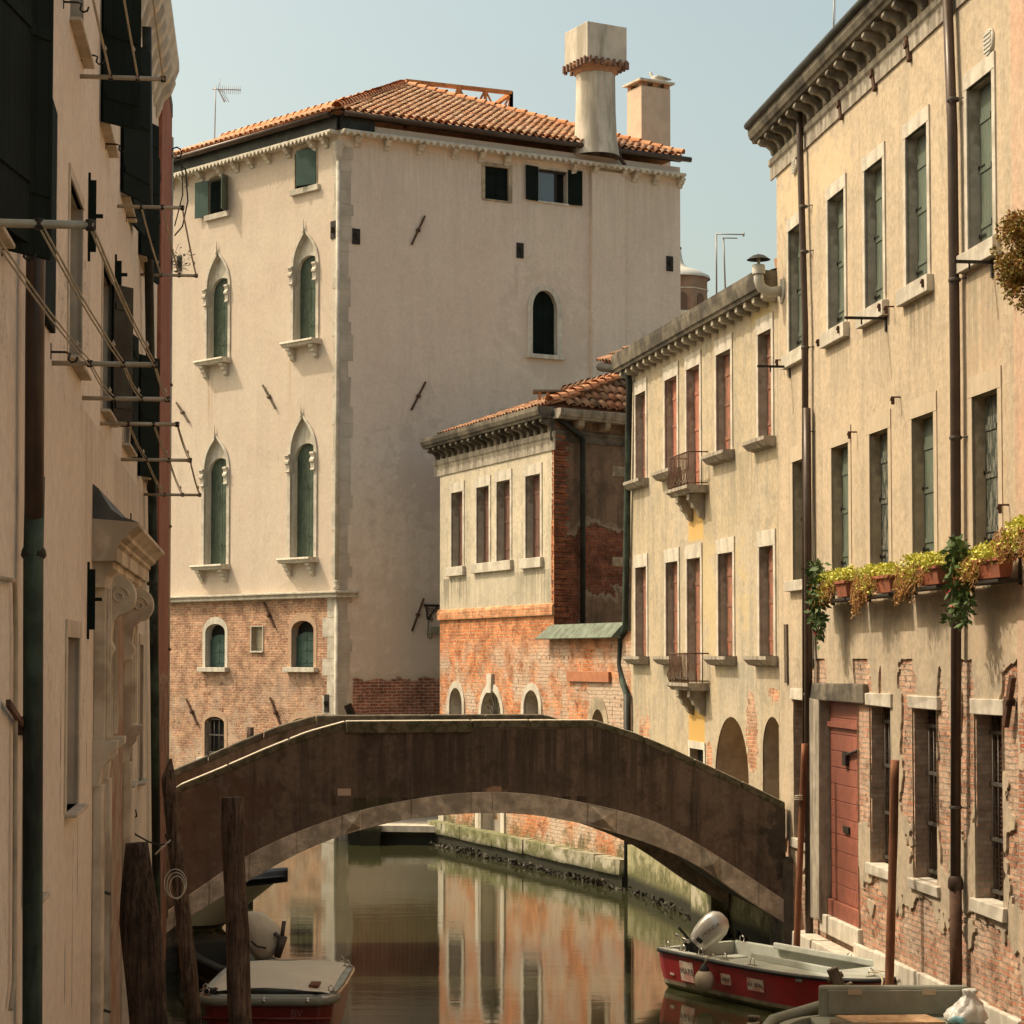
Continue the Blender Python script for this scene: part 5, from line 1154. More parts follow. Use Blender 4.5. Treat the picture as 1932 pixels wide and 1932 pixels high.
# rust-red house strip with drainpipe
rh = thing('rust_red_house', 'narrow strip of rust red house wall with a grey drainpipe beside the bridge', 'building', T(*FL.o))
m_r = wall_mat('rust_red_render', (.29,.10,.06), (.34,.15,.095), (.16,.07,.05), streak=.5, bump=.6, seed=30, brick=(('b', 4.6, .4),), bcol=((.30,.12,.07),(.34,.17,.1),(.26,.18,.13)), k=.4, salt=.3)
part('wall', MB().box(.01, 3.3, -.05, 6, -1.5, 13.3), m_r, rh, FL.M)
part('roof', MB().box(0, 3.3, -.06, 6.1, 13.3, 13.5), M_['stone_dirty_shade'], rh, FL.M)
part('drainpipe', MB().tube([(3.34,-.03,13.0),(3.34,-.03,.9)], .045, 10), M_['galv'], rh, FL.M)
for zz in (11.2, 9.1, 6.9, 5.0, 3.2): part('pipe_clip', MB().lathe([(.056,0),(.062,.02),(.056,.04)], (3.34,-.03,zz), 10), M_['rust'], rh, FL.M)
part('cable_bundle', MB().tube([(3.3,-.1,12.6),(3.3,-.26,12.5),(3.3,-.3,12.0),(3.3,-.22,11.6),(3.3,-.1,11.45)], .012, 5).tube([(3.3,-.1,12.7),(3.3,-.2,12.65),(3.3,-.22,12.1),(3.3,-.1,11.6)], .01, 5).tube([(3.3,-.12+.08*math.cos(t*.8),12.75+.09*math.sin(t*.8)) for t in range(12)], .012, 5), M_['iron'], rh, FL.M)
mb = MB()
for k in range(16): a = Vector((3.3,-.05,11.0+random.uniform(-.1,.1))); mb.tube([a, a+Vector((0,-random.uniform(.08,.3),random.uniform(-.15,.3)))], .004, 4); leafcloud(mb, a+Vector((0,-random.uniform(.1,.3),random.uniform(-.1,.25))), (.03,.03,.03), 2, .05)
tag(part('wall_weed', mb, plain('dry_weed', (.09,.085,.05), .3, .8), None, FL.M), 'small scraggly weed growing out of the rust red wall edge', 'weed')

# ------------------------------------------------------------------ clothes lines
def rack(label, rods, ropes_to=None):
    (u0, v0, u1) = rods[0]; x_, z_ = FL.at(u0, v0); c = thing('clothes_line', label, 'clothes line', FL.M @ T(x_,0,z_), 'clothes line rods bolted to the shaded house')
    E = []
    for (u0, v0, u1) in rods:
        x_, z_ = FL.at(u0, v0); Y = 28.6 + x_/1.00764; out = (u1-u0)/FOC*Y
        part('rod', MB().tube([(x_,.02,z_),(x_,-out,z_)], .018, 12), M_['galv'], c, FL.M)
        for f in (.36, .68, .98): part('pulley', MB().lathe([(.0,-.026),(.020,-.022),(.022,.022),(.0,.028)], (x_,-out*f,z_), 8), M_['iron'], c, FL.M)
        E.append((x_, out, z_))
    if ropes_to: E = [ropes_to] + E
    for A, B in zip(E[:-1], E[1:]):
        for f in (.36, .68, .98):
            for dz in (-.012, .022):
                a = Vector((A[0],-A[1]*f,A[2]+dz)); b = Vector((B[0],-B[1]*f,B[2]+dz)); pts = [a.lerp(b, t/8) - Vector((0,0,.03*math.sin(math.pi*t/8))) for t in range(9)]
                part('rope', MB().tube(pts, .0055, 5), M_['rope'], c, FL.M)
            pk = a.lerp(b, .82); part('knot', MB().lathe([(0,-.03),(.016,0),(0,.03)], pk, 6), M_['rope'], c, FL.M)
rack('galvanised clothes line rods with three ropes, nearest set at the lower windows', [(-147,417,174),(98,685,294),(155,751,318)])
rack('galvanised clothes line rods with ropes, far lower set beyond the first', [(189,799,336),(228,867,360),(271,933,378)])
rack('single clothes line rod high up with ropes rising out of the picture', [(151,144,311)], (lx(12.5), .68, 9.55))
rack('pair of clothes line rods high up in front of the rust red wall', [(221,389,346),(265,518,372)])

# ================================================================== BRIDGE
br = thing('footbridge', 'arched brick footbridge with pale stone arch ring and coping over the canal', 'bridge', T(*FBR.o))
def pl(pts, o_=0.0): return [FBR.at(u, v, o_) for u, v in pts]
top = pl([(296,1512),(340,1480),(420,1447),(500,1412),(580,1380),(652,1360),(800,1359),(1000,1358),(1122,1358),(1200,1383),(1260,1408),(1347,1449),(1420,1483),(1482,1514)])
extr = pl([(285,1745),(330,1706),(392,1664),(467,1612),(550,1573),(645,1538),(700,1523),(775,1508),(850,1497),(930,1493),(1010,1498),(1109,1515),(1170,1529),(1237,1549),(1323,1595),(1400,1645),(1487,1703),(1500,1712)])
intr = pl([(285,1785),(313,1757),(430,1685),(540,1620),(600,1592),(653,1573),(720,1555),(773,1544),(850,1536),(930,1532),(1010,1537),(1080,1549),(1159,1570),(1240,1597),(1311,1629),(1360,1662),(1411,1700),(1487,1745),(1500,1754)])
def interp(poly, x):
    if x <= poly[0][0]: return poly[0][1]
    for (a, b), (c, d) in zip(poly[:-1], poly[1:]):
        if a <= x <= c: return b + (d-b)*(x-a)/(c-a) if c > a else b
    return poly[-1][1]
def smooth(poly, n=3):
    xs = [poly[0][0] + (poly[-1][0]-poly[0][0])*i/120 for i in range(121)]; zs = [interp(poly, x) for x in xs]
    for _ in range(n*3): zs = [zs[0]] + [(zs[i-1]+2*zs[i]+zs[i+1])/4 for i in range(1, 120)] + [zs[-1]]
    return list(zip(xs, zs))
extr, intr = smooth(extr), smooth(intr)
NX = 140; xs0, xs1 = top[0][0], top[-1][0]
XS = [xs0 + (xs1-xs0)*i/NX for i in range(NX+1)]
def strip(lo, hi, y0, y1, XS=XS, dx=0.0):
    mb = MB(); n = len(XS); 
    A = [(x+dx, y0, lo(x)) for x in XS]; B = [(x+dx, y0, hi(x)) for x in XS]; C = [(x+dx, y1, lo(x)) for x in XS]; D = [(x+dx, y1, hi(x)) for x in XS]
    for P, Q_ in ((A,B),(C,D),(A,C),(B,D)): mb.add(P+Q_, [(i,i+1,n+i+1,n+i) for i in range(n-1)])
    for i in (0,-1): mb.add([A[i],B[i],D[i],C[i]], [(0,1,2,3)])
    return mb
ft, fe, fi = (lambda x: interp(top, x)), (lambda x: interp(extr, x)), (lambda x: interp(intr, x))
m_br = wall_mat('sooty_red_render', (.20,.14,.10), (.155,.108,.078), (.055,.042,.031), streak=.9, bump=.55, seed=40, mottle=1.8, speck=.2, cracks=.3,
                stains=(('s', -1, 11, 3.95, 4.5, (.22,.155,.11), .55), ('s', 3, 8.2, 3.75, 2.6, (.035,.027,.02), .7), ('e', FBR.at(370,1640)[0], 2.0, 1.2, 1.0, (.17,.095,.058), .5), ('e', FBR.at(400,1540)[0], 2.6, 1.0, .6, (.15,.085,.055), .4), ('s', FBR.at(660,1400)[0], FBR.at(1110,1400)[0], ft(0)-.05, 1.1, (.030,.026,.018), .9), ('e', FBR.at(930,1490)[0], fe(FBR.at(930,1490)[0])+.03, .22, .07, (.42,.26,.17), .9),
                        ('e', FBR.at(700,1400)[0], ft(0)-.35, .35, .5, (.09,.085,.035), .6), ('e', FBR.at(1470,1560)[0], 2.2, .25, .8, (.045,.04,.03), .7), ('e', FBR.at(1330,1600)[0], 1.7, .6, .3, (.16,.095,.065), .4)))
BD = 3.1; BSH = -.38
part('spandrel_wall', strip(lambda x: fe(x)-.02, lambda x: ft(x)-.10, 0, .30), m_br, br, FBR.M)
part('spandrel_wall', strip(lambda x: fe(x)-.02, lambda x: ft(x)-.10, BD, BD+.30, dx=BSH), m_br, br, FBR.M)
part('vault', strip(lambda x: fi(x)+.02, lambda x: max(fi(x)+.25, ft(x)-1.0), .28, BD+.02), M_['stone_dirty_shade'], br, FBR.M)
# coping stones (near: rounded dirty front, sunlight painted pale on the top faces)
def coping(y0, y1, dx, nm):
    i = 0; cuts = [xs0, FBR.at(430,1440)[0], FBR.at(545,1390)[0], FBR.at(652,1360)[0], FBR.at(890,1360)[0], FBR.at(1000,1358)[0], FBR.at(1122,1358)[0], FBR.at(1215,1390)[0], FBR.at(1310,1430)[0], FBR.at(1400,1474)[0], xs1]
    for a, b in zip(cuts[:-1], cuts[1:]):
        n = max(2, int((b-a)/.12)); X_ = [a+.006 + (b-a-.012)*k/n for k in range(n+1)]
        wide = FBR.at(600,1400)[0] < (a+b)/2 < FBR.at(900,1400)[0]
        hh = .20 if wide else .13
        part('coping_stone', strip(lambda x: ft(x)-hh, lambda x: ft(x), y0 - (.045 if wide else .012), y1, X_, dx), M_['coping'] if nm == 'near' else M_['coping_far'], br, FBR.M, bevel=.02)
g = G('mossy_sunlit_top_coping'); n_ = g.noise(g.co, 9, 7, .7); n1_ = g.noise(g.co, 2.0, 5, .6); nr_ = g.n('ShaderNodeNewGeometry'); sp_ = g.n('ShaderNodeSeparateXYZ'); g.l(nr_.outputs['Normal'], sp_.inputs[0])
c_ = g.mix(g.rng(n_, .42, .62), (.17,.14,.085), (.075,.07,.035)); c_ = g.mix(g.rng(n1_, .55, .7), c_, (.26,.21,.14)); c_ = g.mix(g.rng(sp_.outputs[2], .7, .93), c_, (.50,.43,.33)); g.bump(n_, .8, .02); M_['coping'] = g.fin(c_, .95); M_['coping_far'] = plain('grimy_unlit_far_coping', (.15,.125,.085), .35, .95, stain=(.06,.052,.035), samt=.8, sc=7, bump=.7)  # upward faces coloured pale as sunlight; far coping grimy and darkened as unlit
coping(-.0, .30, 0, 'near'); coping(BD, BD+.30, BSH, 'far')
# arch ring voussoirs
rc = [(285,330),(330,395),(395,470),(470,560),(560,645),(645,684),(684,775),(775,888),(888,928),(928,1108),(1108,1162),(1162,1323),(1323,1357),(1357,1430),(1430,1500)]
for k, (u0, u1) in enumerate(rc):
    u1 = u1; a, b = FBR.at(u0, 1600)[0], FBR.at(u1, 1600)[0]
    n = max(2, int((b-a)/.12)); X_ = [a+.003 + (b-a-.006)*j/n for j in range(n+1)]; pr = .045
    vs = part('arch_stone', strip(lambda x: fi(x), lambda x: fe(x), -pr, .3, X_), M_['ring_stone'], br, FBR.M, bevel=.008)
    if (u0, u1) in ((645,684),(1108,1162),(1323,1357)):      # faceted diamond blocks
        xm = (a+b)/2; zl_, zh_ = (fi(a)+fi(b))/2, (fe(a)+fe(b))/2
        part('diamond_point', MB().add([(a+.03,-pr-.002,fi(a)+.03),(b-.03,-pr-.002,fi(b)+.03),(b-.03,-pr-.002,fe(b)-.03),(a+.03,-pr-.002,fe(a)-.03),(xm,-pr-.15,(zl_+zh_)/2)], [(0,1,4),(1,2,4),(2,3,4),(3,0,4)]), M_['ring_stone'], vs, FBR.M)
    part('arch_stone', strip(lambda x: fi(x), lambda x: fe(x), BD, BD+.34, X_, BSH), M_['ring_stone'], br, FBR.M)
a, b = FBR.at(637, 1488), FBR.at(662, 1501)
part('number_plate', MB().box(a[0], b[0], -.012, .01, b[1], a[1]), M_['plate'], br, FBR.M)
# landings
part('abutment', MB().box(xs1-.05, xs1+1.2, -.05, BD+.35, -1.2, 1.65), M_['stone_dirty_shade'], br, FBR.M); part('abutment', MB().box(xs0-1.4, xs0+.35, -.0, BD+.3, -1.2, 1.1), M_['stone_dirty_shade'], br, FBR.M)
pa = world_at(1347,1700,36.6); o = part('abutment', MB().wonky(0, 1.3, -.0, 1.2, -1.2, 1.15, .02), m_base, br, FC.M @ T(FC.at(1347,1700)[0], -.45, 0))

# ================================================================== POSTS
def pile(name, label, base, topp, r0, r1, mat, tip=0.0, wob=.02, n=14, group=None, flat=False, rr=None):
    base, topp = Vector(base), Vector(topp); pts = []; rs = []
    N = 16
    for i in range(N+1):
        t = i/N; p = base.lerp(topp, t); p += Vector((math.sin(t*5)*wob, math.cos(t*4)*wob*.5, 0)); pts.append(p); rs.append(rr(t) if rr else r0+(r1-r0)*t)
    if tip: pts.append(topp+Vector((.0,0,tip))); rs.append(.015)
    mb = MB().tube([p-base for p in pts], rs, n)
    mb.v = [(x + x_n, y + y_n, z) for (x, y, z) in mb.v for x_n, y_n in ((r0*.16*mnoise.noise(Vector((x*6/r0*.15+base.x, y*6/r0*.15, z*1.1))), r0*.16*mnoise.noise(Vector((x*6/r0*.15+9, y*6/r0*.15, z*1.1)))),)]
    o = part(name, mb, M_[mat], None, T(*base)); tag(o, label, 'post', group); return o
def rr_big(t):
    # tapers at the head, swollen shoulder, slim waist
    return (.165 if t < .5 else .165 + .02*math.sin((t-.5)/.32*math.pi/2) if t < .82 else .185 - (t-.82)/.18*.085)
M_['pile_dark'] = pile_mat('dark_wet_pile_wood', (.095,.062,.042), (.030,.020,.014))
pt_, pb_ = world_at(263, 1590, 19.0), world_at(296, 2250, 19.0)
pile('mooring_post', 'thick dark mooring post with tapered head beside the portal, closest to the camera', (pb_.x, 19.0, -.6), pt_, .2, .1, 'pile_dark', wob=.015, rr=rr_big, n=12)
pt_, pb_ = world_at(320, 1470, 24.5), world_at(381, 2080, 24.5)
pile('mooring_post', 'slim leaning mooring post with a pointed tip carrying a coil of white hose', (pb_.x, 24.5, -.4), pt_, .095, .085, 'wood_old', tip=.24, wob=.01)
pt_, pb_ = world_at(440, 1504, 22.0), world_at(459, 2120, 22.0)
pile('mooring_post', 'straight dark mooring post with a flat top in front of the covered red boat', (pb_.x, 22.0, -.3), pt_, .135, .118, 'wood_old', wob=.008)
for (ut, vt, ub, vb, Y, r_, lb) in ((1518,1403,1501,1778,31.4,.052,'reddish brown wooden post at the end of the bridge parapet with a rope ring'), (1689,1434,1676,1853,27.2,.062,'reddish brown wooden post in front of the barred windows at the red boat bow')):
    pt_, pb_ = world_at(ut, vt, Y), world_at(ub, vb, Y); o = pile('mooring_post', lb, (pb_.x-(pt_.x-pb_.x)*.15, Y, -.3), pt_, r_, r_*.96, 'wood_red', wob=.0, n=8)
    if ut < 1600:
        c_ = world_at(1508, 1548, Y); part('rope_ring', MB().tube([Vector((c_.x-o.location.x+math.cos(t*.9)*(r_+.012), math.sin(t*.9)*(r_+.012), c_.z+.3+t*.004)) for t in range(22)], .011, 5), M_['rope'], o, T(o.location.x, Y, 0))
# distant slim posts behind the bridge
p_ = world_at(472, 1372, 40.5); pile('channel_post', 'plain dark post standing in the canal behind the bridge parapet', (p_.x, 40.5, -.5), p_, .075, .075, 'wood_old', wob=0)
# iron hook arm with coiled hose
a_ = world_at(300,1652,23.9)
hk = thing('hose_coil', 'coil of white hose hanging from an iron scroll hook on the leaning post', 'hose', T(*a_))
mb = MB(); cc_ = world_at(331, 1667, 24.3)
for k in range(3): part('hose_loop', MB().tube([cc_ + Vector((math.cos(t*.4)*(.13-.022*k)+.012*k, -.02*k, math.sin(t*.4)*(.17-.018*k)-.02*k)) for t in range(17)], .006, 6), M_['rope_white'], hk, Matrix.Identity(4))
pts = [world_at(u, v, 24.2) for u, v in ((248,1535),(256,1528),(258,1540),(250,1545),(240,1536),(240,1552),(255,1574),(280,1588),(300,1594),(320,1592),(326,1582),(320,1570),(312,1575),(316,1586))]
part('scroll_hook', MB().tube(pts, .011, 6), M_['iron'], hk, Matrix.Identity(4))
part('hose_tail', MB().tube([world_at(u, v, 24.2) for u, v in ((293,1612),(305,1600),(322,1585))], .012, 6), M_['rope_white'], hk, Matrix.Identity(4))

# ================================================================== BOATS
M_['red_hull'] = plain('red_gelcoat', (.36,.020,.024), .10, .38, 0, .06, spec=.45, stain=(.20,.025,.022), samt=.6)
M_['darkred_hull'] = plain('dark_red_gelcoat', (.13,.014,.010), .06, .3, 0, .03, spec=.5)
M_['gel_grey'] = plain('pale_grey_gelcoat', (.40,.41,.35), .06, .5, 0, .06, stain=(.28,.27,.22), samt=.6)
M_['gel_olive'] = plain('grey_green_gelcoat', (.225,.225,.17), .06, .5, 0, .06, stain=(.16,.15,.11), samt=.5)
M_['faint'] = plain('faded_scribble', (.26,.12,.10), .2, .8); M_['rubber'] = plain('black_rubber', (.02,.019,.017), .2, .6)
M_['boot'] = plain('grimy_boot_stripe', (.22,.18,.12), .3, .7)
M_['slime'] = plain('algae_hull', (.14,.14,.06), .3, .5)
M_['steel'] = plain('stainless', (.50,.47,.42), .05, .25, 1.0, 0)
M_['cloth'] = plain('cream_tarpaulin', (.66,.58,.44), .05, .8, 0, .2, sc=2)
M_['cloth_white'] = plain('white_engine_cover', (.60,.53,.40), .05, .7, 0, .5, sc=5)
M_['navy'] = plain('navy_cover_cloth', (.007,.009,.016), .1, .8, 0, .3)
M_['white_hull'] = plain('grey_white_hull', (.34,.32,.26), .06, .45)
M_['dark_hull'] = plain('dark_hull', (.04,.042,.035), .1, .5)
M_['engine'] = plain('silver_cowling', (.48,.45,.40), .03, .28, .5, 0)
M_['fender'] = plain('dirty_white_fender', (.45,.36,.26), .15, .6)

def shape(L, B, Bs, p=2.4, s0=.5, rc=.0, rr_=.0):
    def w(s):
        k = Bs + (B-Bs)*min(1, s/.35)**.8 if s < .35 else B
        if s < rc: k -= rr_*(1-math.sqrt(max(0, 1-(1-s/rc)**2)))
        if s > s0: k *= max(0.0, 1-((s-s0)/(1-s0))**p)**.5
        return k
    return w
def boat(name, label, stern, bow, B, Bs, zg0, zg1, hull, inner, rim=.13, p=2.4, s0=.5, foredeck=.72, strake=True, floor=.12, stripe='boot', cat='boat', railmat='rubber', low='slime', rc=0, rr_=0, rake=.12):
    stern, bow = Vector(stern), Vector(bow); d = bow-stern; L = d.length; M = Matrix.Translation((stern.x, stern.y, 0)) @ Matrix.Rotation(math.atan2(d.y, d.x), 4, 'Z')
    root = thing(name, label, cat, M); w = shape(L, B, Bs, p, s0, rc, rr_); N = 36
    S = ([0, .004, .012] if rc else [0]) + [(i/N) for i in range(1, N)] + [1-1/N*.6, 1-1/N*.25, 1-1/N*.06, 1.0]
    zg = lambda s: zg0 + (zg1-zg0)*max(0, (s-.3)/.7)**1.6
    def ringline(f, z, side): return [Vector((s*L - rake*max(0, 1-z(s)/zg(s))*s**6, side*f(s), z(s))) for s in S]
    rows = [(lambda s: w(s), lambda s: zg(s)-.05), (lambda s: w(s)*.95, lambda s: zg(s)*.55), (lambda s: w(s)*.88, lambda s: .14), (lambda s: w(s)*.86, lambda s: .08), (lambda s: w(s)*.62, lambda s: -.12), (lambda s: 0.0, lambda s: -.2)]
    def skin(r0, r1, mat, nm):
        mb = MB(); n = len(S)
        for side in (-1, 1):
            for a, b in zip(rows[r0:r1], rows[r0+1:r1+1]): mb.add(ringline(a[0], a[1], side)+ringline(b[0], b[1], side), [(i,i+1,n+i+1,n+i) for i in range(n-1)], True)
        for a, b in zip(rows[r0:r1], rows[r0+1:r1+1]):
            mb.add([(0,-a[0](0),a[1](0)),(0,a[0](0),a[1](0)),(0,b[0](0),b[1](0)),(0,-b[0](0),b[1](0))], [(0,1,2,3)])
        return part(nm, mb, M_[mat], root, M)
    skin(0, 2, hull, 'hull'); skin(2, 3, stripe, 'boot_stripe'); skin(3, 5, low, 'hull_bottom')
    mb = MB(); n = len(S); wi = lambda s: max(0.0, w(s)-rim) if s > .02 else w(s)-rim
    def rimz(s): return zg(s)
    for side in (-1, 1):
        mb.add(ringline(w, zg, side)+ringline(wi, zg, side), [(i,i+1,n+i+1,n+i) for i in range(n-1)])
        mb.add(ringline(w, zg, side)+ringline(w, lambda s: zg(s)-.05, side), [(i,i+1,n+i+1,n+i) for i in range(n-1)])
        nn = int(foredeck*n)
        li = ringline(wi, zg, side)[:nn]; lf = ringline(lambda s: wi(s)*.93, lambda s: floor, side)[:nn]
        mb.add(li+lf, [(i,i+1,nn+i+1,nn+i) for i in range(nn-1)])
    nn = int(foredeck*n); A = ringline(lambda s: wi(s)*.93, lambda s: floor, -1)[:nn]; B_ = ringline(lambda s: wi(s)*.93, lambda s: floor, 1)[:nn]
    mb.add(A+B_, [(i,i+1,nn+i+1,nn+i) for i in range(nn-1)])
    A = ringline(wi, zg, -1)[nn-1:]; B_ = ringline(wi, zg, 1)[nn-1:]; k = len(A)
    mb.add(A+B_, [(i,i+1,k+i+1,k+i) for i in range(k-1)])
    s_ = S[nn-1]; mb.add([(s_*L,-wi(s_),zg(s_)),(s_*L,wi(s_),zg(s_)),(s_*L,wi(s_)*.93,floor),(s_*L,-wi(s_)*.93,floor)], [(0,1,2,3)])
    mb.add([(0,-w(0),zg(0)),(0,w(0),zg(0)),(.10,wi(0),zg(0)),(.10,-wi(0),zg(0))], [(0,1,2,3)]); mb.add([(.10,-wi(0),zg(0)),(.10,wi(0),zg(0)),(.10,wi(0)*.93,floor),(.10,-wi(0)*.93,floor)], [(0,1,2,3)])
    mb.add([(0,-w(0),zg(0)),(0,w(0),zg(0)),(0,w(0),zg(0)-.05),(0,-w(0),zg(0)-.05)], [(0,1,2,3)])
    part('deck', mb, M_[inner], root, M)
    if railmat:
        pts = [Vector((s*L, -w(s)-.012, zg(s)-.035)) for s in S] + [Vector((s*L, w(s)+.012, zg(s)-.035)) for s in reversed(S[:-1])]
        part('rub_rail', MB().tube(pts, .028, 7), M_[railmat], root, M)
    return root, M, w, zg, L
def cleat(root, M, x, y, z, ang=0, s=1.0):
    Mc = M @ T(x, y, z) @ Matrix.Rotation(ang, 4, 'Z')
    part('deck_eye', MB().box(-.09*s,.09*s,-.02,.02,0,.012).tube([(-.045*s,0,0),(-.045*s,0,.07*s),(0,0,.105*s),(.045*s,0,.07*s),(.045*s,0,0)], .008, 6), M_['steel'], root, Mc)
def text(body, size, M, mat, root, name='lettering', ext=.002):
    cu = bpy.data.curves.new(name, 'FONT'); cu.body = body; cu.size = size; cu.extrude = ext; cu.align_x = 'CENTER'; cu.align_y = 'CENTER'
    ob = bpy.data.objects.new('tmp', cu); COL.objects.link(ob); dg = bpy.context.evaluated_depsgraph_get()
    me = bpy.data.meshes.new_from_object(ob.evaluated_get(dg)); bpy.data.objects.remove(ob); me.materials.clear(); me.materials.append(M_[mat])
    o = bpy.data.objects.new(name, me); link(o, root, M); return o

# --- red motor boat on the right
rb, MR, w, zg, L = boat('motor_boat', 'red motor boat with pale grey deck and tilted silver outboard moored under the bridge end', (2.80,31.3), (5.02,27.85), .82, .74, .60, .62, 'red_hull', 'gel_grey', p=2.6, s0=.5, foredeck=.74, floor=.06)
# cockpit coaming and side deck
mb = MB()
mb.profx([(-.03,0),(.03,0),(.02,.10),(-.01,.10)], L*.42, L*.86); part('coaming', mb, M_['gel_grey'], rb, MR @ T(0,-.38,.60), bevel=.015)
part('coaming', MB().profx([(-.03,0),(.03,0),(.03,.09),(-.02,.09)], L*.25, L*.80), M_['gel_grey'], rb, MR @ T(0,.62,.60), bevel=.015)
part('side_deck', MB().box(L*.38, L*.78, -.74, -.36, .50, .607), M_['gel_grey'], rb, MR, bevel=.01)
part('seat', MB().box(L*.40, L*.55, -.55, .55, .08, .42), M_['gel_grey'], rb, MR, bevel=.03)
part('bench', MB().box(.12, .42, -.6, .62, .06, .42), M_['gel_grey'], rb, MR, bevel=.03)
for s in (.03, .13, .24, .38, .53): cleat(rb, MR, s*L, -(w(s)-.08), zg(s))
for s in (.05, .62, .80, .93): cleat(rb, MR, s*L, w(s)-.08, zg(s))
cleat(rb, MR, .95*L, -.1, .62, 1.57)
def side(s, z, outw=.012):   # frame on the near (starboard) side of the hull
    a = Vector((s*L, -w(s)*(.88+.12*(z-.14)/.42) - outw, z)); b = Vector(((s+.02)*L, -w(s+.02)*(.88+.12*(z-.14)/.42) - outw, z)); d = (b-a).normalized()
    up = Vector((0,-.16,1)).normalized(); nrm = d.cross(up).normalized(); up = nrm.cross(d)
    Mm = Matrix(((d.x, up.x, nrm.x, a.x), (d.y, up.y, nrm.y, a.y), (d.z, up.z, nrm.z, a.z), (0,0,0,1))); return MR @ Mm
def sticker(s, z, w_, h_, body, size, mat='sticker', tm='ink'):
    Ms = side(s, z, .014); st = part('sticker', MB().box(-w_/2, w_/2, -h_/2, h_/2, 0, .006), M_[mat], rb, Ms); text(body, size, Ms @ T(0,0,.009), tm, st)
M_['sticker'] = plain('worn_white_sticker', (.52,.44,.34), .12, .7, stain=(.40,.08,.07), samt=.6, sc=12); M_['ink'] = plain('dark_lettering', (.15,.10,.085), .1, .7)
sticker(.17, .33, .34, .30, 'MARE', .13); sticker(.40, .34, .22, .16, 'VENE', .08); sticker(.56, .35, .34, .17, '6V 3046', .095)
part('sticker', MB().box(-.05,.05,-.015,.015,0,.005), M_['sticker'], rb, side(.07, .24, .014))
# fender
fs = .33; fp = Vector((fs*L, -w(fs)-.13, .30)); fe_ = part('fender', MB().lathe([(.0,-.16),(.07,-.14),(.125,-.08),(.145,0),(.135,.07),(.09,.13),(.05,.16)], (0,0,0), 18), M_['fender'], rb, MR @ T(*fp))
part('fender_cap', MB().lathe([(.085,.12),(.06,.19),(.03,.24),(.0,.25)], (0,0,0), 14), M_['rubber'], fe_, MR @ T(*fp)); part('fender_rope', MB().tube([(0,0,.24),(0,.06,.33),(.03,.16,.345),(-.06,.2,.35)], .01, 6), M_['rope'], fe_, MR @ T(*fp))
# outboard (tilted up at the transom)
E0 = MR @ Vector((.18, -.10, .66)); Mo = Matrix.Translation(E0) @ Matrix.Rotation(R(-12), 4, 'Z') @ Matrix.Rotation(R(42), 4, 'Y')
mb = MB(); rings = []
prof = ((-.08,.13,.10),(-.02,.17,.135),(.08,.20,.16),(.22,.215,.17),(.36,.21,.165),(.46,.17,.135),(.52,.09,.07),(.535,.01,.01))
vs = []
for z_, a_, b_ in prof:
    for k in range(20): t = 2*math.pi*k/20; ca, sa = math.cos(t), math.sin(t); vs.append((math.copysign(abs(ca)**.75, ca)*a_, math.copysign(abs(sa)**.75, sa)*b_, z_))
mb.add(vs, [(i*20+k, i*20+(k+1)%20, (i+1)*20+(k+1)%20, (i+1)*20+k) for i in range(len(prof)-1) for k in range(20)], True)
ob_ = part('outboard_motor', mb, M_['engine'], rb, Mo)
part('motor_base', MB().box(-.15,.15,-.11,.11,-.16,-.07).box(-.05,.05,-.05,.05,-.75,-.14).box(-.16,-.04,-.09,.09,-.30,-.08).tube([(-.1,0,-.1),(-.38,-.05,-.06)], .022, 8), M_['rubber'], ob_, Mo, bevel=.01)
part('tiller', MB().tube([(-.10,-.12,-.1),(-.2,-.16,-.12)], .03, 8).tube([(-.2,-.16,-.12),(-.34,-.2,-.14)], .02, 8), M_['steel'], ob_, Mo)
part('motor_decal', MB().box(-.07,.03,-.172,-.160,.0,.06), M_['rubber'], ob_, Mo); text('HONDA', .085, Mo @ T(.0,-.178,.27) @ Matrix.Rotation(R(90),4,'X') @ Matrix.Rotation(R(78),4,'Z'), 'ink', ob_)
part('mooring_rope', MB().tube([Vector((.93*L,-.05,.66)), Vector((.99*L,-.12,.70)), Vector((1.03*L,-.2,.62)), Vector((1.05*L,-.3,.5))], .014, 6).tube([Vector((.90*L,.1,.66)), Vector((.97*L,.1,.68)), Vector((1.02*L,0,.75)), Vector((1.04*L,-.15,.66))], .014, 6), M_['rope'], rb, MR)

# --- near grey boat (lower right)
gb, MG, w2, zg2, L2 = boat('work_boat', 'grey green work boat in the bottom right corner with a raised bench back', (3.85,19.4), (3.75,24.3), .92, .85, .72, .74, 'gel_olive', 'gel_olive', p=3.2, s0=.55, foredeck=.98, floor=.35, railmat=None)
Mb = Matrix.Translation((world_at(1546,1900,24.2).x, 24.2, 0)); wd = world_at(1828,1900,24.2).x - world_at(1546,1900,24.2).x
zt_ = zat(1860, 24.2)
part('bench_back', MB().box(0, wd, 0, .10, .70, zt_), M_['gel_olive'], gb, Mb, bevel=.035)
part('bench_back_panel', MB().box(.10, wd-.1, -.015, .0, .76, zt_-.05), M_['gel_olive'], gb, Mb, bevel=.01)
for xx in (.33, wd-.55): part('hinge', MB().box(xx, xx+.16, -.03, -.012, zt_-.10, zt_-.04), plain('brass_hinge', (.42,.34,.24), .1, .4, .6), gb, Mb)
part('bench', MB().box(-.12, wd+.1, -1.6, -.0, .45, .735), M_['gel_olive'], gb, Mb, bevel=.02); 
pA, pB = world_at(1439,1925,24.6), world_at(1550,1889,24.9)
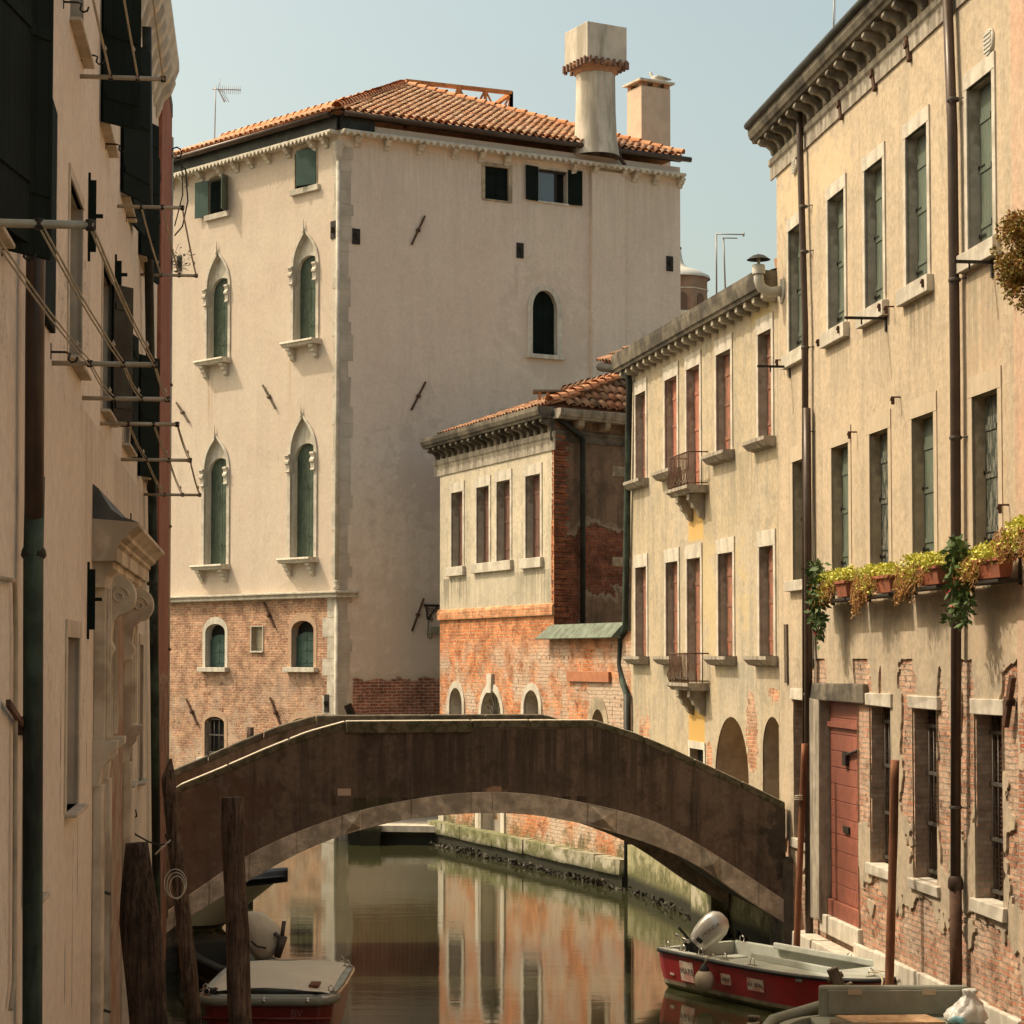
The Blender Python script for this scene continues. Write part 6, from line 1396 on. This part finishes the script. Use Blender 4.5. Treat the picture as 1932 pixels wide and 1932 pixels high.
part('gunwale', MB().tube([Vector((pA.x-.15,23.6,.62)), Vector((pA.x+.1,24.4,.66)), Vector((pB.x,24.8,.76)), Vector((pB.x+1.2,25.0,.80))], .07, 8), M_['gel_olive'], gb, Matrix.Identity(4))
tag(part('plank', MB().add([(0,0,0),(1.04,0,0),(.92,.42,0),(-.13,.42,0),(0,0,.022),(1.04,0,.022),(.92,.42,.022),(-.13,.42,.022)], [(0,3,2,1),(4,5,6,7),(0,1,5,4),(1,2,6,5),(2,3,7,6),(3,0,4,7)]), M_['plank'], None, Matrix.Translation((world_at(1610,1915,23.7).x, 23.60, .745)) @ Matrix.Rotation(R(3),4,'Z') @ Matrix.Rotation(R(2),4,'X')), 'light plywood board lying on the bench of the grey work boat', 'board')
tag(part('slatted_board', MB().box(0,.42,0,.3,0,.03), M_['wood_grey'], None, Matrix.Translation((world_at(1566,1915,23.5).x, 23.55, .738)) @ Matrix.Rotation(R(-10),4,'Z')), 'small grey slatted board beside the plywood on the bench', 'board')
# plastic bag
bp = world_at(1818, 1925, 23.9); mb = MB(); prof = [(.02,.0),(.19,.01),(.22,.05),(.21,.10),(.19,.15),(.16,.19),(.13,.22),(.10,.25),(.075,.28),(.06,.31),(.075,.34),(.09,.375),(.05,.39),(.0,.38)]
vs = []; n = 40
for r_, z_ in prof:
    for k in range(n):
        a = 2*math.pi*k/n; f = 1 + .35*mnoise.noise(Vector((math.cos(a)*1.8, math.sin(a)*1.8, z_*9))) + .22*mnoise.noise(Vector((math.cos(a)*5, math.sin(a)*5, z_*20)))
        vs.append((r_*f*math.cos(a)*1.1+z_*.10*(1 if z_ > .1 else 0), r_*f*math.sin(a)*.8, z_))
mb.add(vs, [(i*n+k, i*n+(k+1)%n, (i+1)*n+(k+1)%n, (i+1)*n+k) for i in range(len(prof)-1) for k in range(n)], True)
g = G('translucent_white_bag'); n_ = g.noise(g.co, 9, 4, .6); c_ = g.mix(g.rng(g.math('ADD', g.ell(-.12,.05,.12,.05), g.math('MULTIPLY', g.math('SUBTRACT', n_, .5), 2.5)), 0, .2), (.60,.57,.50), (.22,.42,.44)); g.bump(n_, .8, .03); M_['bag'] = g.fin(c_, .3, 0, .5); g.p.inputs['Transmission Weight'].default_value = .15
bag = tag(part('plastic_bag', mb, M_['bag'], None, Matrix.Translation((bp.x, 23.72, .742))), 'crumpled white plastic bag with turquoise print at the end of the bench', 'bag')
0 and part('bag_handle', MB().tube([(-.10,0,.10),(-.17,-.02,.20),(-.22,0,.245),(-.25,.02,.25)], [.05,.04,.02,.006], 8), M_['bag'], bag)
# cleat with rope and bow fitting
cp_ = world_at(1422, 1930, 24.0); o = thing('mooring_bollard', 'small grey bollard wound with rope on the edge of the work boat', 'bollard', T(cp_.x, 24.0, .60))
part('bollard', MB().lathe([(.06,-.3),(.055,.14),(.075,.15),(.075,.175),(.0,.18)], n=14), M_['wood_grey'], o); part('rope_coil', MB().tube([(math.cos(t*.7)*(.07+.006*math.sin(t)), math.sin(t*.7)*.07, -.12+t*.0065) for t in range(36)], .016, 6), M_['rope'], o)
af = world_at(1578, 1858, 26.6); o = tag(part('bow_roller', MB().box(-.07,.07,-.05,.05,-.25,.14).tube([(-.12,0,.02),(.1,0,.02)], .04, 10).box(-.02,.16,-.06,.06,-.25,-.12), M_['wood_grey'], None, T(af.x, 26.6, zat(1846,26.6)) @ Matrix.Rotation(R(-25),4,'Y'), bevel=.01), 'grey bow roller fitting rising between the red boat and the work boat', 'boat fitting')
# small stub on the quay edge at right
sp_ = world_at(1872,1925,23.6); 

# --- covered dark red boat on the left
lb, ML, w3, zg3, L3 = boat('covered_boat', 'dark red boat under a cream tarpaulin between the wooden posts on the left', (-3.03,25.65), (-2.98,28.7), .85, .81, .74, .74, 'darkred_hull', 'gel_grey', p=6, s0=.5, foredeck=.97, floor=.4, rim=.10, railmat='steel', stripe='darkred_hull', rc=.09, rr_=.16)
mb = MB(); nx, ny = 14, 16; vs = []
for i in range(nx+1):
    for j in range(ny+1):
        x = .1 + (L3-.3)*i/nx; y = (-.77+1.54*j/ny)*(1 if i < nx-2 else (1-.06*(i-nx+2)))
        z = .75 + .12*math.sin(math.pi*j/ny)**.7*math.sin(math.pi*min(1,(i+1)/(nx*.8)))**.5 + .018*mnoise.noise(Vector((x*3,y*4,0)))
        vs.append((x, y, z))
mb.add(vs, [(i*(ny+1)+j, i*(ny+1)+j+1, (i+1)*(ny+1)+j+1, (i+1)*(ny+1)+j) for i in range(nx) for j in range(ny)], True)
part('tarpaulin', mb, M_['cloth'], lb, ML)
part('gunwale_band', MB().tube([(.32,-.84,.67),(.2,-.825,.67),(.08,-.78,.67),(.0,-.68,.67),(-.02,-.5,.67),(-.02,.5,.67),(.0,.68,.67),(.08,.78,.67),(.2,.825,.67),(.32,.84,.67)], .06, 8), M_['gel_olive'], lb, ML)
for zz in (.46,.22): part('hull_rib', MB().tube([(-.015,-.80,zz),(-.015,.80,zz)], .022, 6), M_['darkred_hull'], lb, ML)
for yy in (-.52, .02): part('deck_fitting', MB().lathe([(.0,.0),(.045,0),(.045,.02),(.025,.03),(.02,.05),(0,.05)], n=12), M_['steel'], lb, ML @ T(-.03,yy,.68) @ Matrix.Rotation(R(-90),4,'Y'))
for x_, y_ in ((.05,.74),(.35,.8),(L3-.3,.66),(L3-.3,-.66),(L3-.7,-.78),(.25,-.78)): cleat(lb, ML, x_, y_, .745, 1.2, .8)
part('rope_tangle', MB().tube([(.15+.1*math.sin(t*1.7), .70+.07*math.cos(t*2.3), .77+.02*math.sin(t)) for t in range(26)], .018, 6), M_['rubber'], lb, ML)
part('wood_chip', MB().box(.25,.55,-.62,-.5,.80,.83), M_['wood_red'], lb, ML)
text('BV', .13, ML @ T(-.006,-.38,.52) @ Matrix.Rotation(R(90),4,'X') @ Matrix.Rotation(R(-90),4,'Y'), 'faint', lb)
# --- small dark boat with covered engine
sb_, MS, w4, zg4, L4 = boat('skiff', 'low dark skiff in the shade with its engine wrapped in a white cloth', (-3.75,30.2), (-5.0,33.2), .55, .5, .42, .5, 'dark_hull', 'dark_hull', floor=.1)
cp_ = world_at(490, 1762, 30.2); vs = []; n = 40; mb = MB()
prof = [(.0,-.37),(.09,-.36),(.14,-.34),(.18,-.29),(.2,-.24),(.215,-.17),(.225,-.1),(.222,-.02),(.215,.05),(.20,.13),(.18,.2),(.15,.25),(.12,.3),(.05,.36),(.0,.37)]
for r_, z_ in prof:
    for k in range(n):
        a = 2*math.pi*k/n; f = 1 + .12*mnoise.noise(Vector((math.cos(a)*3, math.sin(a)*3, z_*9))) + .07*mnoise.noise(Vector((math.cos(a)*9, math.sin(a)*9, z_*24))); vs.append((r_*f*math.cos(a)*1.25, r_*f*math.sin(a), z_))
mb.add(vs, [(i*n+k, i*n+(k+1)%n, (i+1)*n+(k+1)%n, (i+1)*n+k) for i in range(len(prof)-1) for k in range(n)], True)
Mq = Matrix.Translation(cp_) @ Matrix.Rotation(R(-38), 4, 'Y')
part('engine_cover', mb, M_['cloth_white'], sb_, Mq)
part('engine_bracket', MB().tube([world_at(518,1760,30.0), world_at(530,1772,30.0)], .03, 8).tube([world_at(536,1738,30.0), world_at(532,1768,30.0)], .03, 8).tube([world_at(534,1766,30.0), world_at(523,1806,30.0)], [.07,.05], 8), M_['iron_bar'], sb_, Matrix.Identity(4))
part('strap', MB().tube([world_at(474,1776,29.75), world_at(484,1785,29.7), world_at(502,1789,29.75)], .014, 6), M_['rubber'], sb_, Matrix.Identity(4))
# --- hull with navy cover under the bridge
nb, MN, w5, zg5, L5 = boat('covered_barge', 'pale grey barge with navy cover whose bow shows below the bridge arch', (-10.5,38.3), (-4.05,37.2), .95, .85, .85, 1.02, 'white_hull', 'navy', foredeck=.99, floor=.3, p=1.7, s0=.45, railmat='navy', stripe='rubber', rake=1.3)
mb = MB(); vs = []
for i in range(21):
    s = .02+.985*i/20
    for j in range(9): t = -1+2*j/8; vs.append((s*L5, t*max(.03,w5(s))*1.05, zg5(s)+.02+.10*(1-t*t)-(.16 if abs(t) == 1 else 0)+.02*mnoise.noise(Vector((s*20,t*3,0)))))
mb.add(vs, [(i*9+j, i*9+j+1, (i+1)*9+j+1, (i+1)*9+j) for i in range(20) for j in range(8)], True)
part('cover', mb, M_['navy'], nb, MN)

# ================================================================== FLOWER BOXES
M_['sedum'] = leaf_mat('yellow_green_sedum', (.52,.51,.08), (.70,.66,.15), (.30,.32,.06)); M_['dry_sedum'] = leaf_mat('rusty_stems', (.34,.13,.035), (.45,.25,.07), (.22,.07,.03))
M_['deep_leaf'] = leaf_mat('dark_green_leaves', (.045,.085,.02), (.09,.14,.035), (.03,.05,.015)); M_['pink'] = plain('red_pink_petal', (.55,.03,.06), .1, .6)
def fbox(uf, un, zt_, label, hang=0.0, green=False, plen=.62, out=.34):
    xf, xn = FB.at(uf, 1100, out)[0], FB.at(un, 1100, out)[0]
    M = FB.M @ T(xn, 0, zt_); root = thing('flower_box', label, 'flower box', M, 'flower boxes hanging below the window sills of the tan house')
    Lf = xn-xf; pl_ = Lf*plen
    pm = MB(); 
    for a, b in ((-pl_, -.02),):
        pm.add([(a,-out+.04,0),(b,-out+.04,0),(b,-.10,0),(a,-.10,0),(a+.04,-out+.08,-.22),(b-.04,-out+.08,-.22),(b-.04,-.14,-.22),(a+.04,-.14,-.22)], [(0,1,5,4),(1,2,6,5),(2,3,7,6),(3,0,4,7),(4,5,6,7),(0,3,2,1)])
        pm.box(a-.01, b+.01, -out+.02, -.08, -.03, .012)
    part('planter', pm, M_['terracotta'], root, M, bevel=.008)
    part('shelf', MB().box(-Lf*.95, .02, -out+.02, -.04, -.27, -.235).box(-.05,-.02,-.05,0,-.3,.1).box(-Lf*.9,-Lf*.9+.03,-.05,0,-.3,.1), M_['iron'], root, M)
    fo = MB(); k = 9; Lf = min(Lf, 1.35)
    for i in range(k+1):
        cx_ = -.08-(Lf*.80)*i/k; leafcloud(fo, (cx_, -out*.62+random.uniform(-.04,.04), .06+random.uniform(-.03,.04)), (.13,.14,.09+.05*random.random()), 260, .028, aspect=1.1)
    for i in range(6):
        cx_ = -Lf*(.52+.34*i/5); leafcloud(fo, (cx_, -out-.02, -.05-.10*random.random()), (.09,.06,.11), 80, .027, aspect=1.1)
    part('foliage', fo, M_['sedum'], root, M, fixn=False)
    dr_ = MB()
    for i in range(int(Lf*120)):
        t = random.random()**.45; x_ = -Lf*(.22+.80*t); y_ = -out-random.uniform(-.05,.06); z_ = random.uniform(-.1,.06); ln = random.uniform(.06,.20)*(1+hang*t)
        p_ = Vector((x_, y_, z_)); pts = [p_]
        for s in range(4): p_ = p_ + Vector((random.uniform(-.035,.035), random.uniform(-.03,.02), -ln/3*random.uniform(.4,1.2))); pts.append(p_)
        dr_.tube(pts, .0045, 3, caps=False, rnd=random.random()); leafcloud(dr_, pts[-1], (.015,.015,.015), 3, .03, (0,1))
        if random.random() < .3: leafcloud(dr_, pts[1], (.03,.03,.03), 4, .03, (0,1))
    part('trailing_stems', dr_, M_['dry_sedum'], root, M, fixn=False)
    if green:
        gm = MB(); x0_, = (-Lf*.86,)
        for st in range(15):
            p_ = Vector((x0_+random.uniform(-.28,.28), -out-random.uniform(-.04,.08), .05+random.uniform(0,.14))); pts = [p_]; up_ = st < 5
            for s in range(9):
                p_ = p_ + (Vector((random.uniform(-.07,.07), random.uniform(-.02,.02), .05)) if (up_ and s < 3) else Vector((random.uniform(-.04,.04), random.uniform(-.015,.01), -random.uniform(.05,.12)))); pts.append(p_)
                leafcloud(gm, p_, (.05,.05,.04), 5, .085, droop=.4, aspect=2.3)
            gm.tube(pts, .004, 4, caps=False)
        part('trailing_plant', gm, M_['deep_leaf'], root, M, fixn=False)
        fm = MB()
        for st in range(6 if plen < .35 else 2): leafcloud(fm, (x0_+random.uniform(-.3,.3), -out-.1, random.uniform(-.9,.05)), (.02,.02,.02), 9, .035, aspect=1.3)
        part('blossom', fm, M_['pink'], root, M, fixn=False)
fbox(1526, 1590, 5.98, 'leftmost flower box with yellow sedum and green stems with red blossoms beside the drainpipe', hang=.6, green=True, plen=.3)
fbox(1590, 1672, 5.98, 'second flower box from the left with yellow sedum and long rusty stems', hang=.9, plen=.35)
fbox(1674, 1762, 6.02, 'third flower box from the left, rusty stems and a bare terracotta end', hang=.6, plen=.4)
fbox(1776, 1878, 6.02, 'flower box under the rightmost dark window, glossy green plant trailing over the pipe', hang=.2, green=True, plen=.6)
fbox(1890, 1965, 6.28, 'flower box with yellow sedum cut off by the right edge of the picture', hang=.3, plen=.6)
# big rusty plant at the upper right
pp = world_at(1922, 470, 22.9); M = Matrix.Translation((pp.x, pp.y, pp.z)); root = thing('hanging_plant', 'large bushy rust and green plant hanging high on the wall at the right edge', 'hanging plant', M)
fo = MB()
for k in range(60): leafcloud(fo, (random.uniform(-.17,.4), random.uniform(-.2,.2), random.uniform(-.34,.34)), (.13,.13,.13), 170, .034, aspect=1.6)
for k in range(16): leafcloud(fo, (random.uniform(-.10,.3), random.uniform(-.15,.15), random.uniform(-.62,-.25)), (.06,.06,.10), 60, .04, aspect=1.7)
part('foliage', fo, leaf_mat('rusty_green_leaves', (.27,.10,.03), (.30,.22,.05), (.16,.18,.04)), root, M, fixn=False)
part('planter', MB().box(.05,.5,-.1,.1,-.2,0), M_['terracotta'], root, M)
# iron rods bolted to the tan house
for (u0, u1, v, lb_) in ((1672.5,1591,601,'dark iron rod sticking out under the third upper window of the tan house'), (1491,1427,692,'dark iron rod at the far end of the tan house below its first upper window'), (1873,1796,495,'dark iron rod sticking out under the rightmost upper window towards the drainpipe')):
    x_, z_ = FB.at(u0, v); Y = 34.3 - x_*.9924; out = (u0-u1)/FOC*Y
    o = tag(part('iron_rod', MB().box(-.02,.02,-out,0,-.018,.018).box(-.03,.03,-.02,0,-.18,.04).tube([(0,-out*.6,-.02),(0,-out*.6,-.09)], .012, 5), M_['iron'], None, FB.M @ T(x_,0,z_)), lb_, 'iron rod', 'drying rods on the tan house')
x_, z_ = FB.at(*q('B7',930,1000)); 

# ================================================================== ROOFTOP THINGS
def gull(P, ang):
    M = Matrix.Translation(P) @ Matrix.Rotation(ang, 4, 'Z') @ Matrix.Scale(1.45, 4); root = thing('seagull', 'white and grey seagull standing on the square chimney', 'bird', M)
    part('body', MB().tube([(.16,0,.20),(.13,0,.17),(.08,0,.13),(0,0,.11),(-.1,0,.10),(-.19,0,.095)], [.018,.045,.068,.078,.055,.012], 14).tube([(.10,0,.14),(.15,0,.21),(.165,0,.245)], [.045,.034,.034], 12).lathe([(.0,-.034),(.03,-.02),(.036,0),(.03,.022),(0,.034)], (.168,0,.252), 12), plain('white_plumage', (.62,.60,.55), .05, .8, 0, 0), root, M)
    part('wing', MB().tube([(.08,.045,.15),(0,.058,.14),(-.12,.04,.115),(-.27,.015,.085)], [.02,.052,.038,.006], 10).tube([(.08,-.045,.15),(0,-.058,.14),(-.12,-.04,.115),(-.27,-.015,.085)], [.02,.052,.038,.006], 10), plain('grey_wing', (.27,.25,.22), .1, .8, 0, 0), root, M)
    part('beak', MB().tube([(.19,0,.252),(.235,0,.243)], [.011,.003], 6), plain('yellow_beak', (.5,.3,.05), .1, .6, 0, 0), root, M)
    for s in (-1, 1): part('leg', MB().tube([(.0,s*.025,.06),(.01,s*.025,0)], .006, 5).box(-.005,.045,s*.025-.015,s*.025+.015,0,.006), plain('pink_leg', (.5,.3,.2), .1, .7, 0, 0), root, M)
gull(GULLP, math.pi - .25)
def antenna(label, base, parts_):
    root = thing('tv_antenna', label, 'antenna', T(*base)); 
    for nm, a, b, r_ in parts_: part(nm, MB().tube([Vector(a), Vector(b)], r_, 6), M_['antenna'], root, Matrix.Identity(4))
M_['antenna'] = plain('grey_aluminium_antenna', (.26,.24,.22), .1, .5, .6, 0)
Y = 66.0; w_ = lambda u, v, dy=0: world_at(u, v, Y+dy)
ps = [('mast', w_(405,268), w_(407,162), .018), ('boom', w_(400,168), w_(455,170), .016), ('reflector', w_(412,170), w_(424,192), .02)]
for k in range(11): c = w_(416+k*3.7, 169.5); ps.append(('element', c-Vector((0,0,.14)), c+Vector((0,0,.14)), .007))
for k in range(3): c = w_(414+k*3, 170); ps.append(('element', c, c+(w_(423+k*1.5,193)-w_(414,170)), .009))
ps.append(('element', w_(416,148), w_(411,170), .01)); antenna('television antenna on the palace roof at the left', w_(405,268), ps)
Y = 46.0
antenna('left one of the two tall antennas above the ochre house', w_(1353,560), [('mast', w_(1352,560), w_(1351.5,441), .018), ('boom', w_(1350,441.5), w_(1403,442.5), .013), ('end', w_(1403,439), w_(1403,446), .02)])
antenna('shorter right one of the two tall antennas above the ochre house', w_(1369,560), [('mast', w_(1369,560), w_(1365,449), .018), ('boom', w_(1363,449), w_(1391,449.5), .013)])
Y = 33.0; antenna('thin antenna mast above the cornice of the tan house', w_(1571,110), [('mast', w_(1571,110), w_(1574,-20), .012), ('wire', w_(1572,110), w_(1578,-20), .004)])
# chimney top peeking over: far church tower
Yt = 300.0; tc = world_at(1283, 560, Yt); Mt = T(tc.x, Yt, 0); tz = lambda v: CAM_Z+(HORIZ-v)/FOC*Yt; k_ = Yt/FOC
ct = thing('church_tower', 'distant brown brick church tower with a pale cone roof behind the palace corner', 'tower', Mt)
m_t = plain('old_tower_brick', (.24,.14,.09), .2, .9, stain=(.33,.24,.17), samt=.5, sc=.6)
def octo(r, z0, z1, r1=None): return MB().lathe([(r, z0), (r1 if r1 else r, z1)], n=8, smooth=False)
part('drum', octo(54*k_, tz(640), tz(521)), m_t, ct, Mt @ Matrix.Rotation(R(22.5),4,'Z')); part('roof', MB().lathe([(58*k_,tz(524)),(57*k_,tz(519)),(35*k_,tz(507)),(14*k_,tz(500)),(7*k_,tz(492)),(4*k_,tz(480)),(2.5*k_,tz(468)),(0,tz(466))], n=16), plain('pale_tower_roof', (.52,.50,.44), .08, .7), ct, Mt)
part('string_course', octo(56*k_, tz(548), tz(546)), M_['stone'], ct, Mt @ Matrix.Rotation(R(22.5),4,'Z')); part('balustrade', octo(57*k_, tz(604), tz(590)), M_['stone'], ct, Mt @ Matrix.Rotation(R(22.5),4,'Z'))
part('finial', MB().tube([(0,0,tz(468)),(0,0,tz(445))], 1.0*k_, 6).box(0,3*k_,-.1,.1,tz(466),tz(461)), M_['iron'], ct, Mt)
for a_ in range(8):
    an = R(45*a_); Mw = Mt @ Matrix.Rotation(an, 4, 'Z'); part('belfry_arch', MB().prism([(p[0], p[1]) for p in curve('seg', -9*k_, 9*k_, tz(590), tz(565), tz(556), 6)], -51.5*k_, -48*k_), plain('shadowed_niche', (.13,.08,.055), .1, .9) if a_ == 0 else bpy.data.materials['shadowed_niche'], ct, Mw)
